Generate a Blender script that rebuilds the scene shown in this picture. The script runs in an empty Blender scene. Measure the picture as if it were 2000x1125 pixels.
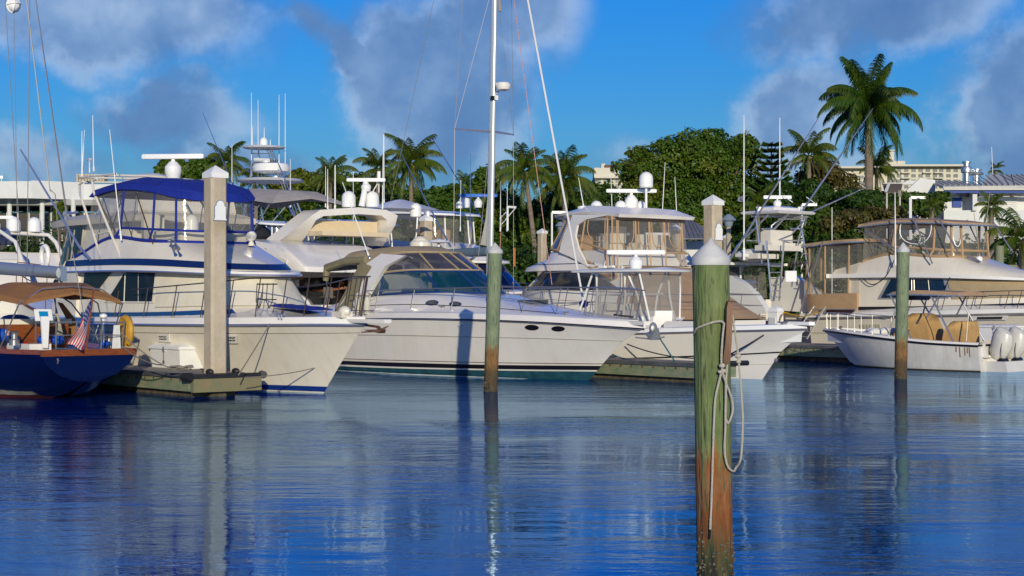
import bpy, math, random
import numpy as np
from mathutils import Vector, Matrix
R=math.radians
sc=bpy.context.scene
COL=sc.collection
# ---------------------------------------------------------------- camera
F_PX,HOR,CH=3200.0,580.0,2.25
cam=bpy.data.cameras.new('camera'); co=bpy.data.objects.new('camera',cam); COL.objects.link(co)
co.location=(0,0,CH); co.rotation_euler=(R(90),0,0)
cam.sensor_width=36; cam.lens=36*F_PX/2000; cam.shift_y=(HOR-562.5)/2000
cam.clip_start=.1; cam.clip_end=6000
sc.camera=co
# ---------------------------------------------------------------- light
SUN_EL=13.0; SUN_AZ=172.5      # azimuth clockwise from +Y
SUN_STRENGTH=3.7; SKY_STRENGTH=.085
sc.view_settings.view_transform='Standard'; sc.view_settings.look='None'
sc.view_settings.exposure=0; sc.view_settings.gamma=1
l=bpy.data.lights.new('sun','SUN'); l.energy=SUN_STRENGTH; l.angle=R(.5); l.color=(1,.89,.66)
so=bpy.data.objects.new('sun',l); COL.objects.link(so); so.location=(30,-60,60)
sd=Vector((math.sin(R(SUN_AZ))*math.cos(R(SUN_EL)),math.cos(R(SUN_AZ))*math.cos(R(SUN_EL)),math.sin(R(SUN_EL))))
so.rotation_euler=sd.to_track_quat('Z','Y').to_euler()
w=bpy.data.worlds.new('World'); sc.world=w; w.use_nodes=True
nt=w.node_tree; nt.nodes.clear()
class NT:
    def __init__(s,tree): s.t=tree
    def n(s,typ,**k):
        nd=s.t.nodes.new(typ)
        for a,v in k.items():
            if a.startswith('i_'):
                key=a[2:]; key=int(key) if key.isdigit() else key.replace('_',' ')
                if hasattr(v,'is_linked') or isinstance(v,bpy.types.NodeSocket): s.t.links.new(v,nd.inputs[key])
                else: nd.inputs[key].default_value=v
            else: setattr(nd,a,v)
        return nd
    def m(s,op,a,b=None,c=None,clamp=False):
        nd=s.t.nodes.new('ShaderNodeMath'); nd.operation=op; nd.use_clamp=clamp
        for i,x in enumerate((a,b,c)):
            if x is None: continue
            if isinstance(x,bpy.types.NodeSocket): s.t.links.new(x,nd.inputs[i])
            else: nd.inputs[i].default_value=x
        return nd.outputs[0]
    def ramp(s,fac,stops):
        nd=s.t.nodes.new('ShaderNodeValToRGB'); s.t.links.new(fac,nd.inputs[0])
        e=nd.color_ramp.elements
        while len(e)<len(stops): e.new(.5)
        for el,(p,c) in zip(e,stops):
            el.position=p; el.color=(*c,1) if len(c)==3 else c
        return nd.outputs[0]
    def mix(s,fac,a,b,mode='MIX'):
        nd=s.t.nodes.new('ShaderNodeMix'); nd.data_type='RGBA'; nd.blend_type=mode
        for i,x in ((0,fac),(6,a),(7,b)):
            if isinstance(x,bpy.types.NodeSocket): s.t.links.new(x,nd.inputs[i])
            elif i==0: nd.inputs[0].default_value=x
            else: nd.inputs[i].default_value=(*x,1) if len(x)==3 else x
        return nd.outputs[2]
    def link(s,a,b): s.t.links.new(a,b)
W=NT(nt)
tc=W.n('ShaderNodeTexCoord').outputs['Generated']
sky=W.n('ShaderNodeTexSky',sky_type='NISHITA'); sky.sun_disc=False
sky.sun_elevation=R(SUN_EL); sky.sun_rotation=R(SUN_AZ); sky.altitude=0; sky.air_density=1.0; sky.dust_density=.3; sky.ozone_density=3
hs=W.n('ShaderNodeHueSaturation',i_Saturation=1.35,i_Value=1.0,i_Hue=.5,i_Color=sky.outputs[0])

sep=W.n('ShaderNodeSeparateXYZ',i_0=tc)
el0=W.m('ARCSINE',sep0.outputs[2]) if False else None
az=W.m('ARCTAN2',sep.outputs[0],sep.outputs[1]); el=W.m('ARCSINE',sep.outputs[2])
tint=W.ramp(W.n('ShaderNodeMapRange',i_0=el,i_1=0.,i_2=.5).outputs[0],[(0,(.30,.42,.62)),(.08,(.30,.50,.80)),(.2,(.34,.72,1.15)),(.36,(.28,.82,1.42)),(.6,(.16,.82,1.85)),(1,(.14,.72,1.7))])
skyc=W.mix(1.0,hs.outputs[0],tint,'MULTIPLY')
comb=W.n('ShaderNodeCombineXYZ',i_0=az,i_1=el).outputs[0]
nz1=W.n('ShaderNodeTexNoise',i_Vector=tc,i_Scale=9.0,i_Detail=9.0,i_Roughness=.62)
nz2=W.n('ShaderNodeTexNoise',i_Vector=tc,i_Scale=2.2,i_Detail=3.0,i_Roughness=.5)
warp=W.n('ShaderNodeVectorMath',operation='SCALE'); W.link(W.n('ShaderNodeVectorMath',operation='SUBTRACT',i_0=nz1.outputs['Color'],i_1=(.5,.5,.5)).outputs[0],warp.inputs[0]); warp.inputs['Scale'].default_value=.085
cw=W.n('ShaderNodeVectorMath',operation='ADD',i_0=comb,i_1=warp.outputs[0]).outputs[0]
def blob(px,py,rx,ry,wt=1.0,rot=0):
    c=((px-1000)/F_PX,(HOR-py)/F_PX,0)
    mp=W.n('ShaderNodeMapping',vector_type='TEXTURE',i_Vector=cw)
    mp.inputs['Location'].default_value=c; mp.inputs['Rotation'].default_value=(0,0,R(rot)); mp.inputs['Scale'].default_value=(rx/F_PX,ry/F_PX,1)
    ln=W.n('ShaderNodeVectorMath',operation='LENGTH',i_0=mp.outputs[0]).outputs['Value']
    return W.m('MULTIPLY',W.m('SUBTRACT',1.17,ln,clamp=True),wt)
fld=None
for b in ((180,50,430,150,1,-4),(330,240,260,90,.75,0),(470,320,330,70,.6,0),(700,110,90,70,.9,-40),(860,190,230,240,1,-38),(1000,40,200,160,.9,0),(640,60,90,60,.5,0),(1720,20,300,130,.9,8),(1560,220,220,130,.7,40),(1990,250,230,230,1.1,10),(640,330,700,60,.5,0),(1480,330,500,70,.5,0),(60,330,300,80,.6,0)):
    x=blob(*b); fld=x if fld is None else W.m('MAXIMUM',fld,x)
outm=W.n('ShaderNodeMapRange',i_0=nz2.outputs[0],i_1=.55,i_2=.68,i_3=0.,i_4=.8).outputs[0]
# beyond the part of the sky in view the clouds go on at random
far=W.n('ShaderNodeMapRange',i_0=W.m('MAXIMUM',W.m('ABSOLUTE',az),W.m('MULTIPLY',el,1.7)),i_1=.36,i_2=.5).outputs[0]
fld=W.m('ADD',fld,W.m('MULTIPLY',outm,far))
msk=W.n('ShaderNodeMapRange',interpolation_type='SMOOTHSTEP',i_0=W.m('ADD',fld,W.m('MULTIPLY',W.m('SUBTRACT',nz1.outputs[0],.5),.72)),i_1=.14,i_2=.66).outputs[0]
# relief of the clouds: noise compared with noise a little towards the sun
nsh=W.n('ShaderNodeTexNoise',i_Vector=W.n('ShaderNodeVectorMath',operation='ADD',i_0=tc,i_1=(-.02,0,.022)).outputs[0],i_Scale=7.0,i_Detail=6.0,i_Roughness=.55)
nsh0=W.n('ShaderNodeTexNoise',i_Vector=tc,i_Scale=7.0,i_Detail=6.0,i_Roughness=.55)
rel=W.m('ADD',W.m('MULTIPLY',W.m('SUBTRACT',nsh0.outputs[0],nsh.outputs[0]),2.6),.45,clamp=True)
cl=W.ramp(rel,[(0,(.09,.185,.41)),(.42,(.13,.245,.48)),(.75,(.235,.37,.61)),(1,(.40,.53,.73))])
rim=W.m('MULTIPLY',W.m('MULTIPLY',W.m('MULTIPLY',msk,W.m('SUBTRACT',1.,msk)),3.4),W.n('ShaderNodeMapRange',i_0=rel,i_1=.35,i_2=.62).outputs[0],clamp=True)
cl=W.mix(W.m('MULTIPLY',rim,.75),cl,(.60,.70,.83))
cls=W.n('ShaderNodeVectorMath',operation='SCALE',i_0=cl); cls.inputs['Scale'].default_value=1.0/SKY_STRENGTH
fin=W.mix(W.m('MULTIPLY',msk,.88),skyc,cls.outputs[0])
bg=W.n('ShaderNodeBackground',i_Color=fin,i_Strength=SKY_STRENGTH)
W.link(bg.outputs[0],W.n('ShaderNodeOutputWorld').inputs[0])

# ---------------------------------------------------------------- materials
MATS={}
def mat(name,col=(.8,.8,.8),rough=.5,metal=0.,var=.0,vscale=3.,bump=0.,bscale=30.,col2=None,spec=.5,coat=0.,alpha=1.,stretch=None,trans=0.,streak=0.):
    if name in MATS: return MATS[name]
    m=bpy.data.materials.new(name); m.use_nodes=True; MATS[name]=m
    T=NT(m.node_tree); p=m.node_tree.nodes['Principled BSDF']
    p.inputs['Roughness'].default_value=rough; p.inputs['Metallic'].default_value=metal
    p.inputs['Specular IOR Level'].default_value=spec; p.inputs['Coat Weight'].default_value=coat
    p.inputs['Coat Roughness'].default_value=.08
    p.inputs['Alpha'].default_value=alpha
    if trans: p.inputs['Transmission Weight'].default_value=trans
    c=(*col,1); p.inputs['Base Color'].default_value=c
    vec=T.n('ShaderNodeTexCoord').outputs['Object']
    if stretch:
        mp=T.n('ShaderNodeMapping',i_Vector=vec); mp.inputs['Scale'].default_value=stretch; vec=mp.outputs[0]
    if var or col2:
        nz=T.n('ShaderNodeTexNoise',i_Vector=vec,i_Scale=vscale,i_Detail=5.,i_Roughness=.6)
        c2=col2 or tuple(x*(1-var) for x in col)
        f=T.n('ShaderNodeMapRange',i_0=nz.outputs[0],i_1=.35,i_2=.65).outputs[0]
        out=T.mix(f,col,c2)
        if streak:
            mp=T.n('ShaderNodeMapping',i_Vector=vec); mp.inputs['Scale'].default_value=(2.2,.5,.22)
            n2=T.n('ShaderNodeTexNoise',i_Vector=mp.outputs[0],i_Scale=3.,i_Detail=4.)
            f2=T.n('ShaderNodeMapRange',i_0=n2.outputs[0],i_1=.5,i_2=.75,i_4=streak).outputs[0]
            out=T.mix(f2,out,tuple(x*y for x,y in zip(col,(.6,.5,.36))))
        T.link(out,p.inputs['Base Color'])
    if bump:
        nb=T.n('ShaderNodeTexNoise',i_Vector=vec,i_Scale=bscale,i_Detail=4.)
        bp=T.n('ShaderNodeBump',i_Height=nb.outputs[0],i_Distance=bump,i_Strength=1.)
        T.link(bp.outputs[0],p.inputs['Normal'])
    return m
def clearmat(name,tint,alpha,rough=.08,wob=.02):
    if name in MATS: return MATS[name]
    m=bpy.data.materials.new(name); m.use_nodes=True; MATS[name]=m
    T=NT(m.node_tree); p=m.node_tree.nodes['Principled BSDF']
    p.inputs['Base Color'].default_value=(*tint,1); p.inputs['Roughness'].default_value=rough; p.inputs['Alpha'].default_value=alpha
    nb=T.n('ShaderNodeTexNoise',i_Vector=T.n('ShaderNodeTexCoord').outputs['Object'],i_Scale=2.5,i_Detail=3.,i_Distortion=.6)
    bp=T.n('ShaderNodeBump',i_Height=nb.outputs[0],i_Distance=wob,i_Strength=1.)
    T.link(bp.outputs[0],p.inputs['Normal'])
    p.inputs['Specular IOR Level'].default_value=.4
    return m
GEL=mat('white_gelcoat',(.78,.75,.68),.22,var=.07,vscale=.7,coat=.4,streak=.10)
GELC=mat('cream_gelcoat',(.76,.70,.58),.26,var=.10,vscale=.7,coat=.3,streak=.16)
GELW=mat('bright_white_gelcoat',(.78,.75,.70),.2,var=.05,vscale=2,coat=.4)
WHT=mat('white_plastic',(.82,.82,.80),.35,var=.05)
STEEL=mat('stainless_steel',(.42,.41,.40),.30,metal=.75)
TARN=mat('tarnished_steel',(.23,.17,.13),.35,metal=.8,var=.3,vscale=14)
ALU=mat('brushed_aluminium',(.66,.68,.70),.32,metal=.85)
BLUEC=mat('blue_canvas',(.004,.022,.27),.75,var=.25,vscale=4,bump=.012,bscale=5)
TANC=mat('tan_canvas',(.42,.275,.155),.85,var=.14,vscale=3,bump=.014,bscale=5)
KHAK=mat('khaki_canvas',(.24,.21,.12),.85,var=.14,vscale=3,bump=.016,bscale=5)
KHAT=mat('sand_canvas',(.38,.29,.17),.85,var=.14,vscale=3,bump=.012,bscale=5)
GREYC=mat('grey_canvas',(.36,.33,.31),.85,var=.12,vscale=3,bump=.02,bscale=3)
WCANV=mat('cream_canvas',(.66,.61,.49),.8,var=.1,vscale=1.5,bump=.018,bscale=3)
BROWN=mat('brown_bimini_canvas',(.27,.125,.042),.85,var=.15,vscale=4,bump=.008,bscale=6)
DGLASS=mat('dark_glass',(.014,.016,.022),.06,var=.5,vscale=2.,spec=.25)
BGLASS=mat('blue_glass',(.008,.025,.055),.06,spec=.4)
TEAL=clearmat('teal_glass',(.004,.05,.08),.80,rough=.06,wob=.004)
VINYL=clearmat('clear_vinyl',(.36,.34,.31),.24,rough=.10,wob=.012)
VINYLB=clearmat('blue_tinted_vinyl',(.09,.12,.24),.7,rough=.12,wob=.008)
VINYLD=clearmat('dark_tinted_vinyl',(.06,.06,.075),.82,rough=.16,wob=.012)
NAVY=mat('navy_paint',(.0025,.007,.042),.12,coat=.6)
NAVY_LIT=mat('sunlit_navy_paint',(.005,.022,.115),.10,coat=.6)  # lighter copy of the navy with sunlight put into its colour, unused
BLUES=mat('blue_stripe_paint',(.01,.06,.19),.35)
BOOTB=mat('boot_stripe_blue',(.005,.03,.20),.4)
BLACK=mat('black_rubber',(.018,.018,.02),.5,var=.3)
BLK=mat('black_paint',(.01,.01,.012),.3)
TEALP=mat('teal_bottom_paint',(.012,.08,.11),.6,var=.5,vscale=4)
REDP=mat('red_bottom_paint',(.16,.02,.015),.6,var=.4)
SCUM=mat('weathered_boot_stripe',(.34,.33,.26),.6,var=.4,vscale=5)
TEAK=mat('varnished_teak',(.27,.075,.016),.25,var=.4,vscale=6,coat=.5,stretch=(1,1,6))
SEAT=mat('cream_upholstery',(.66,.54,.36),.55,var=.08)
SEATW=mat('white_upholstery',(.70,.66,.58),.5,var=.08)
DARK=mat('dark_interior',(.03,.03,.035),.7)
ROPEW=mat('white_rope',(.42,.39,.33),.85,bump=.01,bscale=60)
ROPEG=mat('grey_rope',(.22,.19,.15),.9)
ROPER=mat('red_fleck_rope',(.38,.06,.05),.9,col2=(.5,.4,.36),vscale=40)
WIRE=mat('rigging_wire',(.28,.25,.24),.4,metal=.6)
YEL=mat('yellow_float',(.55,.30,.03),.6,var=.25,vscale=5)
RED=mat('red_cloth',(.45,.01,.01),.7)
BRIGHTB=mat('bright_blue_cloth',(.0,.08,.5),.7,var=.3,vscale=8)
CONC=mat('pile_concrete',(.52,.44,.32),.9,var=.22,vscale=2.2,bump=.012,bscale=14,streak=.45)
CONCG=mat('float_concrete',(.13,.10,.065),.95,var=.6,vscale=3,bump=.03,bscale=9)
DECKM=mat('dock_deck_concrete',(.34,.29,.22),.9,var=.25,vscale=2,bump=.006,bscale=20)
GRNW=mat('green_treated_timber',(.13,.19,.115),.85,col2=(.24,.24,.15),vscale=2.5,bump=.012,bscale=8,stretch=(1,1,4))
GRNW2=mat('weathered_end_timber',(.22,.17,.085),.85,col2=(.15,.16,.09),vscale=3,bump=.01,bscale=8)
RUST=mat('rusty_bolt',(.12,.045,.02),.8)
CAPM=mat('white_pile_cap',(.58,.58,.56),.6,var=.22,vscale=5,bump=.004,bscale=8)
WALLW=mat('white_stucco',(.66,.67,.66),.85,var=.08,vscale=.8,bump=.02,bscale=6)
ROOFM=mat('white_metal_roof',(.56,.54,.47),.75,metal=0.,var=.1)
SHEDM=mat('grey_metal_roof',(.17,.17,.18),.5,var=.1)
HOTEL=mat('cream_stucco',(.60,.57,.47),.9,var=.06,vscale=.05)
ROOFB=mat('brown_shingles',(.17,.13,.09),.9,var=.3,vscale=2)
BDOOR=mat('blue_shutter',(.003,.045,.30),.6)
CARR=mat('red_car_paint',(.35,.006,.01),.25,coat=.6)
BARK=mat('palm_trunk',(.22,.18,.14),.9,col2=(.17,.13,.09),vscale=1.2,bump=.03,bscale=5,stretch=(1,1,5))
BARK2=mat('tree_bark',(.12,.085,.055),.95,var=.4,vscale=3,bump=.03,bscale=8)
def leafmat(name,c1,c2,c3,sc_=.35,rough=.5):
    if name in MATS: return MATS[name]
    m=bpy.data.materials.new(name); m.use_nodes=True; MATS[name]=m
    T=NT(m.node_tree); p=m.node_tree.nodes['Principled BSDF']
    nz=T.n('ShaderNodeTexNoise',i_Vector=T.n('ShaderNodeTexCoord').outputs['Object'],i_Scale=sc_,i_Detail=7.,i_Roughness=.7)
    c=T.ramp(nz.outputs[0],[(.3,c1),(.5,c2),(.68,c3)])
    T.link(c,p.inputs['Base Color']); p.inputs['Roughness'].default_value=rough
    p.inputs['Specular IOR Level'].default_value=.35
    tr=T.n('ShaderNodeBsdfTranslucent',i_Color=T.mix(.5,c,(.12,.18,.01)))
    mx=T.n('ShaderNodeMixShader',i_0=.22); T.link(p.outputs[0],mx.inputs[1]); T.link(tr.outputs[0],mx.inputs[2])
    T.link(mx.outputs[0],m.node_tree.nodes['Material Output'].inputs[0])
    return m
LEAF=leafmat('ficus_leaves',(.025,.066,.005),(.06,.12,.008),(.15,.165,.012))
LEAFD=leafmat('dark_leaves',(.018,.05,.008),(.038,.085,.010),(.08,.125,.014))
LEAFY=leafmat('yellow_green_leaves',(.05,.08,.008),(.11,.14,.012),(.26,.24,.02),.8)
LEAFB=leafmat('dry_brown_leaves',(.05,.055,.012),(.10,.085,.02),(.17,.14,.04),.7)
PALMG=leafmat('palm_leaves',(.018,.055,.008),(.04,.09,.010),(.11,.13,.015),.5,.4)
PALMY=leafmat('coconut_palm_leaves',(.03,.065,.008),(.065,.11,.010),(.2,.17,.02),.5,.4)
# ---------------------------------------------------------------- mesh helpers
def props(o,label=None,cat=None,group=None,kind=None):
    if label: o['label']=label
    if cat: o['category']=cat
    if group: o['group']=group
    if kind: o['kind']=kind
    return o
class M:
    def __init__(s): s.v=[]; s.f=[]
    def add(s,vs,fs):
        o=len(s.v); s.v.extend([tuple(x) for x in vs]); s.f.extend([tuple(i+o for i in f) for f in fs]); return s
    def box(s,c,d,rot=None,taper=1.):
        x,y,z=d[0]/2,d[1]/2,d[2]/2
        vs=[Vector((sx*x*(taper if sz>0 else 1),sy*y*(taper if sz>0 else 1),sz*z)) for sz in(-1,1) for sx,sy in((-1,-1),(1,-1),(1,1),(-1,1))]
        if rot is not None:
            Rm=rot if isinstance(rot,Matrix) else Matrix.Rotation(rot,3,'Z')
            vs=[Rm@v for v in vs]
        c=Vector(c)
        return s.add([v+c for v in vs],[(3,2,1,0),(4,5,6,7),(0,1,5,4),(1,2,6,5),(2,3,7,6),(3,0,4,7)])
    def rings(s,rings,cap=True,closed=True):
        n=len(rings[0]); o=len(s.v)
        for r in rings: s.v.extend([tuple(p) for p in r])
        for i in range(len(rings)-1):
            for j in range(n if closed else n-1):
                k=(j+1)%n
                s.f.append((o+i*n+j,o+i*n+k,o+(i+1)*n+k,o+(i+1)*n+j))
        if cap and closed:
            s.f.append(tuple(o+j for j in reversed(range(n)))); s.f.append(tuple(o+(len(rings)-1)*n+j for j in range(n)))
        return s
    def tube(s,pts,r,n=6,cap=True):
        pts=[Vector(p) for p in pts]; rs=r if isinstance(r,(list,tuple)) else [r]*len(pts)
        rings=[]; up=None
        for i,p in enumerate(pts):
            d=(pts[min(i+1,len(pts)-1)]-pts[max(i-1,0)])
            if d.length<1e-9: d=Vector((0,0,1))
            d.normalize()
            if up is None: up=Vector((0,0,1)) if abs(d.z)<.9 else Vector((1,0,0))
            a=d.cross(up)
            if a.length<1e-6: a=d.orthogonal()
            a.normalize(); b=a.cross(d).normalized(); up=b
            rings.append([p+(a*math.cos(q)+b*math.sin(q))*rs[i] for q in [2*math.pi*k/n for k in range(n)]])
        return s.rings(rings,cap)
    def lathe(s,prof,c=(0,0,0),n=16,axis=None):
        c=Vector(c); Rm=Matrix.Identity(3)
        if axis is not None: Rm=Vector(axis).to_track_quat('Z','Y').to_matrix()
        return s.rings([[Rm@Vector((r*math.cos(2*math.pi*k/n),r*math.sin(2*math.pi*k/n),z))+c for k in range(n)] for r,z in prof])
    def ell(s,c,r,n=10,m=7):
        rx,ry,rz=r if isinstance(r,(tuple,list)) else (r,r,r)
        rings=[]
        for i in range(m+1):
            a=-math.pi/2+math.pi*i/m; q=max(math.cos(a),.02)
            rings.append([(c[0]+rx*q*math.cos(2*math.pi*k/n),c[1]+ry*q*math.sin(2*math.pi*k/n),c[2]+rz*math.sin(a)) for k in range(n)])
        return s.rings(rings)
    def prism(s,poly,axis_vec):       # extrude planar polygon by a vector
        a=[Vector(p) for p in poly]; d=Vector(axis_vec)
        return s.rings([a,[p+d for p in a]])
    def grid(s,g,th=0.,flip=False):   # g: rows of points; optional thickness along normals
        n=len(g[0]); m=len(g); g=[[Vector(p) for p in r] for r in g]
        def nrm(i,j):
            a=g[min(i+1,m-1)][j]-g[max(i-1,0)][j]; b=g[i][min(j+1,n-1)]-g[i][max(j-1,0)]
            x=a.cross(b); 
            return x.normalized() if x.length>1e-9 else Vector((0,0,1))
        o=len(s.v)
        for r in g: s.v.extend([tuple(p) for p in r])
        q=lambda b,i,j:b+i*n+j
        for i in range(m-1):
            for j in range(n-1): s.f.append((q(o,i,j),q(o,i,j+1),q(o,i+1,j+1),q(o,i+1,j)))
        if th:
            o2=len(s.v)
            for i in range(m):
                for j in range(n): s.v.append(tuple(g[i][j]+nrm(i,j)*th))
            for i in range(m-1):
                for j in range(n-1): s.f.append((q(o2,i,j),q(o2,i+1,j),q(o2,i+1,j+1),q(o2,i,j+1)))
            for i in range(m-1):
                for j in (0,n-1):
                    s.f.append((q(o,i,j),q(o,i+1,j),q(o2,i+1,j),q(o2,i,j)) if j==0 else (q(o,i,j),q(o2,i,j),q(o2,i+1,j),q(o,i+1,j)))
            for j in range(n-1):
                for i in (0,m-1):
                    s.f.append((q(o,i,j),q(o2,i,j),q(o2,i,j+1),q(o,i,j+1)) if i==0 else (q(o,i,j),q(o,i,j+1),q(o2,i,j+1),q(o2,i,j)))
        return s
    def build(s,name,m,parent=None,label=None,kind=None,loc=None,sharp=35,smooth=True):
        me=bpy.data.meshes.new(name); me.from_pydata(s.v,[],s.f); me.validate()
        if smooth:
            me.polygons.foreach_set('use_smooth',[True]*len(me.polygons)); me.set_sharp_from_angle(angle=R(sharp))
        if m: me.materials.append(m)
        o=bpy.data.objects.new(name,me); COL.objects.link(o)
        if parent: o.parent=parent
        if label: o['label']=label
        if kind: o['kind']=kind
        if loc: o.location=loc
        return o
def empty(name,loc,rz=0,label=None,cat=None,group=None):
    o=bpy.data.objects.new(name,None); COL.objects.link(o); o.location=loc; o.rotation_euler=(0,0,rz); o.empty_display_size=.2
    return props(o,label,cat,group)
def inst(src,parent=None,loc=(0,0,0),rot=(0,0,0),scale=None):
    o=src.copy(); COL.objects.link(o)
    o.parent=parent; o.location=loc; o.rotation_euler=rot
    if scale: o.scale=scale
    return o
def W3(px,py,Y): return Vector(((px-1000)/F_PX*Y,Y,CH-(py-HOR)/F_PX*Y))
def wlY(py): return CH*F_PX/(py-HOR)
def cr(p,t):
    i=int(math.floor(t)); n=len(p)
    if i>=n-1: i=n-2
    if i<0: i=0
    f=t-i; a=p[max(i-1,0)]; b=p[i]; c=p[i+1]; d=p[min(i+2,n-1)]
    return [.5*((2*b[k])+(-a[k]+c[k])*f+(2*a[k]-5*b[k]+4*c[k]-d[k])*f*f+(-a[k]+3*b[k]-3*c[k]+d[k])*f**3) for k in range(len(b))]
def lin(p,t):
    i=min(max(int(math.floor(t)),0),len(p)-2); f=t-i
    return [p[i][k]*(1-f)+p[i+1][k]*f for k in range(len(p[i]))]
class Shell:
    """levels: lists of (u,w,z) along the near side, aft to front; mirrored to the far side. side=-1: near side is v<0"""
    def __init__(s,levels,side=-1,smooth=True): s.L=levels; s.side=side; s.n=len(levels[0]); s.e=cr if smooth else lin; s.m=len(levels)
    def P(s,t,h):
        mir=1
        if t>s.n-1: t=2*(s.n-1)-t; mir=-1
        t=max(t,0); i=min(int(h),s.m-2) if s.m>1 else 0; f=h-i
        a=s.e(s.L[i],t)
        if f>1e-9:
            b=s.e(s.L[i+1],t); a=[x*(1-f)+y*f for x,y in zip(a,b)]
        return Vector((a[0],s.side*mir*max(a[1],0 if abs(t-(s.n-1))<1e-6 or t<1e-6 else a[1]),a[2]))
    def N(s,t,h):
        e=.04
        a=s.P(t+e,h)-s.P(max(t-e,0),h); h2=min(h+e,s.m-1); b=s.P(t,h2)-s.P(t,max(h2-2*e,0))
        x=a.cross(b)
        if x.length<1e-9: return Vector((0,s.side,0))
        x.normalize()
        return x if s.side<0 else -x
    def skin(s,mesh=None,h0=0,h1=None,sub=4,cap_bot=False,cap_top=False,hs=1,t0=0,t1=None):
        mesh=mesh or M(); h1=s.m-1 if h1 is None else h1
        t1=2*(s.n-1) if t1 is None else t1
        k=int(round((t1-t0)*sub)); rows=int(round((h1-h0)*hs)) or 1
        g=[[s.P(t0+(t1-t0)*j/k,h0+(h1-h0)*i/rows) for j in range(k+1)] for i in range(rows+1)]
        mesh.grid(g)
        # bridge across between near and far edge at every t, as strips (works for caps and for the transom)
        def cap(h):
            kk=int((s.n-1)*sub); o=len(mesh.v)
            for j in range(kk+1):
                a=s.P((s.n-1)*j/kk,h); mesh.v.append(tuple(a)); mesh.v.append((a.x,-a.y,a.z))
            for j in range(kk): mesh.f.append((o+2*j,o+2*j+2,o+2*j+3,o+2*j+1))
        if cap_bot: cap(h0)
        if cap_top: cap(h1)
        return mesh
    def stern(s,mesh,rows=None):
        rows=rows or s.m-1
        g=[]
        for i in range(rows+1):
            a=s.P(0,(s.m-1)*i/rows); g.append([a,(a.x,-a.y,a.z)])
        return mesh.grid(g)
    def patch(s,t0,t1,h0,h1,off=.006,th=.02,mesh=None,nt_=None,nh=None,t0b=None,t1b=None):
        mesh=mesh or M(); t0b=t0 if t0b is None else t0b; t1b=t1 if t1b is None else t1b
        nt_=nt_ or max(2,int(abs(t1-t0)*5)); nh=nh or max(1,int(abs(h1-h0)*4))
        g=[]
        for i in range(nh+1):
            f=i/nh; a=t0+(t0b-t0)*f; b=t1+(t1b-t1)*f; h=h0+(h1-h0)*f
            g.append([s.P(a+(b-a)*j/nt_,h)+s.N(a+(b-a)*j/nt_,h)*off for j in range(nt_+1)])
        mesh.grid(g,-th if s.side<0 else th)
        return mesh
    def oval(s,t,h,rt,rh,off=.012,th=.03,mesh=None,n=18):
        mesh=mesh or M(); N=s.N(t,h)
        p=[s.P(t+rt*math.cos(a),h+rh*math.sin(a))+N*off for a in [2*math.pi*k/n for k in range(n)]]
        return mesh.prism(p,-N*th)
    def line(s,t0,t1,h,r,off=0,mesh=None,n=6,k=None,t=None,h1=None):
        mesh=mesh or M(); k=k or max(3,int(abs(t1-t0)*5)); h1=h if h1 is None else h1
        return mesh.tube([s.P(t0+(t1-t0)*j/k,h+(h1-h)*j/k)+s.N(t0+(t1-t0)*j/k,h+(h1-h)*j/k)*off for j in range(k+1)],r,n)
class Boat:
    def __init__(s,name,label,cat,px,py,phi,Y=None,group=None):
        s.Y=Y or wlY(py); s.X=(px-1000)/F_PX*s.Y; s.phi=phi; a=R(phi); s.U=(math.cos(a),math.sin(a)); s.V=(-math.sin(a),math.cos(a))
        s.side=-1 if s.V[1]>0 else 1
        s.o=empty(name,(s.X,s.Y,0),a,label,cat,group)
    def uz(s,px,py,v):
        k=(px-1000)/F_PX; ox=s.X+s.V[0]*v; oy=s.Y+s.V[1]*v
        u=(k*oy-ox)/(s.U[0]-k*s.U[1]); return u,CH-(py-HOR)/F_PX*(oy+s.U[1]*u)
    def T(s,px,py,w,du=0):              # near-side point at half-width w
        u,z=s.uz(px,py,s.side*w); return (u+du,w,z)
    def Q(s,px,py,v):                   # point in local space; v signed, negative = near side
        v=v*(-s.side); u,z=s.uz(px,py,v); return Vector((u,v,z))
    def shell(s,levels,smooth=True): return Shell(levels,s.side,smooth)
    def add(s,name,m,material,parent=None,label=None,**k): return m.build(name,material,parent or s.o,label,**k)
    def v(s,w): return s.side*w         # signed v for the near side
def rnd(seed): return random.Random(seed)
# rigid furniture of boats, all in the boat's local space
def dome(b,p,r,h=None,m=None,mast=0,parent=None):
    h=(h or r*2.2)*.74; r*=.68; q=M(); z=p[2]+mast
    if mast: q.tube([p,(p[0],p[1],z)],r*.18,8)
    q.lathe([(r*.9,0),(r*.92,.03*h),(r,.05*h),(r,h-r*1.0)]+[(r*math.cos(a),h-r+r*math.sin(a)) for a in [R(x) for x in(15,35,55,70,82,89)]],(p[0],p[1],z),18)
    return b.add('satellite_dome',q,m or WHT,parent)
def radar(b,p,L=1.6,ang=0,h=.45,r=.3,m=None,barm=None):
    r*=.68; h*=.85; q=M(); q.lathe([(r*.8,0),(r*.9,h*.2),(r,h*.35),(r*.98,h*.6),(r*.5,h*.85),(r*.25,h*.9),(r*.25,h)],p,16)
    o=b.add('radar_pedestal',q,m or WHT)
    d=Vector((math.cos(ang),math.sin(ang),0)); n=Vector((-d.y,d.x,0)); c=Vector(p)+Vector((0,0,h+.07))
    pr=[(-.09,-.06),(.09,-.06),(.1,.0),(.07,.07),(-.07,.07),(-.1,0)]
    rings=[[c+d*(L/2*k)+n*(x*sc_)+Vector((0,0,z*sc_)) for x,z in pr] for k,sc_ in((-1,.7),(-.95,1),(.95,1),(1,.7))]
    b.add('radar_bar',M().rings(rings),barm or m or WHT,o)
    return o
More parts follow.
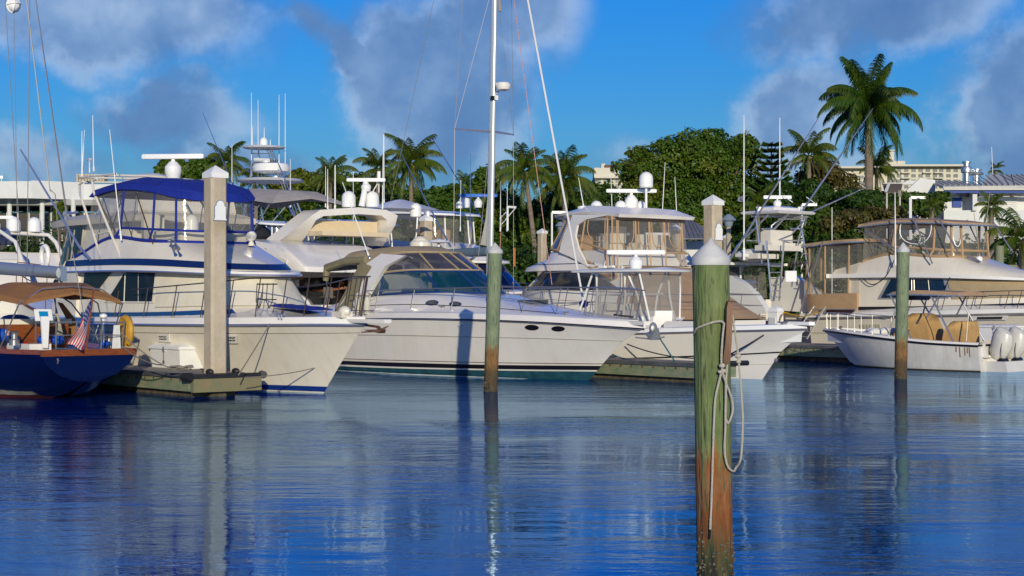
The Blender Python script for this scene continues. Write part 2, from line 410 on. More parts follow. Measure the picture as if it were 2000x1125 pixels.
def ant(b,p0,p1,r=.016,m=None,name='antenna'):
    p0=Vector(p0); p1=Vector(p1); q=M()
    q.tube([p0,p0.lerp(p1,.08),p0.lerp(p1,.09),p0.lerp(p1,.5),p1],[r*1.7,r*1.6,r,r*.9,r*.5],6)
    return b.add(name,q,m or WHT)
def rail(b,sh,h,ts,up,inset=.08,lean=0.,r=.016,m=None,sides=(0,1),mid=None,name='bow_rail',topts=None,stsh=True):
    """top rail and stanchions along a shell edge; up: height or function of t"""
    m=m or STEEL; n2=2*(sh.n-1); upf=up if callable(up) else (lambda t:up)
    def base(t):
        a=sh.P(t,h); N=sh.N(t,h-.02); N.z=0; 
        if N.length>0: N.normalize()
        return a-N*inset
    def top(t,k=1.):
        a=base(t); return a+Vector((lean*k,0,upf(t)*k))
    q=M()
    tt=topts or (ts[0],ts[-1]); K=24
    path=[top(tt[0]+(tt[1]-tt[0])*j/K) for j in range(K+1)]
    full=path if 1 not in sides else path+[Vector((p.x,-p.y,p.z)) for p in reversed(path)]
    q.tube(full,r,6)
    if mid:
        path=[top(tt[0]+(tt[1]-tt[0])*j/K,mid) for j in range(K+1)]
        q.tube(path+([Vector((p.x,-p.y,p.z)) for p in reversed(path)] if 1 in sides else []),r*.6,5)
    o=b.add(name,q,m)
    for t in ts:
        for sd in sides:
            a,c=base(t),top(t)
            if sd: a=Vector((a.x,-a.y,a.z)); c=Vector((c.x,-c.y,c.z))
            M().tube([a,c],r*.85,5).build('stanchion',m,o)
    return o
def _px(b,P):
    X=b.X+b.U[0]*P.x+b.V[0]*P.y; Y=b.Y+b.U[1]*P.x+b.V[1]*P.y; return 1000+X/Y*F_PX
def _tp(b,sh,px,h):       # outline parameter whose point at level h shows at column px
    return min([x*.01 for x in range(0,int((sh.n-1)*100))],key=lambda t:abs(_px(b,sh.P(t,h))-px))
def _R(b,px,py,u):        # point on the cross plane u
    k=(px-1000)/F_PX; ox=b.X+b.U[0]*u; oy=b.Y+b.U[1]*u
    v=(k*oy-ox)/(b.V[0]-k*b.V[1]); return Vector((u,v,CH-(py-HOR)/F_PX*(oy+b.V[1]*v)))
Boat.tp=_tp; Boat.R=_R; Boat.px=_px
# ================================================================ water and land
def plane(name,x0,x1,y0,y1,z,m,kind='structure'):
    o=M().add([(x0,y0,z),(x1,y0,z),(x1,y1,z),(x0,y1,z)],[(0,1,2,3)]).build(name,m,smooth=False)
    o['kind']=kind; return o
wm=bpy.data.materials.new('water'); wm.use_nodes=True
T=NT(wm.node_tree); p=wm.node_tree.nodes['Principled BSDF']
tcw=T.n('ShaderNodeTexCoord').outputs['Object']
def wn(sx,sy,scale,det=2.,dist=0.):
    mp=T.n('ShaderNodeMapping',i_Vector=tcw); mp.inputs['Scale'].default_value=(sx,sy,1); mp.inputs['Rotation'].default_value=(0,0,R(12))
    return T.n('ShaderNodeTexNoise',i_Vector=mp.outputs[0],i_Scale=scale,i_Detail=det,i_Roughness=.5,i_Distortion=dist).outputs[0]
calm=T.n('ShaderNodeMapRange',i_0=wn(.6,1.,.14,3.),i_1=.42,i_2=.60,i_3=.35,i_4=1.7).outputs[0]
sepw=T.n('ShaderNodeSeparateXYZ',i_0=tcw)
near=T.n('ShaderNodeMapRange',i_0=sepw.outputs[1],i_1=14,i_2=30,i_3=.5,i_4=.85).outputs[0]   # the open water is calmer than that among the boats
amp=T.m('MULTIPLY',calm,near)
hgt=T.m('ADD',T.m('MULTIPLY',wn(.4,1.,4.5,3.,.3),.0095),T.m('MULTIPLY',wn(.45,1.,15.,3.,.3),.0052))
hgt=T.m('ADD',hgt,T.m('MULTIPLY',wn(.35,1.,2.0,2.,.4),.020))
hgt=T.m('ADD',T.m('MULTIPLY',hgt,amp),T.m('MULTIPLY',wn(.5,1.,.9,2.),.012))
bp=T.n('ShaderNodeBump',i_Height=hgt,i_Distance=1.,i_Strength=1.)
wd=T.n('ShaderNodeBsdfDiffuse',i_Color=(.0,.022,.18,1),i_Normal=bp.outputs[0]); wg=T.n('ShaderNodeBsdfGlossy',i_Color=(.54,.78,1.,1),i_Roughness=.008,i_Normal=bp.outputs[0])
wf=T.n('ShaderNodeFresnel',i_IOR=1.95,i_Normal=bp.outputs[0]); wx=T.n('ShaderNodeMixShader',i_0=wf.outputs[0],i_1=wd.outputs[0],i_2=wg.outputs[0])
T.link(wx.outputs[0],wm.node_tree.nodes['Material Output'].inputs[0])
water=plane('water',-1500,1500,-400,93,0,wm)
LZ=1.15
landm=mat('sandy_ground',(.16,.14,.09),.95,col2=(.08,.10,.04),vscale=.3)
q=M(); q.add([(-2500,93,LZ),(2500,93,LZ),(2500,5000,LZ),(-2500,5000,LZ),(-2500,93,-2),(2500,93,-2)],[(0,1,2,3),(4,5,1,0)])
g=q.build('shore_ground',landm,smooth=False); g['kind']='structure'
sw=M(); sw.box((0,92.8,LZ-.3),(400,.5,.9)); g=sw.build('seawall',CONCG); g['kind']='structure'

# ================================================================ foliage
def leaf_mesh(name,m,lobes,n,size,seed,inner=.25,up=.35):
    rg=np.random.default_rng(seed)
    L=np.array([(c[0],c[1],c[2],r[0],r[1],r[2]) for c,r in lobes],float)
    wgt=(L[:,3]*L[:,4]*L[:,5])**.66; idx=rg.choice(len(L),n,p=wgt/wgt.sum())
    d=rg.normal(size=(n,3)); d/=np.linalg.norm(d,axis=1)[:,None]
    flip=(d[:,2]<-.25)&(rg.random(n)<.55); d[flip,2]*=-1
    rad=np.where(rg.random(n)<inner,rg.uniform(.35,.8,n),rg.uniform(.82,1.06,n))
    # lumps: the surface of every lobe moves in and out
    ph=rg.uniform(0,6.28,(len(L),3)); k=4.2
    bmp=1+.19*np.sin(k*d[:,0]+ph[idx,0])*np.sin(k*d[:,1]+ph[idx,1])+.10*np.sin(2.1*k*d[:,2]+ph[idx,2])*np.sin(1.7*k*d[:,0]+ph[idx,1])
    c=L[idx,:3]+d*L[idx,3:]*(rad*bmp)[:,None]
    nr=d+rg.normal(size=(n,3))*.55+np.array([0,0,up]); nr/=np.linalg.norm(nr,axis=1)[:,None]
    a=np.cross(nr,rg.normal(size=(n,3))); a/=np.linalg.norm(a,axis=1)[:,None]; b=np.cross(nr,a)
    sz=size*rg.uniform(.55,1.25,n)[:,None]
    V=np.stack([c-a*sz*.5,c+b*sz*.28+nr*sz*.06,c+a*sz*.5-nr*sz*.05,c-b*sz*.28+nr*sz*.06],1).reshape(-1,3)
    me=bpy.data.meshes.new(name); me.vertices.add(4*n); me.vertices.foreach_set('co',V.ravel())
    me.loops.add(4*n); me.loops.foreach_set('vertex_index',np.arange(4*n)); me.polygons.add(n)
    me.polygons.foreach_set('loop_start',np.arange(0,4*n,4)); me.update(calc_edges=True); me.materials.append(m)
    o=bpy.data.objects.new(name,me); COL.objects.link(o); return o
def broadleaf(px,pyb,Y,lobes_px,n,size,m,label,seed,name='broadleaf_tree',group=None,cat='tree',zb=LZ,trunk=.35,depth=.8):
    """lobes_px: (px,py,rx_px,ry_px) at distance Y"""
    x=(px-1000)/F_PX*Y; r=rnd(seed)
    o=empty(name,(x,Y,zb),0,label,cat,group); s=Y/F_PX; lob=[]
    for (lx,ly,rx,ry) in lobes_px:
        c=W3(lx,ly,Y); c=c-Vector((x,Y,zb)); c.y=r.uniform(-1,1)*rx*s*.6
        lob.append((c,(rx*s,rx*s*depth,ry*s)))
    sub=[]
    for c,rr in lob:       # smaller clumps on each lobe break up the outline
        for i in range(9):
            d=Vector((r.gauss(0,1),r.gauss(0,1),r.gauss(.25,.8))); d.normalize(); k=r.uniform(.26,.5)
            sub.append((c+Vector((d.x*rr[0],d.y*rr[1],d.z*rr[2]))*r.uniform(.78,1.06),(rr[0]*k,rr[1]*k,rr[2]*k)))
    cr_=leaf_mesh('crown',m,lob+sub,n,size,seed); cr_.parent=o
    q=M(); top=Vector((0,0,max(c.z for c,_ in lob)*.5)); 
    q.tube([(0,0,-.3),(0.1,0,top.z*.3),(0,.1,top.z*.7)],[trunk,trunk*.8,trunk*.55],8)
    for c,rr in lob: q.tube([(0,0,top.z*r.uniform(.3,.7)),(c.x*.5,c.y*.5,c.z*.6+top.z*.15),tuple(c)],[trunk*.45,trunk*.28,trunk*.1],5)
    q.build('trunk',BARK2,o); return o
# fronds: rachis with hanging leaflets
def frond_mesh(name,L,droop,hang,seed,m,nl=26,ll=.75,wl=.055,plume=False):
    r=rnd(seed); q=M(); pts=[]
    for i in range(13):
        t=i/12; ang=droop[0]+(droop[1]-droop[0])*t**1.15
        pts.append(Vector((0,0,0)) if i==0 else pts[-1]+Vector((math.cos(R(ang)),0,math.sin(R(ang))))*(L/12))
    q.tube(pts,[.05*(1-i/13)+.008 for i in range(13)],4,False)
    for i in range(nl):
        t=.10+.9*(i+.5)/nl; j=min(int(t*12),11); f=t*12-j; p=pts[j].lerp(pts[j+1],f); d=(pts[j+1]-pts[j]).normalized()
        l=ll*math.sin(math.pi*min(1,.18+.78*t))**.6*r.uniform(.85,1.1)
        for sgn in(-1,1):
            for rep in range(2 if plume else 1):
                hd=hang+r.uniform(-12,12)+(rep*45 if plume else 0)
                side=Vector((0,sgn,0)); down=Vector((0,0,-1))
                dr=(d*.55+side*math.cos(R(hd))+down*math.sin(R(hd))).normalized()
                mid=p+dr*l*.5; tip=mid+(dr*.75+down*.55).normalized()*l*.5
                wv=d*wl
                q.add([p-wv*.5,p+wv*.5,mid+wv*.55,mid-wv*.55,tip],[(0,1,2,3),(3,2,4)])
    me=bpy.data.meshes.new(name); me.from_pydata(q.v,[],q.f); me.materials.append(m); return me
FR={}
def fronds(kind):
    if kind in FR: return FR[kind]
    if kind=='royal': FR[kind]=[frond_mesh('frond',3.9,d,h,i,PALMG,40,1.0,.065,True) for i,(d,h) in enumerate((((84,30),25),((62,-35),35),((40,-70),45),((18,-84),50),((-20,-90),55)))]
    elif kind=='dead': FR[kind]=[frond_mesh('frond',2.6,(-50,-89),70,77,LEAFB,26,.7,.05)]
    else: FR[kind]=[frond_mesh('frond',3.3,d,h,i+20,PALMY,40,1.0,.06) for i,(d,h) in enumerate((((82,10),38),((58,-40),52),((32,-62),60),((4,-78),65),((-38,-88),55)))]
    return FR[kind]
def palm(px,py,Y,label,kind='coconut',scale=1.,nf=18,lean=(0,0),tr=.16,seed=0,group='coconut palms along the shore',zb=LZ,base_px=None,name='palm_tree'):
    """px,py: where the fronds spring from"""
    top=W3(px,py,Y); r=rnd(seed+5); bx=top.x if base_px is None else (base_px-1000)/F_PX*Y
    o=empty(name,(bx,Y,zb),0,label,'palm tree',group); h=top.z-zb; dx=top.x-bx
    q=M(); K=10; rr=[]
    pts=[Vector((dx*(t**1.6),0,h*t-.2*(t==0))) for t in [i/K for i in range(K+1)]]
    rad=[tr*(1.35 if i==0 else 1.1-.25*i/K) for i in range(K+1)]
    if kind=='royal': rad=[tr*(1.0+.18*math.sin(math.pi*min(1,i/K*1.1))-.12*i/K) for i in range(K+1)]
    q.tube(pts,rad,10); q.build('trunk',BARK,o)
    tp=pts[-1]
    if kind=='royal':
        M().lathe([(tr*.8,-1.5),(tr*.85,-1.1),(tr*.62,-.3),(tr*.4,.3)],tp,10).build('crownshaft',mat('green_crownshaft',(.07,.12,.02),.4),o)
    else:
        c=M()
        for i in range(9): a=r.uniform(0,6.28); c.ell((tp.x+.22*math.cos(a),.22*math.sin(a),tp.z-.22-r.uniform(0,.2)),.12*scale,7,5)
        c.build('coconuts',mat('green_coconuts',(.13,.12,.02),.5),o,kind='stuff')
    fm=fronds(kind)
    for i in range(nf):
        k=i/nf; v=min(int(k*5+r.uniform(-.35,.35)),4); v=max(v,0); me=fm[v]
        f=bpy.data.objects.new('frond',fronds('dead')[0] if (kind!='royal' and v==4 and r.random()<.45) else me); COL.objects.link(f); f.parent=o
        f.location=(tp.x,0,tp.z+(.15 if v<2 else 0)); a=i*2.399+r.uniform(-.25,.25)
        f.rotation_euler=(r.uniform(-.12,.12),r.uniform(-.14,.14),a); s=scale*r.uniform(.72,1.12)*(1 if kind=='royal' else .88); f.scale=(s,s,s)
    return o
def bushes(label,cat,Y,spans,m,seed,size=.28,dens=26,name='hedge',zb=LZ,depth=1.5):
    """spans: (px0,px1,pytop)"""
    r=rnd(seed); x0=(spans[0][0]-1000)/F_PX*Y; o=empty(name,(x0,Y,zb),0,label,cat); lob=[]; s=Y/F_PX; n=0
    for a,b,t in spans:
        h=CH-(t-HOR)*s-zb; k=max(1,int((b-a)*s/(1.1)))
        for i in range(k):
            x=(a+(b-a)*(i+.5)/k-1000)*s-x0; hh=h*r.uniform(.8,1.08)
            lob.append((Vector((x,r.uniform(-.6,.6),hh*.55)),(1.0*r.uniform(.8,1.2),depth,hh*.5)))
            lob.append((Vector((x+r.uniform(-.4,.4),r.uniform(-1,0),hh*.8)),(.6,.6,hh*.22)))
            n+=int(dens*h*1.1)*2
    c=leaf_mesh('foliage',m,lob,n,size,seed); c.parent=o; return o

# ================================================================ trees
broadleaf(1360,500,112,[(1290,330,70,45),(1365,320,78,52),(1440,320,50,50),(1255,360,40,38),(1330,400,80,50),(1430,400,60,62),(1260,430,45,42),(1480,400,32,40),(1395,300,42,30),(1330,295,30,16),(1245,300,22,14),(1462,285,20,18),(1360,460,90,40)],78000,.26,LEAF,'huge spreading ficus with a dense dark crown behind the concrete piles, the largest tree',11,'broadleaf_tree',None,'tree',LZ,.7)
broadleaf(345,400,120,[(335,330,28,20),(350,345,34,28),(385,335,25,22),(405,325,18,15),(320,352,22,20)],9000,.32,LEAF,'round green tree behind the blue canvas flybridge',12)
broadleaf(590,420,125,[(590,350,24,16),(600,372,50,32),(560,385,45,30),(640,380,40,34)],9000,.34,LEAFY,'yellow green bushy tree beside the tall aluminium fishing tower',13)
broadleaf(700,430,128,[(680,372,50,34),(745,372,40,30),(700,395,70,40),(800,400,45,30)],9000,.36,LEAF,'broad low tree behind the grey bimini and the radar mast',14)
broadleaf(885,480,108,[(850,400,40,28),(900,395,42,32),(940,385,34,38),(870,440,60,44),(935,445,50,45),(985,430,40,60),(960,345,22,22)],26000,.3,LEAF,'wide leafy tree with gaps of sky behind the left of the tall mast',15)
broadleaf(1090,490,110,[(1070,450,50,52),(1130,420,45,40),(1180,400,36,40),(1100,400,50,36),(1025,450,40,50)],18000,.32,LEAFD,'dark tree mass behind the white sedan yacht and under the leaning palm',16)
broadleaf(1600,480,108,[(1560,440,55,42),(1620,420,50,38),(1530,400,30,44),(1585,390,38,28),(1660,430,45,40)],22000,.3,LEAFD,'dense dark bush tree right of the fishing tower',17)
broadleaf(1605,380,116,[(1600,345,38,34),(1640,365,34,30),(1575,360,26,26)],5000,.3,LEAFB,'thin brown leaved tree beneath the far palm, partly bare',18)
broadleaf(1720,420,106,[(1700,400,60,26),(1760,402,50,22),(1810,400,36,24)],14000,.28,LEAFD,'glossy dark hedge tree at the foot of the royal palm',19)
broadleaf(1650,450,100,[(1690,425,46,18),(1740,420,34,14),(1630,440,30,16)],5000,.26,LEAFB,'brownish feathery shrub left of the tan canopy',20,'shrub',None,'shrub')
broadleaf(110,430,90,[(122,425,14,18),(118,408,12,12)],1600,.22,LEAF,'small bright green shrub in front of the long white building',21,'shrub',None,'shrub')
def treeline(name,label,Y,x0,x1,h0,h1,m,n,seed,size):
    r=rnd(seed); lob=[]; x=x0
    while x<x1:
        h=r.uniform(h0,h1); lob.append((Vector((x,r.uniform(-2,2),h*.5)),(h*.55,3.,h*.52))); x+=h*r.uniform(.35,.6)
    c=leaf_mesh(name,m,lob,n,size,seed); c.location=(0,Y,LZ); props(c,label,'trees',None,'stuff')
treeline('distant_trees','continuous belt of dark trees closing the view behind the shore',150,-60,60,7.,10.5,LEAFD,60000,51,.62)
treeline('middle_trees','uneven belt of sunlit green trees between the ficus and the yachts',121,-19,28,6.8,9.3,LEAF,80000,53,.34)
treeline('shore_thicket','unbroken low thicket of bushes along the shore behind all the boats',103,-34,34,3.8,5.4,LEAFD,46000,52,.36)
bushes('long clipped shoreline hedge behind the docked boats','hedge',99,[(150,480,455),(480,860,450),(860,1240,455),(1240,1500,470),(1500,1720,445)],LEAFD,31,.3,16)
# norfolk pine
def pine(px,pyt,Y,label,seed=3):
    t=W3(px,pyt,Y); o=empty('pine_tree',(t.x,Y,LZ),0,label,'pine tree'); h=t.z-LZ; r=rnd(seed)
    M().tube([(0,0,-.2),(0,0,h)],[.28,.04],8).build('trunk',BARK2,o)
    q=M(); z=h-.3; k=0
    while z>3.:
        R_=min(3.0,.25+(h-z)*.30)
        for i in range(7):
            a=i*.9+k*.5+r.uniform(-.2,.2); d=Vector((math.cos(a),math.sin(a),0)); n=Vector((-d.y,d.x,0))
            tip=d*R_*r.uniform(.85,1.1)+Vector((0,0,z+.35*R_)); base=Vector((0,0,z)); mid=base.lerp(tip,.5)-Vector((0,0,.12*R_))
            for a_,b_ in((base,mid),(mid,tip)):
                for s_ in range(5):
                    p=a_.lerp(b_,s_/5); w_=.22+.05*R_
                    q.add([p,p+d*.3+n*w_+Vector((0,0,.12)),p+d*.45],[(0,1,2)]); q.add([p,p+d*.45,p+d*.3-n*w_+Vector((0,0,.12))],[(0,1,2)])
                    q.add([p,p+d*.35+Vector((0,0,w_)),p+d*.5],[(0,1,2)])
        z-=.42; k+=1
    q.build('crown',PALMG,o,smooth=False)
pine(1507,277,110,'slim tiered conifer just right of the huge ficus')
# palms
palm(1697,212,118,'tall royal palm with a smooth pale trunk towering over everything on the right','royal',1.18,40,tr=.29,seed=1,group=None)
palm(1580,305,112,'feathery palm head above the brown leaved tree, left of the royal palm','coconut',0.79,27,seed=2)
palm(1712,330,121,'smaller palm tucked behind the trunk of the royal palm','coconut',0.73,27,seed=3)
palm(803,320,112,'fullest coconut palm, right of the tall radar mast, seen with its straight trunk','coconut',0.90,34,seed=4)
palm(738,330,118,'coconut palm just left of the fullest one, behind the radar','coconut',0.73,27,seed=5)
palm(645,345,120,'round headed palm behind the middle of the grey bimini','coconut',0.73,27,seed=6)
palm(440,320,119,'palm head over the blue canvas, right of the concrete pile','coconut',0.73,27,seed=7)
palm(500,350,116,'low palm seen through the aluminium tower legs','coconut',0.69,24,seed=8)
palm(1025,335,101,'coconut palm with a pale leaning trunk right of the tall mast','coconut',0.82,31,seed=9,base_px=1052)
palm(1103,350,103,'bushy coconut palm behind the white furled forestay','coconut',0.90,34,seed=10)
palm(910,362,113,'small distant palm left of the tall mast','coconut',0.47,21,seed=11)
palm(1480,400,104,'low fan of palm fronds behind the lamp by the round pile','coconut',0.52,18,seed=12)
palm(1936,408,88,'potted looking palm in front of the white building with blue shutters','coconut',0.36,27,seed=13)
palm(1820,405,97,'short palm at the corner of the white building','coconut',0.32,21,seed=14)
palm(1945,333,125,'palm tip showing behind the white metal roof','coconut',0.3,18,seed=15)
palm(1995,470,80,'dark palm clump cut by the right edge','coconut',0.69,31,seed=16)
bushes('dark green bushes under the white building at the right edge','bushes',84,[(1940,2060,490)],LEAFD,33,.25,26)
# ================================================================ buildings
def window_set(o,wins,m,fm,y,dep=.12):
    for (x,z,w_,h_) in wins:
        f=M(); t=.07*max(1,w_/1.6)
        for c,d in (((x,y,z+h_/2),(w_+t,dep,t)),((x,y,z-h_/2),(w_+t,dep,t)),((x-w_/2,y,z),(t,dep,h_-t)),((x+w_/2,y,z),(t,dep,h_-t)),((x,y,z),(t*.7,dep*.8,h_-t))): f.box(c,d)
        fo=f.build('window',fm,o); M().box((x,y+.06,z),(w_-t,.04,h_-t)).build('pane',m,fo)
def hotel():
    Y=800; s=Y/F_PX; o=empty('hotel_block',W3(1740,560,Y).xy.to_3d(),0,'long cream hotel block with rows of windows, far off behind the royal palm','building')
    X=lambda px:(px-1740)*s; Z=lambda py:CH-(py-HOR)*s
    q=M(); q.box(((X(1600)+X(1735))/2,12,Z(330)/2),(X(1735)-X(1600),24,Z(330))); q.box(((X(1735)+X(1875))/2,8,Z(328)/2),(X(1875)-X(1735),24,Z(328)))
    q.build('wall',HOTEL,o)
    c=M(); c.box(((X(1592)+X(1738))/2,10,Z(328)),(X(1738)-X(1592),30,.9)); c.box(((X(1730)+X(1880))/2,6,Z(325.5)),(X(1880)-X(1730),30,.9)); c.build('roof',HOTEL,o)
    t=M(); t.box((X(1754),12,Z(320)),(X(1774)-X(1733),10,Z(310)-Z(326))); t.box((X(1748.5),9,Z(302)),(X(1753)-X(1744),4,Z(292)-Z(312))); t.box((X(1748.5),9,Z(291.5)),(X(1756)-X(1741),6,.5)); t.build('roof_tower',HOTEL,o)
    gm=mat('far_window_glass',(.10,.13,.16),.2,var=.5,vscale=.5)
    w1=[(X(px),Z(py),2.6,1.5) for py in(346,357,367,378) for px in(1635,1647,1659,1670,1682,1612,1623)]
    w2=[(X(px),Z(py),2.2,1.7) for py in(334,344.5,355,366) for px in(1740,1752,1766,1780,1794,1808,1822,1834,1848,1862)]
    window_set(o,[(x,z,a,b) for x,z,a,b in w1],gm,HOTEL,-.05,.3); window_set(o,w2,gm,HOTEL,-4.05,.3)
    b=M()
    for py in(339,349.5): 
        for px in(1764,1806,1828): b.box((X(px),-5.2,Z(py)),(X(px+9)-X(px-9),2.2,.5))
    b.build('balcony',HOTEL,o)
hotel()
def tower():
    Y=700; s=Y/F_PX; o=empty('apartment_tower',W3(1190,560,Y).xy.to_3d(),0,'cream apartment block with a stepped rooftop, far off left of the huge ficus','building')
    X=lambda px:(px-1190)*s; Z=lambda py:CH-(py-HOR)*s
    q=M(); q.box(((X(1162)+X(1222))/2,8,Z(349)/2),(X(1222)-X(1162),20,Z(349))); q.build('wall',HOTEL,o)
    c=M(); c.box(((X(1160)+X(1226))/2,7,Z(348)),(X(1226)-X(1160),23,.6)); c.box(((X(1161)+X(1210))/2,9,Z(337)),(X(1210)-X(1161),12,Z(327)-Z(348)));c.box((X(1180),9,Z(322)),(X(1184)-X(1176),4,Z(317)-Z(327))); c.build('roof_storey',HOTEL,o)
    M().box((X(1194),8,Z(323)),(X(1206)-X(1184),6,Z(320)-Z(326))).build('roof_screen',mat('rust_screen',(.15,.07,.05),.8),o)
    gm=MATS['far_window_glass']
    window_set(o,[(X(px),Z(py),1.7,1.6) for py in(354,364,374) for px in(1169,1182,1193,1205,1216)],gm,HOTEL,-2.05,.3)
tower()
def left_building():
    Y=108; s=Y/F_PX; o=empty('marina_building',(W3(80,560,Y).x,Y,LZ),0,'long low white building with a deep flat roof edge and round columns, far left','building')
    X=lambda px:(px-80)*s; Z=lambda py:CH-(py-HOR)*s-LZ
    q=M(); q.box(((X(-400)+X(70))/2,3.0,(Z(356)+Z(389))/2),(X(70)-X(-400),8,Z(356)-Z(389)))
    q.prism([(X(70),-1.0,Z(389)),(X(158),.9,Z(389)),(X(158),6.9,Z(389)),(X(70),6.9,Z(389))],(0,0,Z(354.5)-Z(389))); q.box(((X(158)+X(330))/2,4.9,(Z(358)+Z(389))/2),(X(330)-X(158),8,Z(358)-Z(389)))
    q.build('roof_edge',WALLW,o)
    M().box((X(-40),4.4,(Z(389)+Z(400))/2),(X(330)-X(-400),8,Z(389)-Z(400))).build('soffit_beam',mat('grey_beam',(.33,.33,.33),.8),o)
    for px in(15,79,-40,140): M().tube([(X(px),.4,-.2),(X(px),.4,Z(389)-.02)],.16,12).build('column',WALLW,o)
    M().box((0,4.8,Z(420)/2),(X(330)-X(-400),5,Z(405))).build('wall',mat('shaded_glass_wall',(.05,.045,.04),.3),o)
    f=M()
    for px in range(-380,330,22): f.box((X(px),2.2,Z(430)),(.08,.12,2.6))
    f.build('window_mullions',WALLW,o)
    a=empty('rooftop_condenser',W3(180,357,Y+4),0,'beige slatted rooftop unit behind the arch railings','air conditioner')
    m_=M(); m_.box((0,0,.28),(1.9,1.,.56)); m_.build('housing',mat('beige_metal',(.42,.36,.24),.6),a)
    for i in range(9): M().box((-.8+.2*i,-.52,.28),(.05,.05,.45)).build('slat',mat('dark_slat',(.16,.14,.1),.7),a)
    l=empty('roof_floodlight',W3(3,356,Y+1),0,'tiny white floodlight on the flat roof at the left edge','lamp')
    M().tube([(0,0,0),(0,0,.25)],.03,6).build('post',WHT,l); M().box((0,-.05,.33),(.28,.16,.2)).build('lamp_head',WHT,l)
left_building()
def right_building():
    Y=108; s=Y/F_PX; B0=W3(1900,560,Y).x
    X=lambda px:(px-1900)*s; Z=lambda py:CH-(py-HOR)*s-LZ
    o=empty('dockside_building',(B0,Y,LZ),0,'white building with a ribbed metal roof, blue fascia and blue shutters on the right','building')
    wl_=M(); wl_.box(((X(1842)+X(2200))/2,5.2,Z(371)/2),(X(2200)-X(1842),8,Z(371)))
    wl_.box(((X(1842)+X(2200))/2,.6,(Z(411)+Z(475))/2),(X(2200)-X(1842),1.6,Z(411)-Z(475)))
    wl_.box(((X(1842)+X(2200))/2,1.1,(Z(475)+0)/2),(X(1915)-X(1842),.5,Z(475)))
    wl_.box((X(1978),1.0,Z(480)/2),(1.2,.5,Z(480)))
    wl_.build('wall',WALLW,o)
    M().box((X(1930),1.1,Z(455)/2),(X(1975)-X(1880),.1,Z(457))).build('garage_opening',DARK,o)
    r=M(); e=.9
    A=[(X(1836),-e,Z(370)),(X(2200),-e,Z(366)),(X(2200),9,Z(366)),(X(1836),9,Z(370))]
    lo=[(X(1838),-.8,Z(367.5)),(X(1915),-.8,Z(366)),(X(1910),5.5,Z(347)),(X(1850),5.5,Z(347.5))]
    r.prism([(X(1836),-.8,Z(369.5)),(X(1912),-.8,Z(368.5)),(X(1912),5,Z(347)),(X(1852),5,Z(347))],(0,.06,.12))
    r.prism([(X(1905),-.84,Z(368.5)),(X(2180),-.84,Z(366)),(X(2100),7,Z(329)),(X(1993),7,Z(329))],(0,.06,.12))
    r.build('roof',ROOFM,o)
    for i in range(22):
        f=i/22; x0=X(1838)+(X(2070)-X(1838))*f; px=1838+232*f
        k=min(1,max(.45,(px-1895)/95)) if px>1905 else 1.
        x1=x0+ (X(1993)-X(1905))*.85*(1 if px<1980 else .4)*(k if px>1905 else .28)
        z1=(Z(347) if px<1895 else Z(347)+(Z(330)-Z(347))*min(1,(px-1895)/60)); y1=5 if px<1895 else 5+2*min(1,(px-1895)/60)
        M().tube([(x0,-.85,Z(368.3)+.17),(x1,y1-.1,z1+.17)],.035,4).build('roof_rib',ROOFM,o)
    fa=M(); fa.box(((X(1836)+X(2200))/2,-.92,Z(370.8)),(X(2200)-X(1836),.12,Z(368.5)-Z(373))); fa.build('gutter',ROOFM,o)
    fb=M(); fb.box(((X(1838)+X(2200))/2,-.7,Z(375.5)),(X(2200)-X(1838),.16,Z(373)-Z(378.5))); fb.build('blue_fascia',BDOOR,o)
    for a,b,c,d in((1869,1887,384,403),(1829,1843,381,398)): M().box(((X(a)+X(b))/2,1.1 if a>1850 else 1.0,(Z(c)+Z(d))/2),(X(b)-X(a),.12,Z(c)-Z(d))).build('shutter',BDOOR,o)
    ac=M().box((X(1892),.7,Z(379)),(.42,.8,.4)).build('wall_air_conditioner',mat('grille_grey',(.4,.38,.33),.6),o)
    for k in range(5): M().box((X(1892),.29,Z(379)-.16+.08*k),(.36,.03,.03)).build('slat',DARK,ac)
    M().box((X(1900),.2,Z(395)),(.3,1.4,Z(378)-Z(412))).build('pilaster',WALLW,o)
    d=M().box((X(1975),1.15,Z(394)),(X(1997)-X(1952),.1,Z(377)-Z(411))).build('shutter_door',WALLW,o)
    for k in range(9): M().box((X(1975),1.07,Z(409)+.14*k),(X(1997)-X(1952)-.1,.05,.05)).build('slat',WALLW,d)
    M().box((X(1945),.9,Z(394)),(.25,.5,Z(378)-Z(411))).build('pilaster',WALLW,o)
    for px in(1918,1944,1965,1986): M().ell((X(px),.9,Z(373+7)),.1,8,6).build('soffit_lamp',mat('amber_lamp',(.35,.22,.08),.4) if px==1986 else DARK,o)
    # gable with brown roof left of it
    g=empty('gabled_annex',(W3(1800,560,Y).x,Y+3,LZ),0,'white gabled annex with a brown shingle roof slope left of the metal roof','building')
    x=lambda px:(px-1800)*s*1.03; z=lambda py:CH-(py-HOR)*s*1.03-LZ
    M().prism([(x(1782),0,0),(x(1782),0,z(382)),(x(1819),0,z(348)),(x(1848),0,z(352)),(x(1848),0,0)],(0,.3,0)).build('wall',WALLW,g)
    M().prism([(x(1752),.35,z(379)),(x(1782),.35,z(382)),(x(1812),4,z(353)),(x(1772),4,z(353))],(0,.05,.1)).build('roof',ROOFB,g)
    M().prism([(x(1772),3.9,z(353)),(x(1848),3.9,z(353)),(x(1848),3.9,z(345)),(x(1822),3.9,z(345)),(x(1812),3.9,z(350)),(x(1772),3.9,z(350))],(0,.3,0)).build('parapet',WALLW,g)
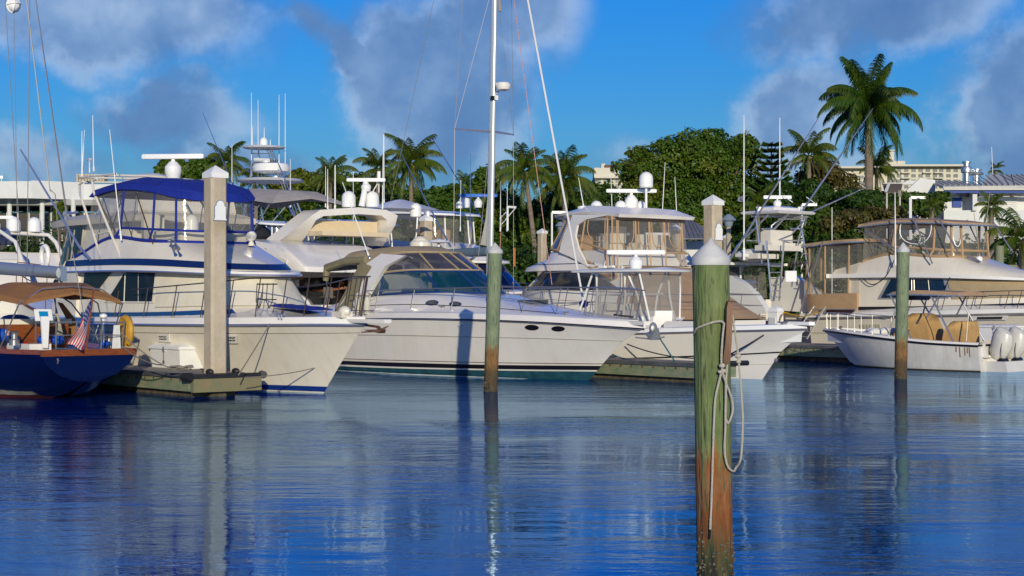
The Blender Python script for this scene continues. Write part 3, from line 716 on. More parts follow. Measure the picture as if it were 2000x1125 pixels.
    M().prism([(x(1750),.3,z(380)),(x(1771),2.,z(355)),(x(1774),2.,z(355)),(x(1755),.3,z(380))],(0,.2,.1)).build('barge_board',WALLW,g)
    # roof ventilators
    for px,r_,h_,zz in((1888,.42,1.1,338),(1907,.5,.55,342)):
        v=empty('roof_ventilator',W3(px,346,Y+8),0,'tall round steel exhaust vent on the roof' if px==1888 else 'squat round steel exhaust vent beside the tall one','vent',None)
        M().lathe([(r_*.5,-.5),(r_*.5,h_*.25),(r_*.95,h_*.3),(r_,h_*.5),(r_*.9,h_*.62),(r_*.55,h_*.7),(r_*.55,h_*.9),(r_*.8,h_*.92),(r_*.8,h_*1.0)],(0,0,0),14).build('housing',ALU,v)
    t=empty('whip_antenna',W3(1940,335,Y+9),0,'thin white aerial pole rising behind the metal roof','antenna'); M().tube([(0,0,-1),(-.12,0,1.75)],.018,5).build('pole',WHT,t)
right_building()
def lamp_posts():
    for px,py,pb,Y,lab in((1778,386,430,98,'white street lamp with a flat head right of the royal palm'),(1566,400,470,99,'white flat headed lamp right of the fishing tower radar'),(1078,415,460,96,'small white lamp in the dark trees above the sedan yacht')):
        t=W3(px,py,Y); o=empty('street_lamp',(t.x,Y,LZ),0,lab,'lamp','shoreline lamps'); h=t.z-LZ
        M().tube([(0,0,0),(0,0,h)],.09 if px==1778 else .06,6).build('post',WHT,o); M().box((.45,0,h),(.9,.25,.16)).build('lamp_head',WHT,o)
    for px,py,Y in((1423,428,66),(1095,440,90)):
        t=W3(px,py,Y); o=empty('dock_lamp',(t.x,Y,0.6),0,'round hooded lamp on a short post '+('beside the tall concrete pile' if px==1423 else 'by the dark trees behind the sedan yacht'),'lamp'); h=t.z-.6
        M().tube([(0,0,0),(0,0,h-.3)],.1,8).build('post',mat('tan_post',(.38,.33,.24),.8),o)
        M().lathe([(.14,-.3),(.2,-.1),(.3,-.06),(.32,-.02),(.2,.1),(.06,.2)],(0,0,h),12).build('lamp_head',mat('grey_lamp',(.2,.25,.3),.4),o)
    # tan rail post structure right of the palm
    t=W3(1756,376,100); o=empty('davit_light_pole',(t.x,100,LZ),0,'slim pink white pole with a dark floodlight bracket right of the royal palm','pole'); h=t.z-LZ
    M().tube([(-.75,0,0),(-.75,0,h)],.05,6).tube([(.05,0,0),(.05,0,h)],.05,6).build('post',mat('pinkish_pole',(.62,.52,.5),.5),o); M().tube([(-.9,0,h),(0.1,0,h),(.1,0,h-.3)],.05,6).box((.02,0,h-.05),(.2,.2,.35)).build('bracket',mat('bronze_bracket',(.12,.10,.09),.5),o)
lamp_posts()
def shed():
    Y=96; o=empty('boat_shed',(W3(1345,560,Y).x,Y,LZ),0,'low shed with a grey ribbed metal roof behind the concrete piles','building'); s=Y/F_PX
    X=lambda px:(px-1345)*s; Z=lambda py:CH-(py-HOR)*s-LZ
    r=M(); r.prism([(X(1290),-2,Z(470)),(X(1400),-2,Z(470)),(X(1354),2,Z(426)),(X(1290),2,Z(426))],(0,.05,.08)); r.build('roof',SHEDM,o)
    for i in range(12): M().tube([(X(1296+9*i),-2,Z(470)+.1),(X(1296+9*i)-(i>6)*(i-6)*.14,2,Z(426)+.1) if i<9 else (X(1296+9*i)-.4*(i-6),0,Z(450)+.1)],.02,4).build('roof_rib',SHEDM,o)
    M().box((X(1345),2,Z(470)/2),(X(1395)-X(1290),3.5,Z(470))).build('wall',WALLW,o)
shed()
def car():
    Y=84; o=empty('parked_car',(W3(1985,545,Y).x,Y,LZ),R(0),'red car parked behind the boats at the right edge, partly hidden','car')
    pr=[(-2.2,.3),(-2.25,.75),(-2.0,1.0),(-1.3,1.08),(-.7,1.5),(.9,1.52),(1.7,1.1),(2.2,1.0),(2.25,.3)]
    M().rings([[(x,y,z-(.04 if abs(y)>.8 else 0)) for x,z in pr] for y in(-.88,-.8,.8,.88)]).build('body',CARR,o)
    M().prism([(-1.2,-.89,1.08),(-.65,-.89,1.44),(.85,-.89,1.46),(1.5,-.89,1.1)],(0,.03,0)).build('window',DGLASS,o)
    M().box((-2.22,-.6,.85),(.1,.3,.15)).build('tail_lamp',RED,o)
    for x in(-1.4,1.4):
        wh=M().tube([(x,-.92,.34),(x,-.66,.34)],.34,16).build('wheel',BLACK,o); M().tube([(x,-.94,.34),(x,-.91,.34)],.2,12).build('rim',ALU,wh)
car()
# ================================================================ piles
def pilemat(name,zg,zo,zd,top,top2,mid,low):
    """weathered timber: green above, rust orange in the splash zone, dark slime below"""
    m=bpy.data.materials.new(name); m.use_nodes=True; MATS[name]=m
    T=NT(m.node_tree); p=m.node_tree.nodes['Principled BSDF']
    tc=T.n('ShaderNodeTexCoord').outputs['Object']; sp=T.n('ShaderNodeSeparateXYZ',i_0=tc)
    mp=T.n('ShaderNodeMapping',i_Vector=tc); mp.inputs['Scale'].default_value=(1,1,.12)
    g=T.n('ShaderNodeTexNoise',i_Vector=mp.outputs[0],i_Scale=16.,i_Detail=6.,i_Roughness=.65).outputs[0]
    g2=T.n('ShaderNodeTexNoise',i_Vector=mp.outputs[0],i_Scale=45.,i_Detail=4.).outputs[0]
    b=T.n('ShaderNodeTexNoise',i_Vector=tc,i_Scale=3.,i_Detail=5.).outputs[0]
    z=T.m('ADD',sp.outputs[2],T.m('MULTIPLY',T.m('SUBTRACT',g,.5),1.1)); z=T.m('ADD',z,T.m('MULTIPLY',T.m('SUBTRACT',b,.5),.5))
    gf=T.n('ShaderNodeMapRange',i_0=g,i_1=.38,i_2=.62).outputs[0]; bf=T.n('ShaderNodeMapRange',i_0=b,i_1=.45,i_2=.65).outputs[0]
    up=T.mix(gf,top,top2); up=T.mix(T.m('MULTIPLY',bf,.5),up,tuple(x*.6 for x in top))
    mi=T.mix(gf,mid,tuple(x*.45 for x in mid)); mi=T.mix(T.m('MULTIPLY',bf,.6),mi,(.30,.17,.07))
    c=T.mix(T.n('ShaderNodeMapRange',i_0=z,i_1=zg-.1,i_2=zg+.12).outputs[0],mi,up)
    c=T.mix(T.n('ShaderNodeMapRange',i_0=z,i_1=zo-.12,i_2=zo+.1).outputs[0],low,c)
    c=T.mix(T.n('ShaderNodeMapRange',i_0=z,i_1=zd-.05,i_2=zd+.05).outputs[0],(.012,.012,.009),c)
    crk=T.n('ShaderNodeMapRange',i_0=g2,i_1=.33,i_2=.42).outputs[0]
    c=T.mix(crk,tuple(x*.35 for x in top2),c)
    T.link(c,p.inputs['Base Color']); p.inputs['Roughness'].default_value=.85
    bp=T.n('ShaderNodeBump',i_Height=T.m('ADD',g2,g),i_Distance=.022,i_Strength=1.); T.link(bp.outputs[0],p.inputs['Normal'])
    return m
PM1=pilemat('near_pile_wood',.98,.30,.1,(.115,.17,.05),(.19,.225,.09),(.30,.10,.022),(.045,.05,.015))
PM2=pilemat('mid_pile_wood',1.05,.52,.03,(.16,.22,.13),(.22,.26,.15),(.25,.12,.03),(.07,.045,.018))
def timber_pile(xb,xt,Y,r,zt,capr,caph,label,m,group=None):
    o=empty('timber_pile',(xb,Y,0),0,label,'mooring pile',group)
    q=M(); K=16; rr=rnd(int(Y*10)); n=20
    bump=[1+rr.uniform(-.02,.02) for _ in range(n)]
    rings=[]
    for i in range(K+1):
        t=i/K; z=-1.5+(zt+1.5)*t; rad=r*(.94+.06*t)*(1+.012*math.sin(5*t+Y)); cx=(xt-xb)*max(0,z)/zt
        rings.append([(cx+rad*bump[k]*(1+rr.uniform(-.004,.004))*math.cos(2*math.pi*k/n),rad*bump[k]*math.sin(2*math.pi*k/n),z) for k in range(n)])
    q.rings(rings); q.build('post',m,o)
    bn=M()
    for i in range(150):
        a=rr.uniform(0,6.283); z=rr.gauss(.12,.14); bn.ell((r*.96*math.cos(a),r*.96*math.sin(a),z),(rr.uniform(.008,.02),)*2+(rr.uniform(.006,.016),),5,3)
    bn.build('barnacles',mat('barnacle_shell',(.17,.15,.10),.9,var=.6,vscale=20),o,kind='stuff')
    M().lathe([(capr*.97,-.0),(capr,.02),(capr*.97,caph*.26),(capr*.93,caph*.32),(capr*.05,caph),(.004,caph+.004)],(xt-xb,0,zt-caph*.25),24).build('cap',CAPM,o)
    return o
near_pile=timber_pile((1397-1000)/245,(1388-1000)/245,F_PX/245,.150,CH+(HOR-505)/245,.160,.215,'big round green and orange timber pile in the foreground, hung with looped white rope',PM1)
Yn=F_PX/245
timber_pile((958-1000)/F_PX*wlY(765),(967-1000)/F_PX*wlY(765),wlY(765),.172,CH+(HOR-490)*wlY(765)/F_PX,.19,.26,'round timber pile with a white cone cap standing before the white express cruiser',PM2,'round timber piles with white caps')
timber_pile((1759-1000)/F_PX*wlY(741),(1764-1000)/F_PX*wlY(741),wlY(741),.175,CH+(HOR-488)*wlY(741)/F_PX,.18,.27,'round timber pile with a white cone cap in front of the small centre console',PM2,'round timber piles with white caps')
def stub_pile(px,w_,pt,Y,label):
    o=empty('timber_pile',((px-1000)/F_PX*Y,Y,0),0,label,'mooring pile'); h=CH+(HOR-pt)*Y/F_PX; r=w_/2*Y/F_PX
    M().tube([(0,0,-1),(0,0,h)],[r,r],14).build('post',mat('pale_green_timber',(.15,.19,.10),.85,col2=(.22,.22,.14),vscale=4,stretch=(1,1,.2)),o)
stub_pile(1952,17,480,78,'capless green pile between the palm and the tan canopy yacht')
stub_pile(866,11,479,70,'short green pile top showing over the express cruiser canopy')
# cleat and ropes on the near pile
c0=near_pile
def npt(px,py,dy=-.165): return Vector(((px-1397)/245,dy,CH+(HOR-py)/245))
cl=M(); P_=[npt(1413,590,-.16),npt(1421,588,-.20),npt(1421,655,-.215),npt(1407,712,-.20),npt(1403,700,-.165)]
cl.rings([[npt(1417+dx,586,-.14),npt(1427+dx,588,-.15),npt(1426+dx,590,-.20),npt(1416+dx,589,-.20)] for dx in(0,)]+[[npt(1412+a,y,-.13),npt(1425+a*.6,y,-.145),npt(1424+a*.6,y,-.215),npt(1413+a,y,-.215)] for y,a in((600,0),(640,-1),(668,-3),(700,-7))]+[[npt(1408,712,-.13),npt(1416,712,-.145),npt(1415,711,-.19),npt(1408,711,-.19)]])
cl.build('wooden_cleat',mat('cleat_wood',(.21,.115,.06),.7,col2=(.12,.06,.035),vscale=14,stretch=(1,1,.15),bump=.004,bscale=30),c0)
def rope(path,r,name,label,m,strand=True,par=None,cat='rope',group=None,loc=(0,0,0)):
    """three strand rope along a path"""
    pts=[Vector(p) for p in path]
    sm=[Vector(cr([tuple(p) for p in pts],t)) for t in np.linspace(0,len(pts)-1,max(12,(len(pts)-1)*14))]
    L=sum((sm[i+1]-sm[i]).length for i in range(len(sm)-1)); q=M()
    if not strand: q.tube(sm,r,6)
    else:
        n=int(L/(r*1.1)); acc=0; i=0; fine=[]
        cum=[0]
        for k in range(len(sm)-1): cum.append(cum[-1]+(sm[k+1]-sm[k]).length)
        for k in range(n+1):
            d=L*k/n
            while i<len(sm)-2 and cum[i+1]<d: i+=1
            f=(d-cum[i])/max(1e-6,cum[i+1]-cum[i]); fine.append(sm[i].lerp(sm[i+1],f))
        for s_ in range(3):
            path2=[]
            for k,pp in enumerate(fine):
                t=(fine[min(k+1,n)]-fine[max(k-1,0)]).normalized(); a=t.orthogonal() if abs(t.y)<.99 else Vector((1,0,0))
                a=t.cross(Vector((0,1,0))); a=a.normalized() if a.length>1e-4 else Vector((1,0,0)); b=t.cross(a)
                ang=k*r*1.1/(r*7)*2*math.pi+s_*2.094
                path2.append(pp+(a*math.cos(ang)+b*math.sin(ang))*r*.5)
            q.tube(path2,r*.56,5)
    o=q.build(name,m,par)
    if par is None: props(o,label,cat,group); o.location=loc
    return o
ro=empty('mooring_rope',near_pile.location,0,'coil of thick white rope wound round the foreground pile and hanging in long loops','rope')
def npr(px,py,k=1.05):     # point on the front of the round pile
    x=(px-1397)/245; rr=.157*k; y=-math.sqrt(max(.0004,rr*rr-min(abs(x+.02),rr*.98)**2))-.012
    return Vector((x,y,CH+(HOR-py)/245))
rr_=.0092
rope([npr(1356,650)+Vector((0,.10,-.02)),npr(1357,642),npr(1372,634),npr(1390,628),npr(1404,627,1.12),npr(1408,632,1.2)],rr_,'rope_turn','',ROPEW,par=ro)
for k in range(1): rope([npr(1356,650)+Vector((0,.10,-.02)),Vector((-.1,.14,CH-.27)),Vector((.05,.17,CH-.22)),Vector((.155,.08,CH-.2)),npr(1425,622,1.1)],rr_,'rope_back','',ROPEW,par=ro)
rope([npr(1408,630,1.25),npr(1405,660,1.2),npr(1403,700,1.15),npr(1404,718,1.2),npr(1398,745,1.12),npr(1391,780,1.1),npr(1388,850),npr(1386,920),npr(1384,980),npr(1382,1028)],rr_,'rope_tail','',ROPEW,par=ro)
rope([npr(1382,1028),npr(1381,1046)],rr_*.8,'taped_rope_end','',BLK,par=ro,strand=False)
rope([npr(1413,640,1.2),npr(1415,690,1.25),npr(1412,750,1.2),npr(1411,830,1.15),npr(1410,880,1.12),npr(1417,908,1.12),npr(1430,918,1.1)+Vector((0,-.01,0)),npr(1436,912,1.1),Vector((.19,-.10,CH-1.27)),Vector((.205,-.1,CH-1.0)),Vector((.195,-.1,CH-.78)),Vector((.172,-.1,CH-.5)),Vector((.152,-.1,CH-.33)),npr(1426,615,1.15)],rr_,'rope_loop','',ROPEW,par=ro)
rope([npr(1404,722,1.25),npr(1412,745,1.2),npr(1424,775,1.15),npr(1427,800,1.15),npr(1418,823,1.12),npr(1412,815,1.12)],rr_,'rope_bight','',ROPEW,par=ro)
kn=M(); 
for a,b,c in((1404,712,.026),(1408,722,.02),(1400,724,.018),(1438,694,.028),(1439,705,.022)): kn.ell(tuple(npr(a,b,1.25)) if a<1430 else ((a-1397)/245,-.1,CH+(HOR-b)/245),(c,c*.8,c*.8),9,6)
kn.build('rope_knots',ROPEW,ro)
# ---------------------------------------------------------------- square concrete piles
def conc_pile(pxl,pxr,pyt,Y,zb,label,sign=False,ang=-50,w_=None,group='square concrete piles with pyramid caps'):
    cx=((pxl+pxr)/2-1000)/F_PX*Y; s=Y/F_PX; w_=w_ or (pxr-pxl)*s/1.40; zt=CH+(HOR-pyt)*s
    o=empty('concrete_pile',(cx,Y,0),R(ang),label,'pile',group); h=w_*.5; b=.13*w_
    ring=lambda z,k=1.: [(x*k,y*k,z) for x,y in((-h,-h+b),(-h+b,-h),(h-b,-h),(h,-h+b),(h,h-b),(h-b,h),(-h+b,h),(-h,h-b))]
    ch=w_*.42; M().rings([ring(z) for z in(-1.5,0,zt*.5,zt-ch-.05)]).build('post',CONC,o,sharp=20)
    M().rings([[(x*1.04,y*1.04,z) for x,y,_ in ring(0)] for z in(-1.4,.0,.26,.30)]).build('waterline_growth',CONCG,o,sharp=20)
    sq=lambda k,z:[(-h*k,-h*k,z),(h*k,-h*k,z),(h*k,h*k,z),(-h*k,h*k,z)]
    M().rings([sq(1.06,zt-ch-.30*w_),sq(1.07,zt-ch-.02*w_),sq(1.0,zt-ch+.01),sq(.02,zt)]).build('cap',WHT,o,sharp=15)
    if sign:
        sp=M(); x0=h+.006; W_=w_*.84; zc=sign; H_=w_*1.15
        out=[(-.5,0),(.5,0),(.5,.08),(.44,.08),(.44,.70),(.34,.74),(.30,.80)]+[(.30*math.cos(a),.80+.22*math.sin(a)) for a in [R(x) for x in(20,45,70,90,110,135,160)]]+[(-.30,.80),(-.34,.74),(-.44,.70),(-.44,.08),(-.5,.08)]
        M().prism([(x0,y*W_,zc+z*H_) for y,z in out],(.014,0,0)).build('sign_border',mat('blue_grey_sign_border',(.16,.22,.32),.5),o)
        M().prism([(x0+.012,y*W_*.90,zc+.03*H_+z*H_*.93) for y,z in out],(.012,0,0)).build('sign_plate',WHT,o)
    return o
cp=conc_pile(396,445,323,37.25,0,'tall square concrete pile with a blank white plaque rising beside the blue canvas flybridge',sign=CH+(HOR-432)*37.25/F_PX)
conc_pile(1372,1413,380,62,0,'wide square concrete pile with a white plaque directly behind the foreground pile',sign=CH+(HOR-470)*62/F_PX)
conc_pile(819,846,418,66,0,'square concrete pile standing behind the canopy of the express cruiser')
conc_pile(1308,1332,438,61,0,'square concrete pile at the right end of the tan flybridge enclosure')
conc_pile(1049,1069,446,80,0,'small square concrete pile against the dark trees left of the sedan yacht')
conc_pile(1412,1428,457,84,0,'smallest square concrete pile, just right of the cone capped foreground pile')

# ================================================================ docks
DA=R(-50)
def dock(px,py,L,wd,zt,label,bolts=14,end_board=False,name='floating_dock'):
    """px,py: waterline of the near front corner; the dock runs back along the slips"""
    Y=wlY(py); o=empty(name,((px-1000)/F_PX*Y,Y,0),DA,label,'dock')
    # local x toward camera right is +u; body extends to -u, near face at v=0, far at v=wd
    M().box((-L/2,wd/2,zt-.04),(L,wd,.08)).build('deck_slab',DECKM,o)
    M().box((-L/2,wd/2,-.15),(L-.25,wd-.22,.75)).build('concrete_float',CONCG,o)
    n=int(L/3)+1
    for i in range(n):
        a=-L*i/n; b=-L*(i+1)/n
        for v in(-.02,wd+.02): M().box(((a+b)/2,v,zt-.24),(abs(a-b)-.02,.09,.30)).build('fascia_board',GRNW,o)
        M().box(((a+b)/2,-.08,zt-.045),(abs(a-b)-.015,.07,.10)).build('rub_strip',mat('grey_rub_strip',(.10,.105,.12),.6,var=.4),o)
    M().box((.02,wd/2,zt-.24),(.09,wd+.1,.30)).build('end_board',GRNW,o)
    M().box((.08,wd/2,zt-.045),(.07,wd,.10)).build('end_rub_strip',BLACK,o)
    me=M().lathe([(.035,-.03),(.035,0),(.02,.012)],(0,0,0),8,axis=(0,-1,0)).build('bolt',RUST,o); me.location=(-.4,-.07,zt-.15)
    for i in range(1,bolts):
        b=inst(me,o,(-.4-i*.42,-.07,zt-.15))
    for x in (-.6,): 
        c=M(); c.tube([(x-.14,wd*.5,zt+.07),(x+.14,wd*.5,zt+.07)],.018,6).tube([(x-.05,wd*.5,zt),(x-.05,wd*.5,zt+.07)],.016,6).tube([(x+.05,wd*.5,zt),(x+.05,wd*.5,zt+.07)],.016,6); c.build('dock_cleat',TARN,o)
    return o
d1=dock(374,776,13,1.3,.52,'floating dock finger in the left foreground carrying the white box',22)
# cross piece with fender round the concrete pile at its head
M().box((.26,.75,.27),(.12,1.75,.30)).build('head_board',GRNW2,d1)
M().box((.22,.75,.47),(.24,1.9,.09)).build('head_fender',BLACK,d1)
M().tube([(.1,-.28,.47),(.36,-.2,.47)],.09,8).build('corner_fender',BLACK,d1); M().tube([(.1,1.75,.47),(.36,1.65,.47)],.09,8).build('corner_fender',BLACK,d1)
M().ell((.02,.45,.56),(.12,.09,.07)).ell((.02,1.12,.56),(.12,.09,.07)).build('roller_fender',BLACK,d1)
d2=dock(1368,749,16,1.25,.52,'floating dock finger in the middle, left of the foreground pile',26)
M().tube([(.05,-.1,.50),(.2,1.6,.50)],.07,8).build('corner_fender',BLACK,d2)
d3=dock(1685,709,8,2.2,.55,'floating dock behind the bow of the small centre console',12)
# black hose / lines over the dock edges
rope([(-5.1,-.13,.55),(-5.1,-.14,.2),(-5.15,-.12,-.1)],.02,'dock_line','',BLK,strand=False,par=d2)
def dock_box(px,py,L,wd,h,label,z0=.52,lid=.2,ang=-50,Y=None):
    """px,py: bottom of the near corner"""
    Y=Y or (CH-z0)*F_PX/(py-HOR); o=empty('dock_box',((px-1000)/F_PX*Y,Y,z0),R(ang),label,'dock box')
    b=M(); b.rings([[(-L+k,0+k,z),(0-k,0+k,z),(0-k,wd-k,z),(-L+k,wd-k,z)] for z,k in((0,.03),(.02,.02),(h,-.02))]); b.build('box_body',WHT,o,sharp=20)
    e=.06; l_=M(); l_.rings([[(-L-e+k,-e+k,z),(e-k,-e+k,z),(e-k,wd+e-k,z),(-L-e+k,wd+e-k,z)] for z,k in((h-.02,0),(h+.04,0),(h+.05,.02),(h+lid,.22),(h+lid+.01,.26))]); l_.build('lid',WHT,o,sharp=20)
    hs=M().box((-L/2,-.04,h-.02),(.09,.04,.12)).build('hasp',ALU,o); M().tube([(-L/2,-.055,h-.06),(-L/2,-.05,h-.3)],.008,4).box((-L/2,-.05,h-.33),(.04,.03,.06)).build('padlock',TARN,o)
    return o
dock_box(351,722,1.45,.68,.50,'white hasped dock box with sloped lid on the left dock by the concrete pile',z0=.5,lid=.12)
dock_box(1465,640,.9,.6,.30,'small white box with a flat lid, left of the shore power pedestal',z0=.55,lid=.05,Y=58)
dock_box(1975,700,1.3,.7,.72,'large white dock box by the outboard engines at the right edge',z0=.5,lid=.08,Y=56)
dock_box(62,640,1.1,.8,1.0,'tall white dock box half hidden under the brown bimini at the far left',z0=.3,lid=.1,Y=50)
def pedestal():
    Y=58; t=W3(1515,640,Y); o=empty('power_pedestal',(t.x,Y,.55),R(-50),'white shore power pedestal with an orange outlet, right of the small flat lidded box','power pedestal')
    M().rings([[(x*k,y*k,z) for x,y in((-.22,-.18),(.22,-.18),(.22,.18),(-.22,.18))] for z,k in((0,1),(1.15,.93),(1.18,1.05),(1.3,.8),(1.38,.2))]).build('housing',WHT,o,sharp=20)
    M().box((0,-.19,.75),(.3,.04,.45)).build('meter_panel',mat('pale_panel',(.6,.6,.58),.4),o)
    M().box((-.09,-.195,.25),(.05,.05,.3)).box((.09,-.195,.25),(.05,.05,.3)).build('outlet',mat('orange_plug',(.5,.16,.02),.5),o)
    M().ell((-.12,-.2,.12),.06,6,5).ell((.12,-.2,.12),.06,6,5).build('blue_cord_end',BRIGHTB,o)
    rope([W3(1520,636,Y-.2),W3(1530,612,Y-.4),W3(1545,614,Y),W3(1570,618,Y+1.5),W3(1600,610,Y+3)],.022,'power_cable','yellow shore power cord looping from the pedestal to the tan canopy yacht',mat('yellow_cord',(.5,.28,.01),.6),strand=False,cat='cord')
pedestal()
# ================================================================ A: flybridge sportfisher with blue canvas
def boat_a():
    b=Boat('motor_yacht','cream flybridge yacht with royal blue canvas and blue stripes beside the left dock','motor yacht',632,768,-50)
    T=b.T
    H_=b.shell([[(-12.6,1.2,-.5),(-9,1.2,-.5),(-6,1.0,-.5),(-3.6,.5,-.5),(-2.2,.2,-.5),(-1.4,.08,-.5),(-.9,0,-.5)],
      [(-12.6,1.85,0),(-9,1.95,0),(-6,1.78,0),(-3.6,1.22,0),(-2,.68,0),(-.9,.28,0),(0,0,0)],
      [(-12.6,1.88,.17),(-9,1.98,.17),(-6,1.82,.17),(-3.55,1.28,.17),(-1.9,.74,.17),(-.75,.32,.17),(.16,0,.17)],
      [(-12.6,1.97,.85),(-9,2.1,.85),(-5.8,2.0,.85),(-3.2,1.56,.85),(-1.5,1.0,.85),(-.1,.5,.85),(.85,0,.85)],
      [(-12.6,2.02,1.32),(-9,2.2,1.34),(-5.6,2.15,1.36),(-2.9,1.82,1.38),(-1.0,1.27,1.4),(.45,.66,1.42),(1.45,0,1.44)],
      [(-12.6,2.05,1.5),(-9,2.24,1.53),(-5.5,2.2,1.56),(-2.75,1.92,1.58),(-.85,1.38,1.6),(.6,.76,1.62),(1.72,0,1.62)]])
    q=H_.skin(sub=5); H_.stern(q); b.add('hull',q,GELC)
    b.add('boot_stripe',H_.patch(0,12,1.25,1.95,.005,.01,nt_=60,nh=2),BOOTB)
    q=H_.line(0,12,5,.035,.01,k=70); b.add('rub_rail',q,ALU)
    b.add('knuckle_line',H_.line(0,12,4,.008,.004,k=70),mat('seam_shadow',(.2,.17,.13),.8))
    # hawse / vents on the hull side
    for pxs in((441,471,654,669),(308,336,650,662)):
        u0,_=b.uz(pxs[0],660,-2.15)[:2]
        for k in range(1):
            t=None
        best=b.tp(H_,(pxs[0]+pxs[1])/2,3.8)
        f=b.add('hull_vent_frame',H_.patch(best-.09,best+.09,3.62,3.98,.02,.04,nt_=4,nh=3),GELW)
        H_.patch(best-.065,best+.05,3.70,3.92,.03,.03,nt_=3,nh=2).build('vent_opening',DARK,f)
    # deck with moulded bulwark
    D=b.shell([[(x,y,z) for x,y,z in H_.L[5]],
      [(x-.03,max(0,y-.05),z+.17) for x,y,z in H_.L[5]],
      [(x-.06,max(0,y-.12),z+.19) for x,y,z in H_.L[5]],
      [(-12.4,1.7,1.62),(-9,1.85,1.66),(-5.3,1.8,1.7),(-2.8,1.5,1.74),(-1.2,1.0,1.80),(0,.5,1.82),(.9,0,1.83)],
      [(-12.2,1.5,1.70),(-9,1.55,1.78),(-5.0,1.45,1.96),(-3.0,1.1,2.0),(-1.8,.7,2.0),(-.9,.35,1.96),(-.3,0,1.92)]])
    q=D.skin(sub=5,cap_top=True); b.add('deck',q,GELW)
    s=D.patch(2.0,4.2,3.05,3.75,.006,.01,nt_=24,nh=2)
    # house
    Hs=b.shell([[(-9.3,0,1.6),(-9.3,1.68,1.6),(-9.15,1.74,1.6),(-7,1.75,1.62),(-4.6,1.65,1.7),(-2.6,1.3,1.8),(-1.4,.8,1.85),(-1.0,0,1.85)],
      [(-9.3,0,2.0),(-9.3,1.66,2.0),(-9.15,1.72,2.0),(-7,1.72,2.0),(-4.7,1.62,2.0),(-3.0,1.25,2.02),(-1.9,.72,2.02),(-1.5,0,2.02)],
      [(-9.3,0,3.0),(-9.3,1.6,3.0),(-9.15,1.66,3.0),(-7,1.66,3.0),(-5.1,1.5,2.95),(-3.7,1.15,2.9),(-2.8,.65,2.88),(-2.5,0,2.88)]])
    b.add('deckhouse',Hs.skin(sub=5,cap_top=True,hs=2),GELC)
    b.add('side_stripe',Hs.patch(2.0,5.4,.15,.6,.008,.012,nt_=26),BLUES)
    b.add('stripe_outline',Hs.line(2,5.4,.08,.006,.01,k=26).tube([Hs.P(5.4,.08+.6*k/3)+Hs.N(5.4,.3)*.01 for k in range(4)],.006,4),BLK)
    def tt(sh,px,py,h,w_):
        u=b.uz(px,py,-w_)[0]; return min([x*.01 for x in range(100,int((sh.n-1)*100))],key=lambda t:abs(sh.P(t,h).x-u))
    g1a,g1b=tt(Hs,210,587,1.1,1.7),tt(Hs,296,587,1.1,1.7); g0=tt(Hs,243,527,1.9,1.68); g1=tt(Hs,296,527,1.9,1.68)
    f=b.add('saloon_window',Hs.patch(g1a-.03,g1b+.02,1.10,1.93,.012,.02,t0b=g0-.03,t1b=g1+.02,nt_=8,nh=4),mat('window_frame_white',(.66,.62,.54),.4))
    Hs.patch(g1a+.02,g1b-.01,1.14,1.89,.02,.02,t0b=g0+.02,t1b=g1-.01,nt_=8,nh=4).build('pane',DGLASS,f)
    for fr in(.42,.72): 
        ta=g1a+(g1b-g1a)*fr; tb=g1a+(g1b-g1a)*fr
        M().tube([Hs.P(ta,1.12)+Hs.N(ta,1.2)*.03,Hs.P(tb,1.9)+Hs.N(tb,1.8)*.03],.025 if fr<.5 else .015,4).build('mullion',MATS['window_frame_white'],f)
    a0,a1,a2=tt(Hs,163,560,1.3,1.7),tt(Hs,165,532,1.9,1.7),tt(Hs,188,532,1.9,1.7)
    f=b.add('aft_window',Hs.patch(max(a0,1.05),a0+.42,1.35,1.92,.012,.02,t0b=max(a1,1.05),t1b=a1+.72,nt_=4,nh=3),DGLASS)
    # canvas windscreen cover wraps round the front
    cv=b.add('windscreen_cover',Hs.patch(g1b+.06,2*7-g1b-.06,.98,1.97,.03,.02,t0b=g1+.04,t1b=14-g1-.04,nt_=60,nh=5),WCANV)
    # brow
    Br=b.shell([[(-10.2,0,2.9),(-10.2,1.82,2.9),(-10.0,1.9,2.9),(-7,1.92,2.9),(-4.9,1.8,2.86),(-3.3,1.42,2.8),(-2.3,.8,2.76),(-1.95,0,2.75)],
      [(-10.2,0,3.06),(-10.2,1.82,3.06),(-10.0,1.88,3.06),(-7,1.9,3.05),(-4.9,1.78,3.0),(-3.3,1.4,2.92),(-2.35,.78,2.86),(-2.0,0,2.85)]])
    b.add('flybridge_deck',Br.skin(sub=5,cap_top=True,cap_bot=True),GELW)
    b.add('brow_moulding',Br.line(1,13,.15,.03,.01,k=60),ALU)
    Co=b.shell([[(-10.0,0,3.04),(-10.0,1.74,3.04),(-9.8,1.8,3.04),(-7,1.84,3.04),(-5.0,1.7,2.99),(-3.5,1.3,2.92),(-2.6,.72,2.88),(-2.2,0,2.86)],
      [(-9.9,0,3.22),(-9.9,1.7,3.22),(-9.6,1.76,3.24),(-7,1.79,3.24),(-5.1,1.65,3.2),(-3.7,1.24,3.12),(-2.9,.68,3.06),(-2.5,0,3.04)],
      [(-9.6,0,3.3),(-9.6,1.6,3.3),(-9.2,1.66,3.42),(-7.6,1.64,3.8),(-5.9,1.5,3.68),(-5.1,1.2,3.64),(-4.75,.7,3.62),(-4.65,0,3.62)]])
    b.add('flybridge_coaming',Co.skin(sub=5,hs=2),GELC)
    b.add('coaming_stripe',Co.patch(1.6,12.4,.18,1.0,.006,.01,nt_=60,nh=2),mat('navy_stripe',(.006,.02,.10),.35))
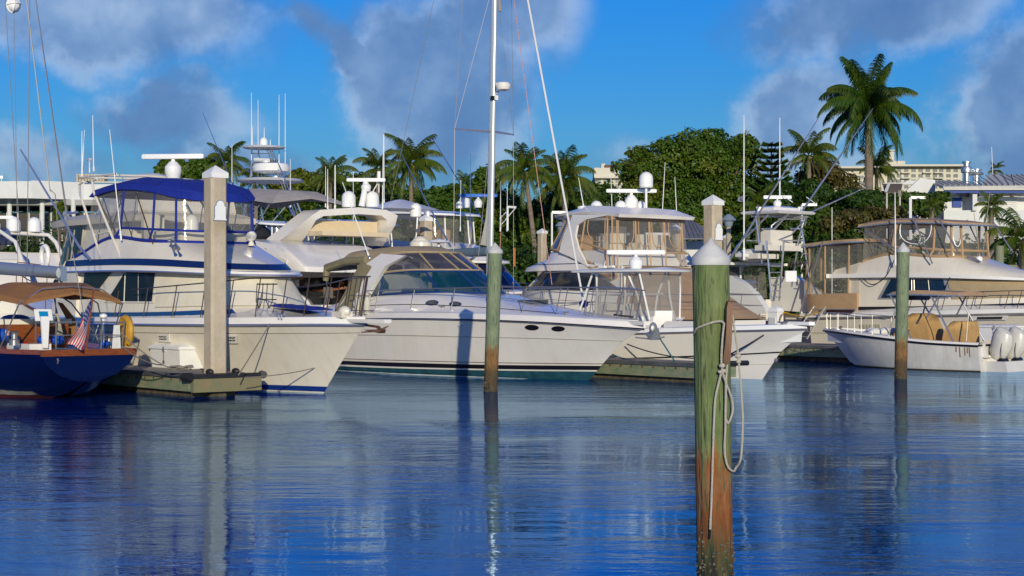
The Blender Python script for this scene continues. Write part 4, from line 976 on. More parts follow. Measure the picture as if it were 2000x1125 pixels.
    # enclosure
    En=b.shell([Co.L[2],
      [(-9.2,0,3.9),(-9.2,1.5,3.9),(-8.8,1.6,3.95),(-7.4,1.58,4.05),(-5.75,1.46,3.98),(-5.1,1.18,3.94),(-4.78,.68,3.92),(-4.7,0,3.92)],
      [(-8.7,0,4.98),(-8.7,1.46,4.98),(-8.5,1.55,5.0),(-7.2,1.56,5.12),(-5.7,1.42,4.98),(-5.15,1.14,4.82),(-4.85,.66,4.74),(-4.75,0,4.73)]])
    b.add('clear_curtain',En.skin(sub=5,hs=2),VINYL)
    q=En.line(1.2,12.8,0.03,.05,.0,k=60); b.add('curtain_hem',q,BLUEC)
    q=M(); En.line(3.2,10.8,1.0,.035,.005,mesh=q,k=50); b.add('curtain_band',q,BLUEC)
    for u0_,u1_ in((-8.6,-7.6),(-7.2,-8.0),(-8.7,-7.2)): b.add('curtain_brace',M().tube([(u0_,-1.5,4.9),(u1_,-1.55,3.7)],.018,5),TARN)
    for t in(3.15,4.1,5.15,8.85,9.9,10.85):
        b.add('curtain_zip_band',M().tube([En.P(t,h)+En.N(t,h)*.01 for h in(0,.5,1,1.5,2)],.035,6),BLUEC)
    Cn=b.shell([[(-8.9,0,4.93),(-8.9,1.52,4.93),(-8.6,1.62,4.95),(-7.2,1.63,5.05),(-5.7,1.5,4.93),(-5.1,1.2,4.78),(-4.78,.7,4.70),(-4.65,0,4.68)],
      [(-8.85,0,5.1),(-8.85,1.42,5.07),(-8.5,1.52,5.14),(-7.2,1.53,5.22),(-5.8,1.4,5.12),(-5.25,1.1,4.98),(-4.9,.62,4.92),(-4.78,0,4.90)],
      [(-8.6,0,5.3),(-8.5,.8,5.28),(-8.2,.9,5.32),(-7.1,.95,5.4),(-6.2,.85,5.32),(-5.8,.7,5.24),(-5.6,.4,5.2),(-5.5,0,5.2)]])
    b.add('bimini_top',Cn.skin(sub=5,cap_top=True),BLUEC)
    for t in(2.6,4.2,5.4,8.6,9.8,11.4): b.add('canvas_seam',M().tube([Cn.P(t,h)+Cn.N(t,h)*.004 for h in(0,.5,1,1.5,2)],.009,4),BLUEC)
    b.add('canvas_seam',Cn.line(1,13,1.0,.012,.0,k=50),BLUEC)
    # bows of the bimini and rolled curtains
    for u in(-8.3,-7.4,-6.4): 
        b.add('bimini_bow',M().tube([(u-.4,-1.5,3.5),(u,-1.5,4.95),(u,0,5.2),(u,1.5,4.95),(u-.4,1.5,3.5)],.018,6),STEEL)
        b.add('bimini_bow',M().tube([(u+.9,-1.52,3.6),(u,-1.53,4.95)],.018,6),TARN)
    # helm things inside
    b.add('helm_console',M().rings([[(x,y,z) for x,y in((-6.3,-1.1),(-5.2,-.9),(-5.0,.9),(-6.2,1.1))] for z in(3.1,3.95)]),GELC)
    b.add('helm_seat',M().box((-7.2,-.5,3.6),(.6,.6,.9)).box((-7.45,-.5,4.1),(.15,.6,.7)),SEATW)
    dome(b,(-5.9,-.2,3.95),.27,.62)
    # arch railing aft with open array radar
    ar=M()
    for v in(-1.55,1.55):
        for (x0,y0),(x1,y1) in (((199,507),(152,366)),((238,508),(177,360))):
            a=b.Q(x0,y0,-1.75); c=b.Q(x1,y1,-1.55); 
            if v>0: a.y=-a.y; c.y=-c.y
            ar.tube([a,a.lerp(c,.9),c+Vector((.1,0,.07)),c+Vector((.35,0,.14))],.035,8)
        a=b.Q(186,458,-1.65); c=b.Q(212,452,-1.65)
        if v>0: a.y=-a.y; c.y=-c.y
        ar.tube([a,c],.02,6)
    t1=b.Q(155,347,-1.5); 
    for dz,du in((0,0),(-.12,.05),(.02,.9)): ar.tube([(t1.x+du,-1.5,t1.z+dz),(t1.x+du,0,t1.z+dz+.05),(t1.x+du,1.5,t1.z+dz)],.03,8)
    for v in(-1.5,1.5): ar.tube([(t1.x,v,t1.z),(t1.x+2.2,v,t1.z-.02)],.03,6)
    b.add('railing_arch',ar,mat('cream_tube',(.68,.64,.55),.35))
    radar(b,(t1.x+1.4,.6,t1.z),1.75,R(50-6),.62,.34)
    a=b.Q(175,337,-.6); b.add('gps_antenna',M().tube([a,a+Vector((0,0,.35))],.02,6).lathe([(.06,0),(.09,.04),(.04,.08)],a+Vector((0,0,.33)),10),WHT)
    # aerials
    for (x0,y0),(x1,y1),w_ in(((183,335),(181,225),-1.),((160,340),(165,254),-1.2),((237,470),(214,253),-1.75)): ant(b,b.Q(x0,y0,w_),b.Q(x1,y1,w_),.016)
    # outrigger boom stowed aft
    ou=M().tube([b.Q(178,508,-1.9),b.Q(155,482,-2.0),b.Q(40,292,-2.6)],[.035,.035,.02],8); b.add('outrigger',ou,ALU)
    # chromed horns
    h=M(); 
    for (x0,y0),(x1,y1) in(((331,470),(340,487)),((338,467),(349,486))):
        a=b.Q(x0,y0,-1.55); c=b.Q(x1,y1,-1.72); h.tube([a,a.lerp(c,.7),c],[.018,.022,.05],8); h.ell(tuple(a),.05,8,6)
    b.add('air_horns',h,STEEL)
    # spotlight on the coaming
    a=b.Q(491,465,.7); sp=M().lathe([(.1,0),(.05,.12),(.05,.18)],a-Vector((0,0,.2)),10); d=Vector((.75,-.55,-.12)).normalized(); sp.lathe([(.06,-.22),(.12,-.16),(.13,.08),(.12,.1)],a+Vector((0,0,.05)),14,axis=d)
    s_=b.add('searchlight',sp,GELC); M().lathe([(.115,.1),(.118,.112),(.02,.12)],a+Vector((0,0,.05)),14,axis=d).build('lens',STEEL,s_)
    # bow rail
    def up(t): return 0.62+.28*min(1,max(0,(t-1.3)/2.5))
    rail(b,D,2,[1.7,2.15,2.6,3.05,3.5,3.95,4.4,4.8,5.2,5.55,5.85],up,.05,.25,.017,TARN,name='bow_rail',topts=(1.9,5.98))
    # anchor pulpit
    a=H_.P(6,5); pu=M(); pu.rings([[(x,y*k,z) for x,y in((a.x-.9,-.28),(a.x+.2,-.24),(a.x+.85,-.1),(a.x+.85,.1),(a.x+.2,.24),(a.x-.9,.28))] for z,k in((a.z+.05,.9),(a.z+.13,1))]); b.add('bow_pulpit',pu,GELW)
    an=M().tube([(a.x-.4,0,a.z+.02),(a.x+.5,0,a.z-.04),(a.x+.62,0,a.z-.12)],.03,6)
    for y in(-.3,.3): an.tube([(a.x+.25,y,a.z-.16),(a.x+.55,0,a.z-.12),(a.x+.62,y*.6,a.z-.02)],[.015,.035,.012],6)
    an.rings([[(a.x+.3,y,a.z-.1),(a.x+.62,y*.3,a.z-.18),(a.x+.7,y*.2,a.z-.1)] for y in(-.3,.3)])
    b.add('anchor',an,mat('rusty_anchor',(.14,.07,.045),.8,var=.5,vscale=12))
    wi=M(); p=b.Q(673,612,-.25); wi.ell((p.x,p.y,1.92),(.18,.14,.13)); wi.box((p.x-.1,p.y,1.85),(.4,.3,.14)); b.add('windlass',wi,GELC)
    cl_=M()
    for px in(547,): p=b.Q(px,617,-1.15); cl_.tube([(p.x-.18,p.y,1.85),(p.x+.18,p.y,1.85)],.02,6).tube([(p.x-.06,p.y,1.75),(p.x-.06,p.y,1.85)],.02,5).tube([(p.x+.06,p.y,1.75),(p.x+.06,p.y,1.85)],.02,5)
    b.add('deck_cleat',cl_,ALU)
    # fender rack on the rail
    fr=M()
    for k in(0,1):
        for px0,py0 in((508+k*20,553),):
            p0=b.Q(px0,py0,-1.35); p1=p0+Vector((-.05,0,-.42)); w_=.13
            for sg in(-1,1): fr.tube([p0+Vector((sg*w_,0,0)),p1+Vector((sg*w_,0,0)),p1+Vector((0,0,-.16))],.012,5)
    p0=b.Q(503,555,-1.35); p1=b.Q(541,555,-1.35); fr.tube([p0,p1],.016,5); fr.tube([p0+Vector((-.03,0,-.35)),p1+Vector((-.03,0,-.35))],.014,5)
    b.add('fender_holder',fr,TARN)
    # folded blue cover lying on the foredeck
    o=M(); p=b.Q(580,603,-.3); rr=rnd(4)
    g=[[Vector((p.x-.7+1.7*i/8,p.y-.35+.7*j/4,2.03-.045*i/8*2+.06*rr.random()*(0<i<8)*(0<j<4))) for j in range(5)] for i in range(9)]
    o.grid(g,.02); o=o.build('folded_cover',BLUEC); o.location=b.o.location; o.rotation_euler=b.o.rotation_euler; props(o,'crumpled bright blue cover lying on the foredeck of the cream flybridge yacht','cover')
    return b,H_,D
A_,AH,AD=boat_a()
# ================================================================ B: white express cruiser
def boat_b():
    b=Boat('express_cruiser','long white express cruiser with a sand coloured canvas top and two dark oval hull ports','motor yacht',1150,743,-50)
    H_=b.shell([[(-13,1.2,-.5),(-9,1.2,-.5),(-6,1.0,-.5),(-3.6,.55,-.5),(-2.3,.25,-.5),(-1.5,.1,-.5),(-1.0,0,-.5)],
      [(-13,1.7,0),(-9,1.8,0),(-6,1.68,0),(-3.5,1.2,0),(-1.8,.66,0),(-.7,.26,0),(0,0,0)],
      [(-13,1.73,.13),(-9,1.83,.14),(-6,1.72,.17),(-3.45,1.26,.2),(-1.7,.73,.22),(-.5,.32,.24),(.3,0,.25)],
      [(-13,1.74,.20),(-9,1.84,.20),(-6,1.73,.22),(-3.43,1.28,.25),(-1.66,.75,.27),(-.45,.34,.29),(.36,0,.30)],
      [(-13,1.76,.30),(-9,1.86,.31),(-6,1.76,.34),(-3.4,1.33,.36),(-1.6,.8,.38),(-.35,.38,.40),(.48,0,.41)],
      [(-13,1.85,1.0),(-9,1.98,1.1),(-6,1.93,1.14),(-3.3,1.6,1.14),(-1.2,1.08,1.14),(.35,.58,1.12),(1.35,0,1.1)],
      [(-13,1.85,1.3),(-9,2.0,1.55),(-6,2.0,1.62),(-3.2,1.75,1.62),(-1.0,1.28,1.58),(.8,.70,1.5),(2.1,0,1.42)]])
    q=H_.skin(sub=5); H_.stern(q); b.add('hull',q,GEL)
    b.add('bottom_paint',H_.patch(0,12,.9,2.0,.004,.01,nt_=70,nh=3),TEALP)
    b.add('boot_stripe',H_.patch(0,12,3.0,4.0,.004,.01,nt_=70,nh=2),BLK)
    b.add('pinstripe',H_.line(0,12,4.08,.01,.003,k=70),mat('brown_pinstripe',(.12,.05,.03),.5))
    b.add('rub_rail',H_.line(0,12,6,.03,.012,k=80),BLK)
    b.add('rub_rail_insert',H_.line(0,12,6,.016,.03,k=80),STEEL)
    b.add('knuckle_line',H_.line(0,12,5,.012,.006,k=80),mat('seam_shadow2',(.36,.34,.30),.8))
    def tt(sh,px,py,h,w_=None):
        return min([x*.01 for x in range(100,int((sh.n-1)*100))],key=lambda t:abs(Bpx(sh.P(t,h))-px))
    def Bpx(P):
        X=b.X+b.U[0]*P.x+b.V[0]*P.y; Y=b.Y+b.U[1]*P.x+b.V[1]*P.y; return 1000+X/Y*F_PX
    for px in(1039,1090):
        t=tt(H_,px,641,5.65); o=b.add('oval_hull_port',H_.oval(t,5.66,.115,.17,.012,.03),BLK)
    t=tt(H_,900,633,5.8); b.add('hull_fitting',H_.oval(t,5.7,.03,.08,.05,.06,n=6),GELW)
    # deck: sloping foredeck with crown
    D=b.shell([[(x,max(0,y),z+.02) for x,y,z in H_.L[6]],
      [(x-.04,max(0,y-.05),z+.17) for x,y,z in H_.L[6]],
      [(x-.12,max(0,y-.16),z+.22) for x,y,z in H_.L[6]],
      [(-13,1.55,1.5),(-9,1.6,2.05),(-6,1.58,2.22),(-3.6,1.25,2.12),(-1.9,.85,1.95),(-.4,.42,1.80),(.6,0,1.72)],
      [(-12.6,1.4,1.55),(-9,1.45,2.2),(-6.4,1.35,2.38),(-4.6,1.0,2.36),(-3.2,.6,2.2),(-2.0,.3,2.05),(-1.2,0,1.95)]])
    b.add('deck',D.skin(sub=6,hs=2,cap_top=True),GELW)
    b.add('deck_stripe',D.line(1.2,4.6,2.5,.012,.004,k=30),BLK)
    for px in(845,890):
        t=tt(D,px,595,2.7); f=b.add('oval_side_port',D.oval(t,2.66,.10,.22,.012,.02),mat('port_rim_blue',(.03,.05,.14),.3)); D.oval(t,2.66,.07,.14,.03,.02).build('pane',mat('port_pane',(.15,.15,.12),.15,var=.6,vscale=20),f)
    # windshield
    Wn=b.shell([[(-8.8,1.48,2.2),(-7.6,1.46,2.32),(-6.0,1.36,2.38),(-4.9,1.05,2.38),(-4.3,.6,2.37),(-4.1,0,2.36)],
      [(-8.6,1.42,2.75),(-7.6,1.38,2.93),(-6.5,1.26,3.0),(-5.75,.98,3.0),(-5.35,.55,3.0),(-5.25,0,3.0)]])
    b.add('windscreen',Wn.skin(sub=5),TEAL)
    b.add('windscreen_base',Wn.line(0,10,0,.035,.0,k=50),mat('blue_frame',(.01,.04,.16),.3))
    b.add('windscreen_top_frame',Wn.line(0,10,1,.03,.0,k=50),MATS['blue_frame'])
    for t in(1.0,2.75,4.4,5.6,7.25,9): b.add('windscreen_post',M().tube([Wn.P(t,0),Wn.P(t,.5),Wn.P(t,1)],.035,6),MATS['blue_frame'])
    b.add('dashboard',b.shell([[(-6.8,0,2.42),(-6.8,1.2,2.42),(-5.6,1.05,2.45),(-4.7,.6,2.44),(-4.4,0,2.44)]]).skin(sub=4) if False else M().rings([[(x,y,z) for x,y in((-6.9,-1.2),(-5.7,-1.05),(-4.8,-.5),(-4.8,.5),(-5.7,1.05),(-6.9,1.2))] for z in(2.38,2.5)]),GELW)
    # canvas front with clear panels, and the canvas roof
    Cv=b.shell([Wn.L[1],
      [(-8.9,1.38,3.2),(-8.1,1.34,3.42),(-7.2,1.16,3.56),(-6.7,.85,3.58),(-6.45,.45,3.58),(-6.4,0,3.58)],
      [(-9.3,1.3,3.42),(-8.6,1.15,3.66),(-7.8,.95,3.76),(-7.4,.68,3.78),(-7.2,.35,3.79),(-7.15,0,3.79)],
      [(-9.9,1.28,3.42),(-9.8,1.05,3.62),(-9.6,.75,3.70),(-9.5,.5,3.72),(-9.5,.25,3.73),(-9.5,0,3.73)]])
    b.add('clear_curtain',Cv.skin(sub=5,h0=0,h1=1,hs=3),VINYLD)
    b.add('canvas_top',Cv.skin(sub=5,h0=1,h1=3,hs=2),KHAT)
    b.add('canvas_edge',Cv.line(0,10,1.0,.04,.0,k=50),KHAT); b.add('canvas_hem',Cv.line(0,10,.06,.045,.0,k=50),KHAT)
    for t in(1.15,3.2,4.5,5.5,6.8,8.85): b.add('curtain_seam',M().tube([Cv.P(t,h)+Cv.N(t,h)*.012 for h in(.0,.33,.66,1)],.028,6),KHAT)
    b.add('side_canvas',Cv.patch(0,1.1,.0,1.0,.01,.02,nt_=4,nh=4),KHAT)
    # radar arch: leans forward, both legs and a cross beam
    ar=M()
    for sg in(-1,1):
        w0,w1=1.62,1.32
        def q_(px,py,w_): p=b.Q(px,py,-w_); p.y*=-sg if sg>0 else 1; return Vector((p.x,sg*abs(p.y),p.z))
        sec=[((640,628),(692,628),1.78),((668,590),(708,592),1.74),((694,548),(728,556),1.62),((716,515),(752,520),1.48),((745,495),(790,500),1.36)]
        rings=[]
        for (x0,y0),(x1,y1),w_ in sec:
            p0=q_(x0,y0,w_); p1=q_(x1,y1,w_); th=Vector((0,-sg*.16,0)); rings.append([p0,p1,p1+th,p0+th])
        p0=q_(754,500,1.2); p1=q_(796,503,1.2); rings.append([Vector((p0.x,sg*1.0,p0.z)),Vector((p1.x,sg*1.0,p1.z)),Vector((p1.x,sg*.9,p1.z-.1)),Vector((p0.x,sg*.9,p0.z-.1))])
        rings.append([Vector((p0.x,0,p0.z-.05)),Vector((p1.x,0,p1.z-.08)),Vector((p1.x,0,p1.z-.16)),Vector((p0.x,0,p0.z-.16))])
        ar.rings(rings)
    b.add('radar_arch',ar,GELW)
    # aft canvas, khaki
    for sg in(-1,1):
        pts=[b.Q(646,622,-1.8),b.Q(690,622,-1.8),b.Q(726,520,-1.5),b.Q(705,510,-1.5)]
        pts=[Vector((p.x,sg*abs(p.y),p.z)) for p in pts]
        g=[[pts[0].lerp(pts[3],k/5),pts[0].lerp(pts[3],k/5).lerp(pts[1].lerp(pts[2],k/5),.5)+Vector((0,sg*.06,0)),pts[1].lerp(pts[2],k/5)] for k in range(6)]
        b.add('aft_side_curtain',M().grid(g,.02),KHAK)
    a0=b.Q(716,508,-1.4); a1=b.Q(640,523,-1.4); a2=b.Q(637,548,-1.4)
    bt=M().tube([(a0.x,-1.4,a0.z),(a0.x*.5+a1.x*.5,-1.42,a0.z*.5+a1.z*.5+.08),(a1.x,-1.42,a1.z),(a2.x,-1.42,a2.z)],[.12,.13,.13,.09],10)
    bt.tube([(a1.x,-1.42,a1.z),(a1.x-.1,0,a1.z+.1),(a1.x,1.42,a1.z)],.13,10); b.add('rolled_aft_bimini',bt,KHAK)
    b.add('bimini_strut',M().tube([b.Q(638,548,-1.42),b.Q(641,620,-1.6)],.02,6).tube([b.Q(641,560,-1.42),b.Q(628,620,-1.6)],.016,6),STEEL)
    p=b.Q(722,505,-1.3); ant(b,p,b.Q(669,356,-1.3),.02); b.add('antenna_base',M().ell(tuple(p),(.08,.08,.1)),STEEL)
    # cockpit seat back mouldings seen aft
    b.add('cockpit_moulding',M().rings([[(x,y,z) for x,y in((-12.4,-1.5),(-10.6,-1.6),(-10.6,1.6),(-12.4,1.5))] for z in(1.3,2.0)]),GELW)
    # fender rack with white fenders on the rail amidships
    for k in range(3):
        p=b.Q(700+8*k,590,-1.95-.02*k); f=b.add('rack_fender',M().lathe([(.03,-.34),(.09,-.3),(.1,-.1),(.1,.2),(.09,.28),(.03,.33)],(p.x,p.y,2.05),10),mat('fender_white',(.6,.58,.5),.5,var=.25,vscale=9))
    rk=M()
    for z in(1.85,2.3): 
        p0=b.Q(690,590,-2.05); p1=b.Q(722,590,-2.05); rk.tube([(p0.x,p0.y-.1,z),(p1.x,p1.y-.1,z),(p1.x,p1.y+.16,z),(p0.x,p0.y+.16,z),(p0.x,p0.y-.1,z)],.012,5)
    b.add('fender_rack',rk,TARN)
    # bow rail
    def up(t): return .62+.16*max(0,min(1,(t-2)/3.2))
    rail(b,D,2,[1.55,2.15,2.75,3.3,3.85,4.4,4.95,5.45,5.85],up,.05,.2,.018,STEEL,name='bow_rail',topts=(1.3,5.97))
    # grab rails, hatch, anchor
    b.add('grab_rail',M().tube([D.P(3.6,3.6)+Vector((0,0,.08)),D.P(4.0,3.6)+Vector((0,0,.12)),D.P(4.9,3.5)+Vector((0,0,.1))],.012,5),STEEL)
    hb=M().rings([[(x,y,z) for x,y in((-2.6,-.32),(-2.0,-.3),(-2.0,.3),(-2.6,.32))] for z in(2.02,2.17)]); b.add('deck_hatch',hb,mat('hatch_smoke',(.05,.06,.08),.15))
    a=H_.P(6,6); pl=M(); pl.rings([[(x,y*k,z) for x,y in((a.x-.8,-.22),(a.x+.15,-.16),(a.x+.3,0),(a.x+.15,.16),(a.x-.8,.22))] for z,k in((a.z+.1,.8),(a.z+.2,1))]); b.add('bow_platform',pl,GELW)
    an=M(); an.tube([(a.x-.5,0,a.z+.26),(a.x+.3,0,a.z+.12),(a.x+.42,0,a.z-.2)],.035,6); an.rings([[(a.x+.05,-.03*k,a.z-.12),(a.x+.45,-.2*k,a.z-.28),(a.x+.5,-.05*k,a.z+.02)] for k in(1,-1)]); an.ell((a.x+.35,0,a.z+.02),(.1,.12,.16)); an.tube([(a.x-.1,-.2,a.z-.22),(a.x+.35,0,a.z-.26),(a.x+.62,.14,a.z-.2)],.02,5)
    b.add('anchor',an,mat('galvanised_steel',(.40,.41,.40),.45,metal=.5,var=.4,vscale=20))
    b.add('anchor_chain',M().tube([(a.x-1.1,-.02,a.z+.36),(a.x-.8,.02,a.z+.33),(a.x-.4,0,a.z+.31)],.03,6),TARN)
    for t in(2.6,4.6):
        p=D.P(t,2.2); b.add('deck_cleat',M().tube([p+Vector((-.15,.05,.07)),p+Vector((.15,.05,.07))],.016,5).tube([p+Vector((0,.05,0)),p+Vector((0,.05,.07))],.03,5),STEEL)
    return b,H_
B_,BH=boat_b()
# ================================================================ C: centre console with hard top
def ttop(b,u0,u1,hw,z,th=.1,m=WHT,name='hard_top',crown=.1):
    S=b.shell([[(u0,0,z),(u0,hw*.75,z),(u0+.15,hw*.97,z),(u0+.5,hw,z),((u0+u1)/2,hw*1.02,z),(u1-.6,hw,z),(u1-.15,hw*.8,z),(u1,0,z)],
      [(u0,0,z+th*.6),(u0,hw*.76,z+th*.6),(u0+.13,hw*.99,z+th*.6),(u0+.5,hw*1.02,z+th*.6),((u0+u1)/2,hw*1.04,z+th*.6),(u1-.55,hw*1.01,z+th*.6),(u1-.12,hw*.82,z+th*.6),(u1+.04,0,z+th*.6)],
      [(u0+.2,0,z+th+crown*.6),(u0+.2,hw*.6,z+th),(u0+.3,hw*.8,z+th),(u0+.7,hw*.85,z+th),((u0+u1)/2,hw*.86,z+th),(u1-.7,hw*.84,z+th),(u1-.4,hw*.65,z+th),(u1-.3,0,z+th+crown*.5)]])
    b.add(name,S.skin(sub=4,cap_bot=True,cap_top=True),m); return S
def boat_c():
    b=Boat('centre_console','white fishing boat with curved hard top and clear curtains, right of the express cruiser','motorboat',1490,741,-50)
    H_=b.shell([[(-9.5,.9,-.4),(-6,.9,-.4),(-3.5,.6,-.4),(-2,.3,-.4),(-1.2,.1,-.4),(-.8,0,-.4)],
      [(-9.5,1.35,.02),(-6,1.4,.02),(-3.4,1.05,.02),(-1.7,.55,.02),(-.7,.2,.02),(0,0,.02)],
      [(-9.5,1.42,.35),(-6,1.5,.4),(-3.3,1.2,.52),(-1.5,.72,.62),(-.2,.3,.70),(.62,0,.76)],
      [(-9.5,1.48,1.1),(-6,1.6,1.15),(-3.2,1.42,1.22),(-1.1,.98,1.3),(.55,.5,1.36),(1.55,0,1.4)]])
    q=H_.skin(sub=5,hs=2); H_.stern(q); b.add('hull',q,GELW)
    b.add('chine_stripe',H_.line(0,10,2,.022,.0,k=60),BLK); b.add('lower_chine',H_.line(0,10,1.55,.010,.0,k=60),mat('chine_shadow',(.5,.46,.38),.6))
    b.add('rub_rail',H_.line(0,10,3,.03,.01,k=60),STEEL)
    D=b.shell([H_.L[3],[(x-.02,max(0,y-.03),z+.13) for x,y,z in H_.L[3]],[(x-.15,max(0,y-.22),z+.15) for x,y,z in H_.L[3]],[(x-.2,max(0,y-.26),z-.35) for x,y,z in H_.L[3]]])
    b.add('gunwale',D.skin(sub=5,cap_top=True),WHT)
    a=H_.P(5,3); b.add('bow_pulpit',M().rings([[(x,y*k,z) for x,y in((a.x-.8,-.25),(a.x+.15,-.12),(a.x+.25,0),(a.x+.15,.12),(a.x-.8,.25))] for z,k in((a.z+.1,.9),(a.z+.19,1))]),WHT)
    b.C_off=1.15; k0=set(b.o.children)
    S=ttop(b,-7.9,-4.6,1.12,2.98,.09)
    # frame legs
    lg=M()
    for v in(-1,1):
        for ub,ut in((-7.3,-6.9),(-6.1,-5.7),(-5.0,-5.6)): lg.tube([(ub,v*.62,1.05),(ub*.4+ut*.6,v*.66,2.3),(ut,v*.85,2.98)],.032,6)
        lg.tube([(-7.9,v*.9,1.25),(-7.5,v*.8,2.2),(-7.0,v*.9,2.98)],.032,6); lg.tube([(-7.3,v*.62,2.3),(-5.6,v*.62,2.35)],.025,6)
        lg.tube([(-4.9,v*.62,1.6),(-5.1,v*.85,2.98)],.03,6)
    b.add('top_frame',lg,WHT)
    for v in(-1,1): b.add('clear_curtain',M().grid([[(-7.2,v*.68,1.7),(-5.0,v*.68,1.7)],[(-7.0,v*.8,2.93),(-5.0,v*.8,2.93)]],.012),VINYL)
    b.add('clear_windscreen',M().grid([[(-4.92,-.66,1.7),(-4.8,0,1.7),(-4.92,.66,1.7)],[(-5.05,-.78,2.93),(-4.95,0,2.93),(-5.05,.78,2.93)]],.012),VINYL)
    b.add('console',M().rings([[(x,y*k,z) for x,y in((-6.3,-.55),(-4.9,-.5),(-4.6,0),(-4.9,.5),(-6.3,.55))] for z,k in((.8,1),(1.6,.95),(1.85,.8))]),GELW)
    b.add('forward_seat',M().rings([[(x*k-3.9*(1-k),y*k,z) for x,y in((-4.5,-.5),(-3.2,-.45),(-3.2,.45),(-4.5,.5))] for z,k in((.7,1),(1.3,1),(1.34,.96),(1.5,.95),(1.56,.85))]),GELW)
    for k in range(4): b.add('seat_groove',M().box((-4.55+.0,0,.95+.14*k),(.02,.96,.02)),mat('seam_shadow3',(.4,.38,.34),.7))
    b.add('leaning_post',M().box((-7.2,0,1.3),(.6,1.1,1.1)).box((-7.0,0,1.95),(.5,1.1,.2)),GELW)
    radar(b,(-6.2,.1,3.06),1.75,R(50+3),.52,.30)
    b.add('light_bar',M().box((-6.9,-.6,3.13),(.25,.12,.1)).box((-6.6,-.5,3.12),(.12,.12,.12)),WHT)
    og=M().tube([b.Q(1198,545,-.6),b.Q(1198,524,-.6)],.04,6); og.tube([b.Q(1064,533,-1.2),b.Q(1199,524,-.6)],[.018,.03],6).tube([b.Q(1120,530,-.8),b.Q(1190,546,-.6)],.012,5)
    og.tube([b.Q(1270,540,.5),b.Q(1270,524,.5)],.04,6).tube([b.Q(1246,526,.5),b.Q(1272,525,.5)],.03,6).tube([b.Q(1215,530,.2),b.Q(1246,540,.3)],.012,5); b.add('outrigger',og,STEEL)
    for o_ in [c for c in b.o.children if c not in k0]:
        if o_.name.split('.')[0]!='outrigger': o_.location.x+=b.C_off
    p=b.Q(1290,650,-1.2)
    c=M(); q=H_.P(4.3,3); c.tube([q+Vector((-.2,.1,.2)),q+Vector((.2,.05,.2))],.02,6).tube([q+Vector((0,.08,.1)),q+Vector((0,.08,.2))],.03,5); b.add('bow_cleat',c,STEEL)
    ey=H_.P(5,1.7); b.add('bow_eye',M().ell((ey.x+.03,0,ey.z),(.05,.04,.06)),STEEL)
    return b
C_=boat_c()
def simple_hull(b,L,hb,z0,z1,m,over=1.2,boot=None,name='hull',transom=True,rub=STEEL,stripe=None):
    """bow at u=0 on the water, stern at -L"""
    H_=b.shell([[(-L,hb*.6,-.4),(-L*.65,hb*.6,-.4),(-L*.35,hb*.4,-.4),(-L*.15,hb*.15,-.4),(-.8,0,-.4)],
      [(-L,hb*.86,0),(-L*.65,hb*.9,0),(-L*.33,hb*.68,0),(-L*.12,hb*.26,0),(0,0,0)],
      [(-L,hb*.9,.3),(-L*.65,hb*.94,.3),(-L*.32,hb*.75,.32),(-L*.1,hb*.33,.34),(over*.25,0,.36)],
      [(-L,hb*.97,z0*.8),(-L*.65,hb*1.0,z0*.82),(-L*.30,hb*.9,z1*.8),(-L*.07,hb*.48,z1*.82),(over*.8,0,z1*.85)],
      [(-L,hb,z0),(-L*.65,hb*1.04,z0+.2*(z1-z0)),(-L*.29,hb*.98,z0+.65*(z1-z0)),(-L*.05,hb*.56,z1*.97),(over,0,z1)]])
    q=H_.skin(sub=6); H_.stern(q); b.add(name,q,m)
    if boot: b.add('boot_stripe',H_.patch(0,8,1.1,2.0,.004,.01,nt_=50,nh=2),boot)
    if rub: b.add('rub_rail',H_.line(0,8,4,.03,.01,k=50),rub)
    if stripe: b.add('sheer_stripe',H_.patch(0,8,3.1,3.6,.005,.01,nt_=50,nh=1),stripe)
    D=b.shell([H_.L[4],[(x-.04,max(0,y-.05),z+.1) for x,y,z in H_.L[4]],[(x-.4,max(0,y*.75),z+.18) for x,y,z in H_.L[4]]])
    b.add('deck',D.skin(sub=5,cap_top=True),GELW)
    return H_,D
def house_outline(u0,u1,w_,z,nose=1.2,wf=.85):
    return [(u0,0,z),(u0,w_*.96,z),(u0+.15,w_,z),((u0+u1)/2,w_,z),(u1-nose,w_*wf,z),(u1-nose*.35,w_*wf*.55,z),(u1,0,z)]
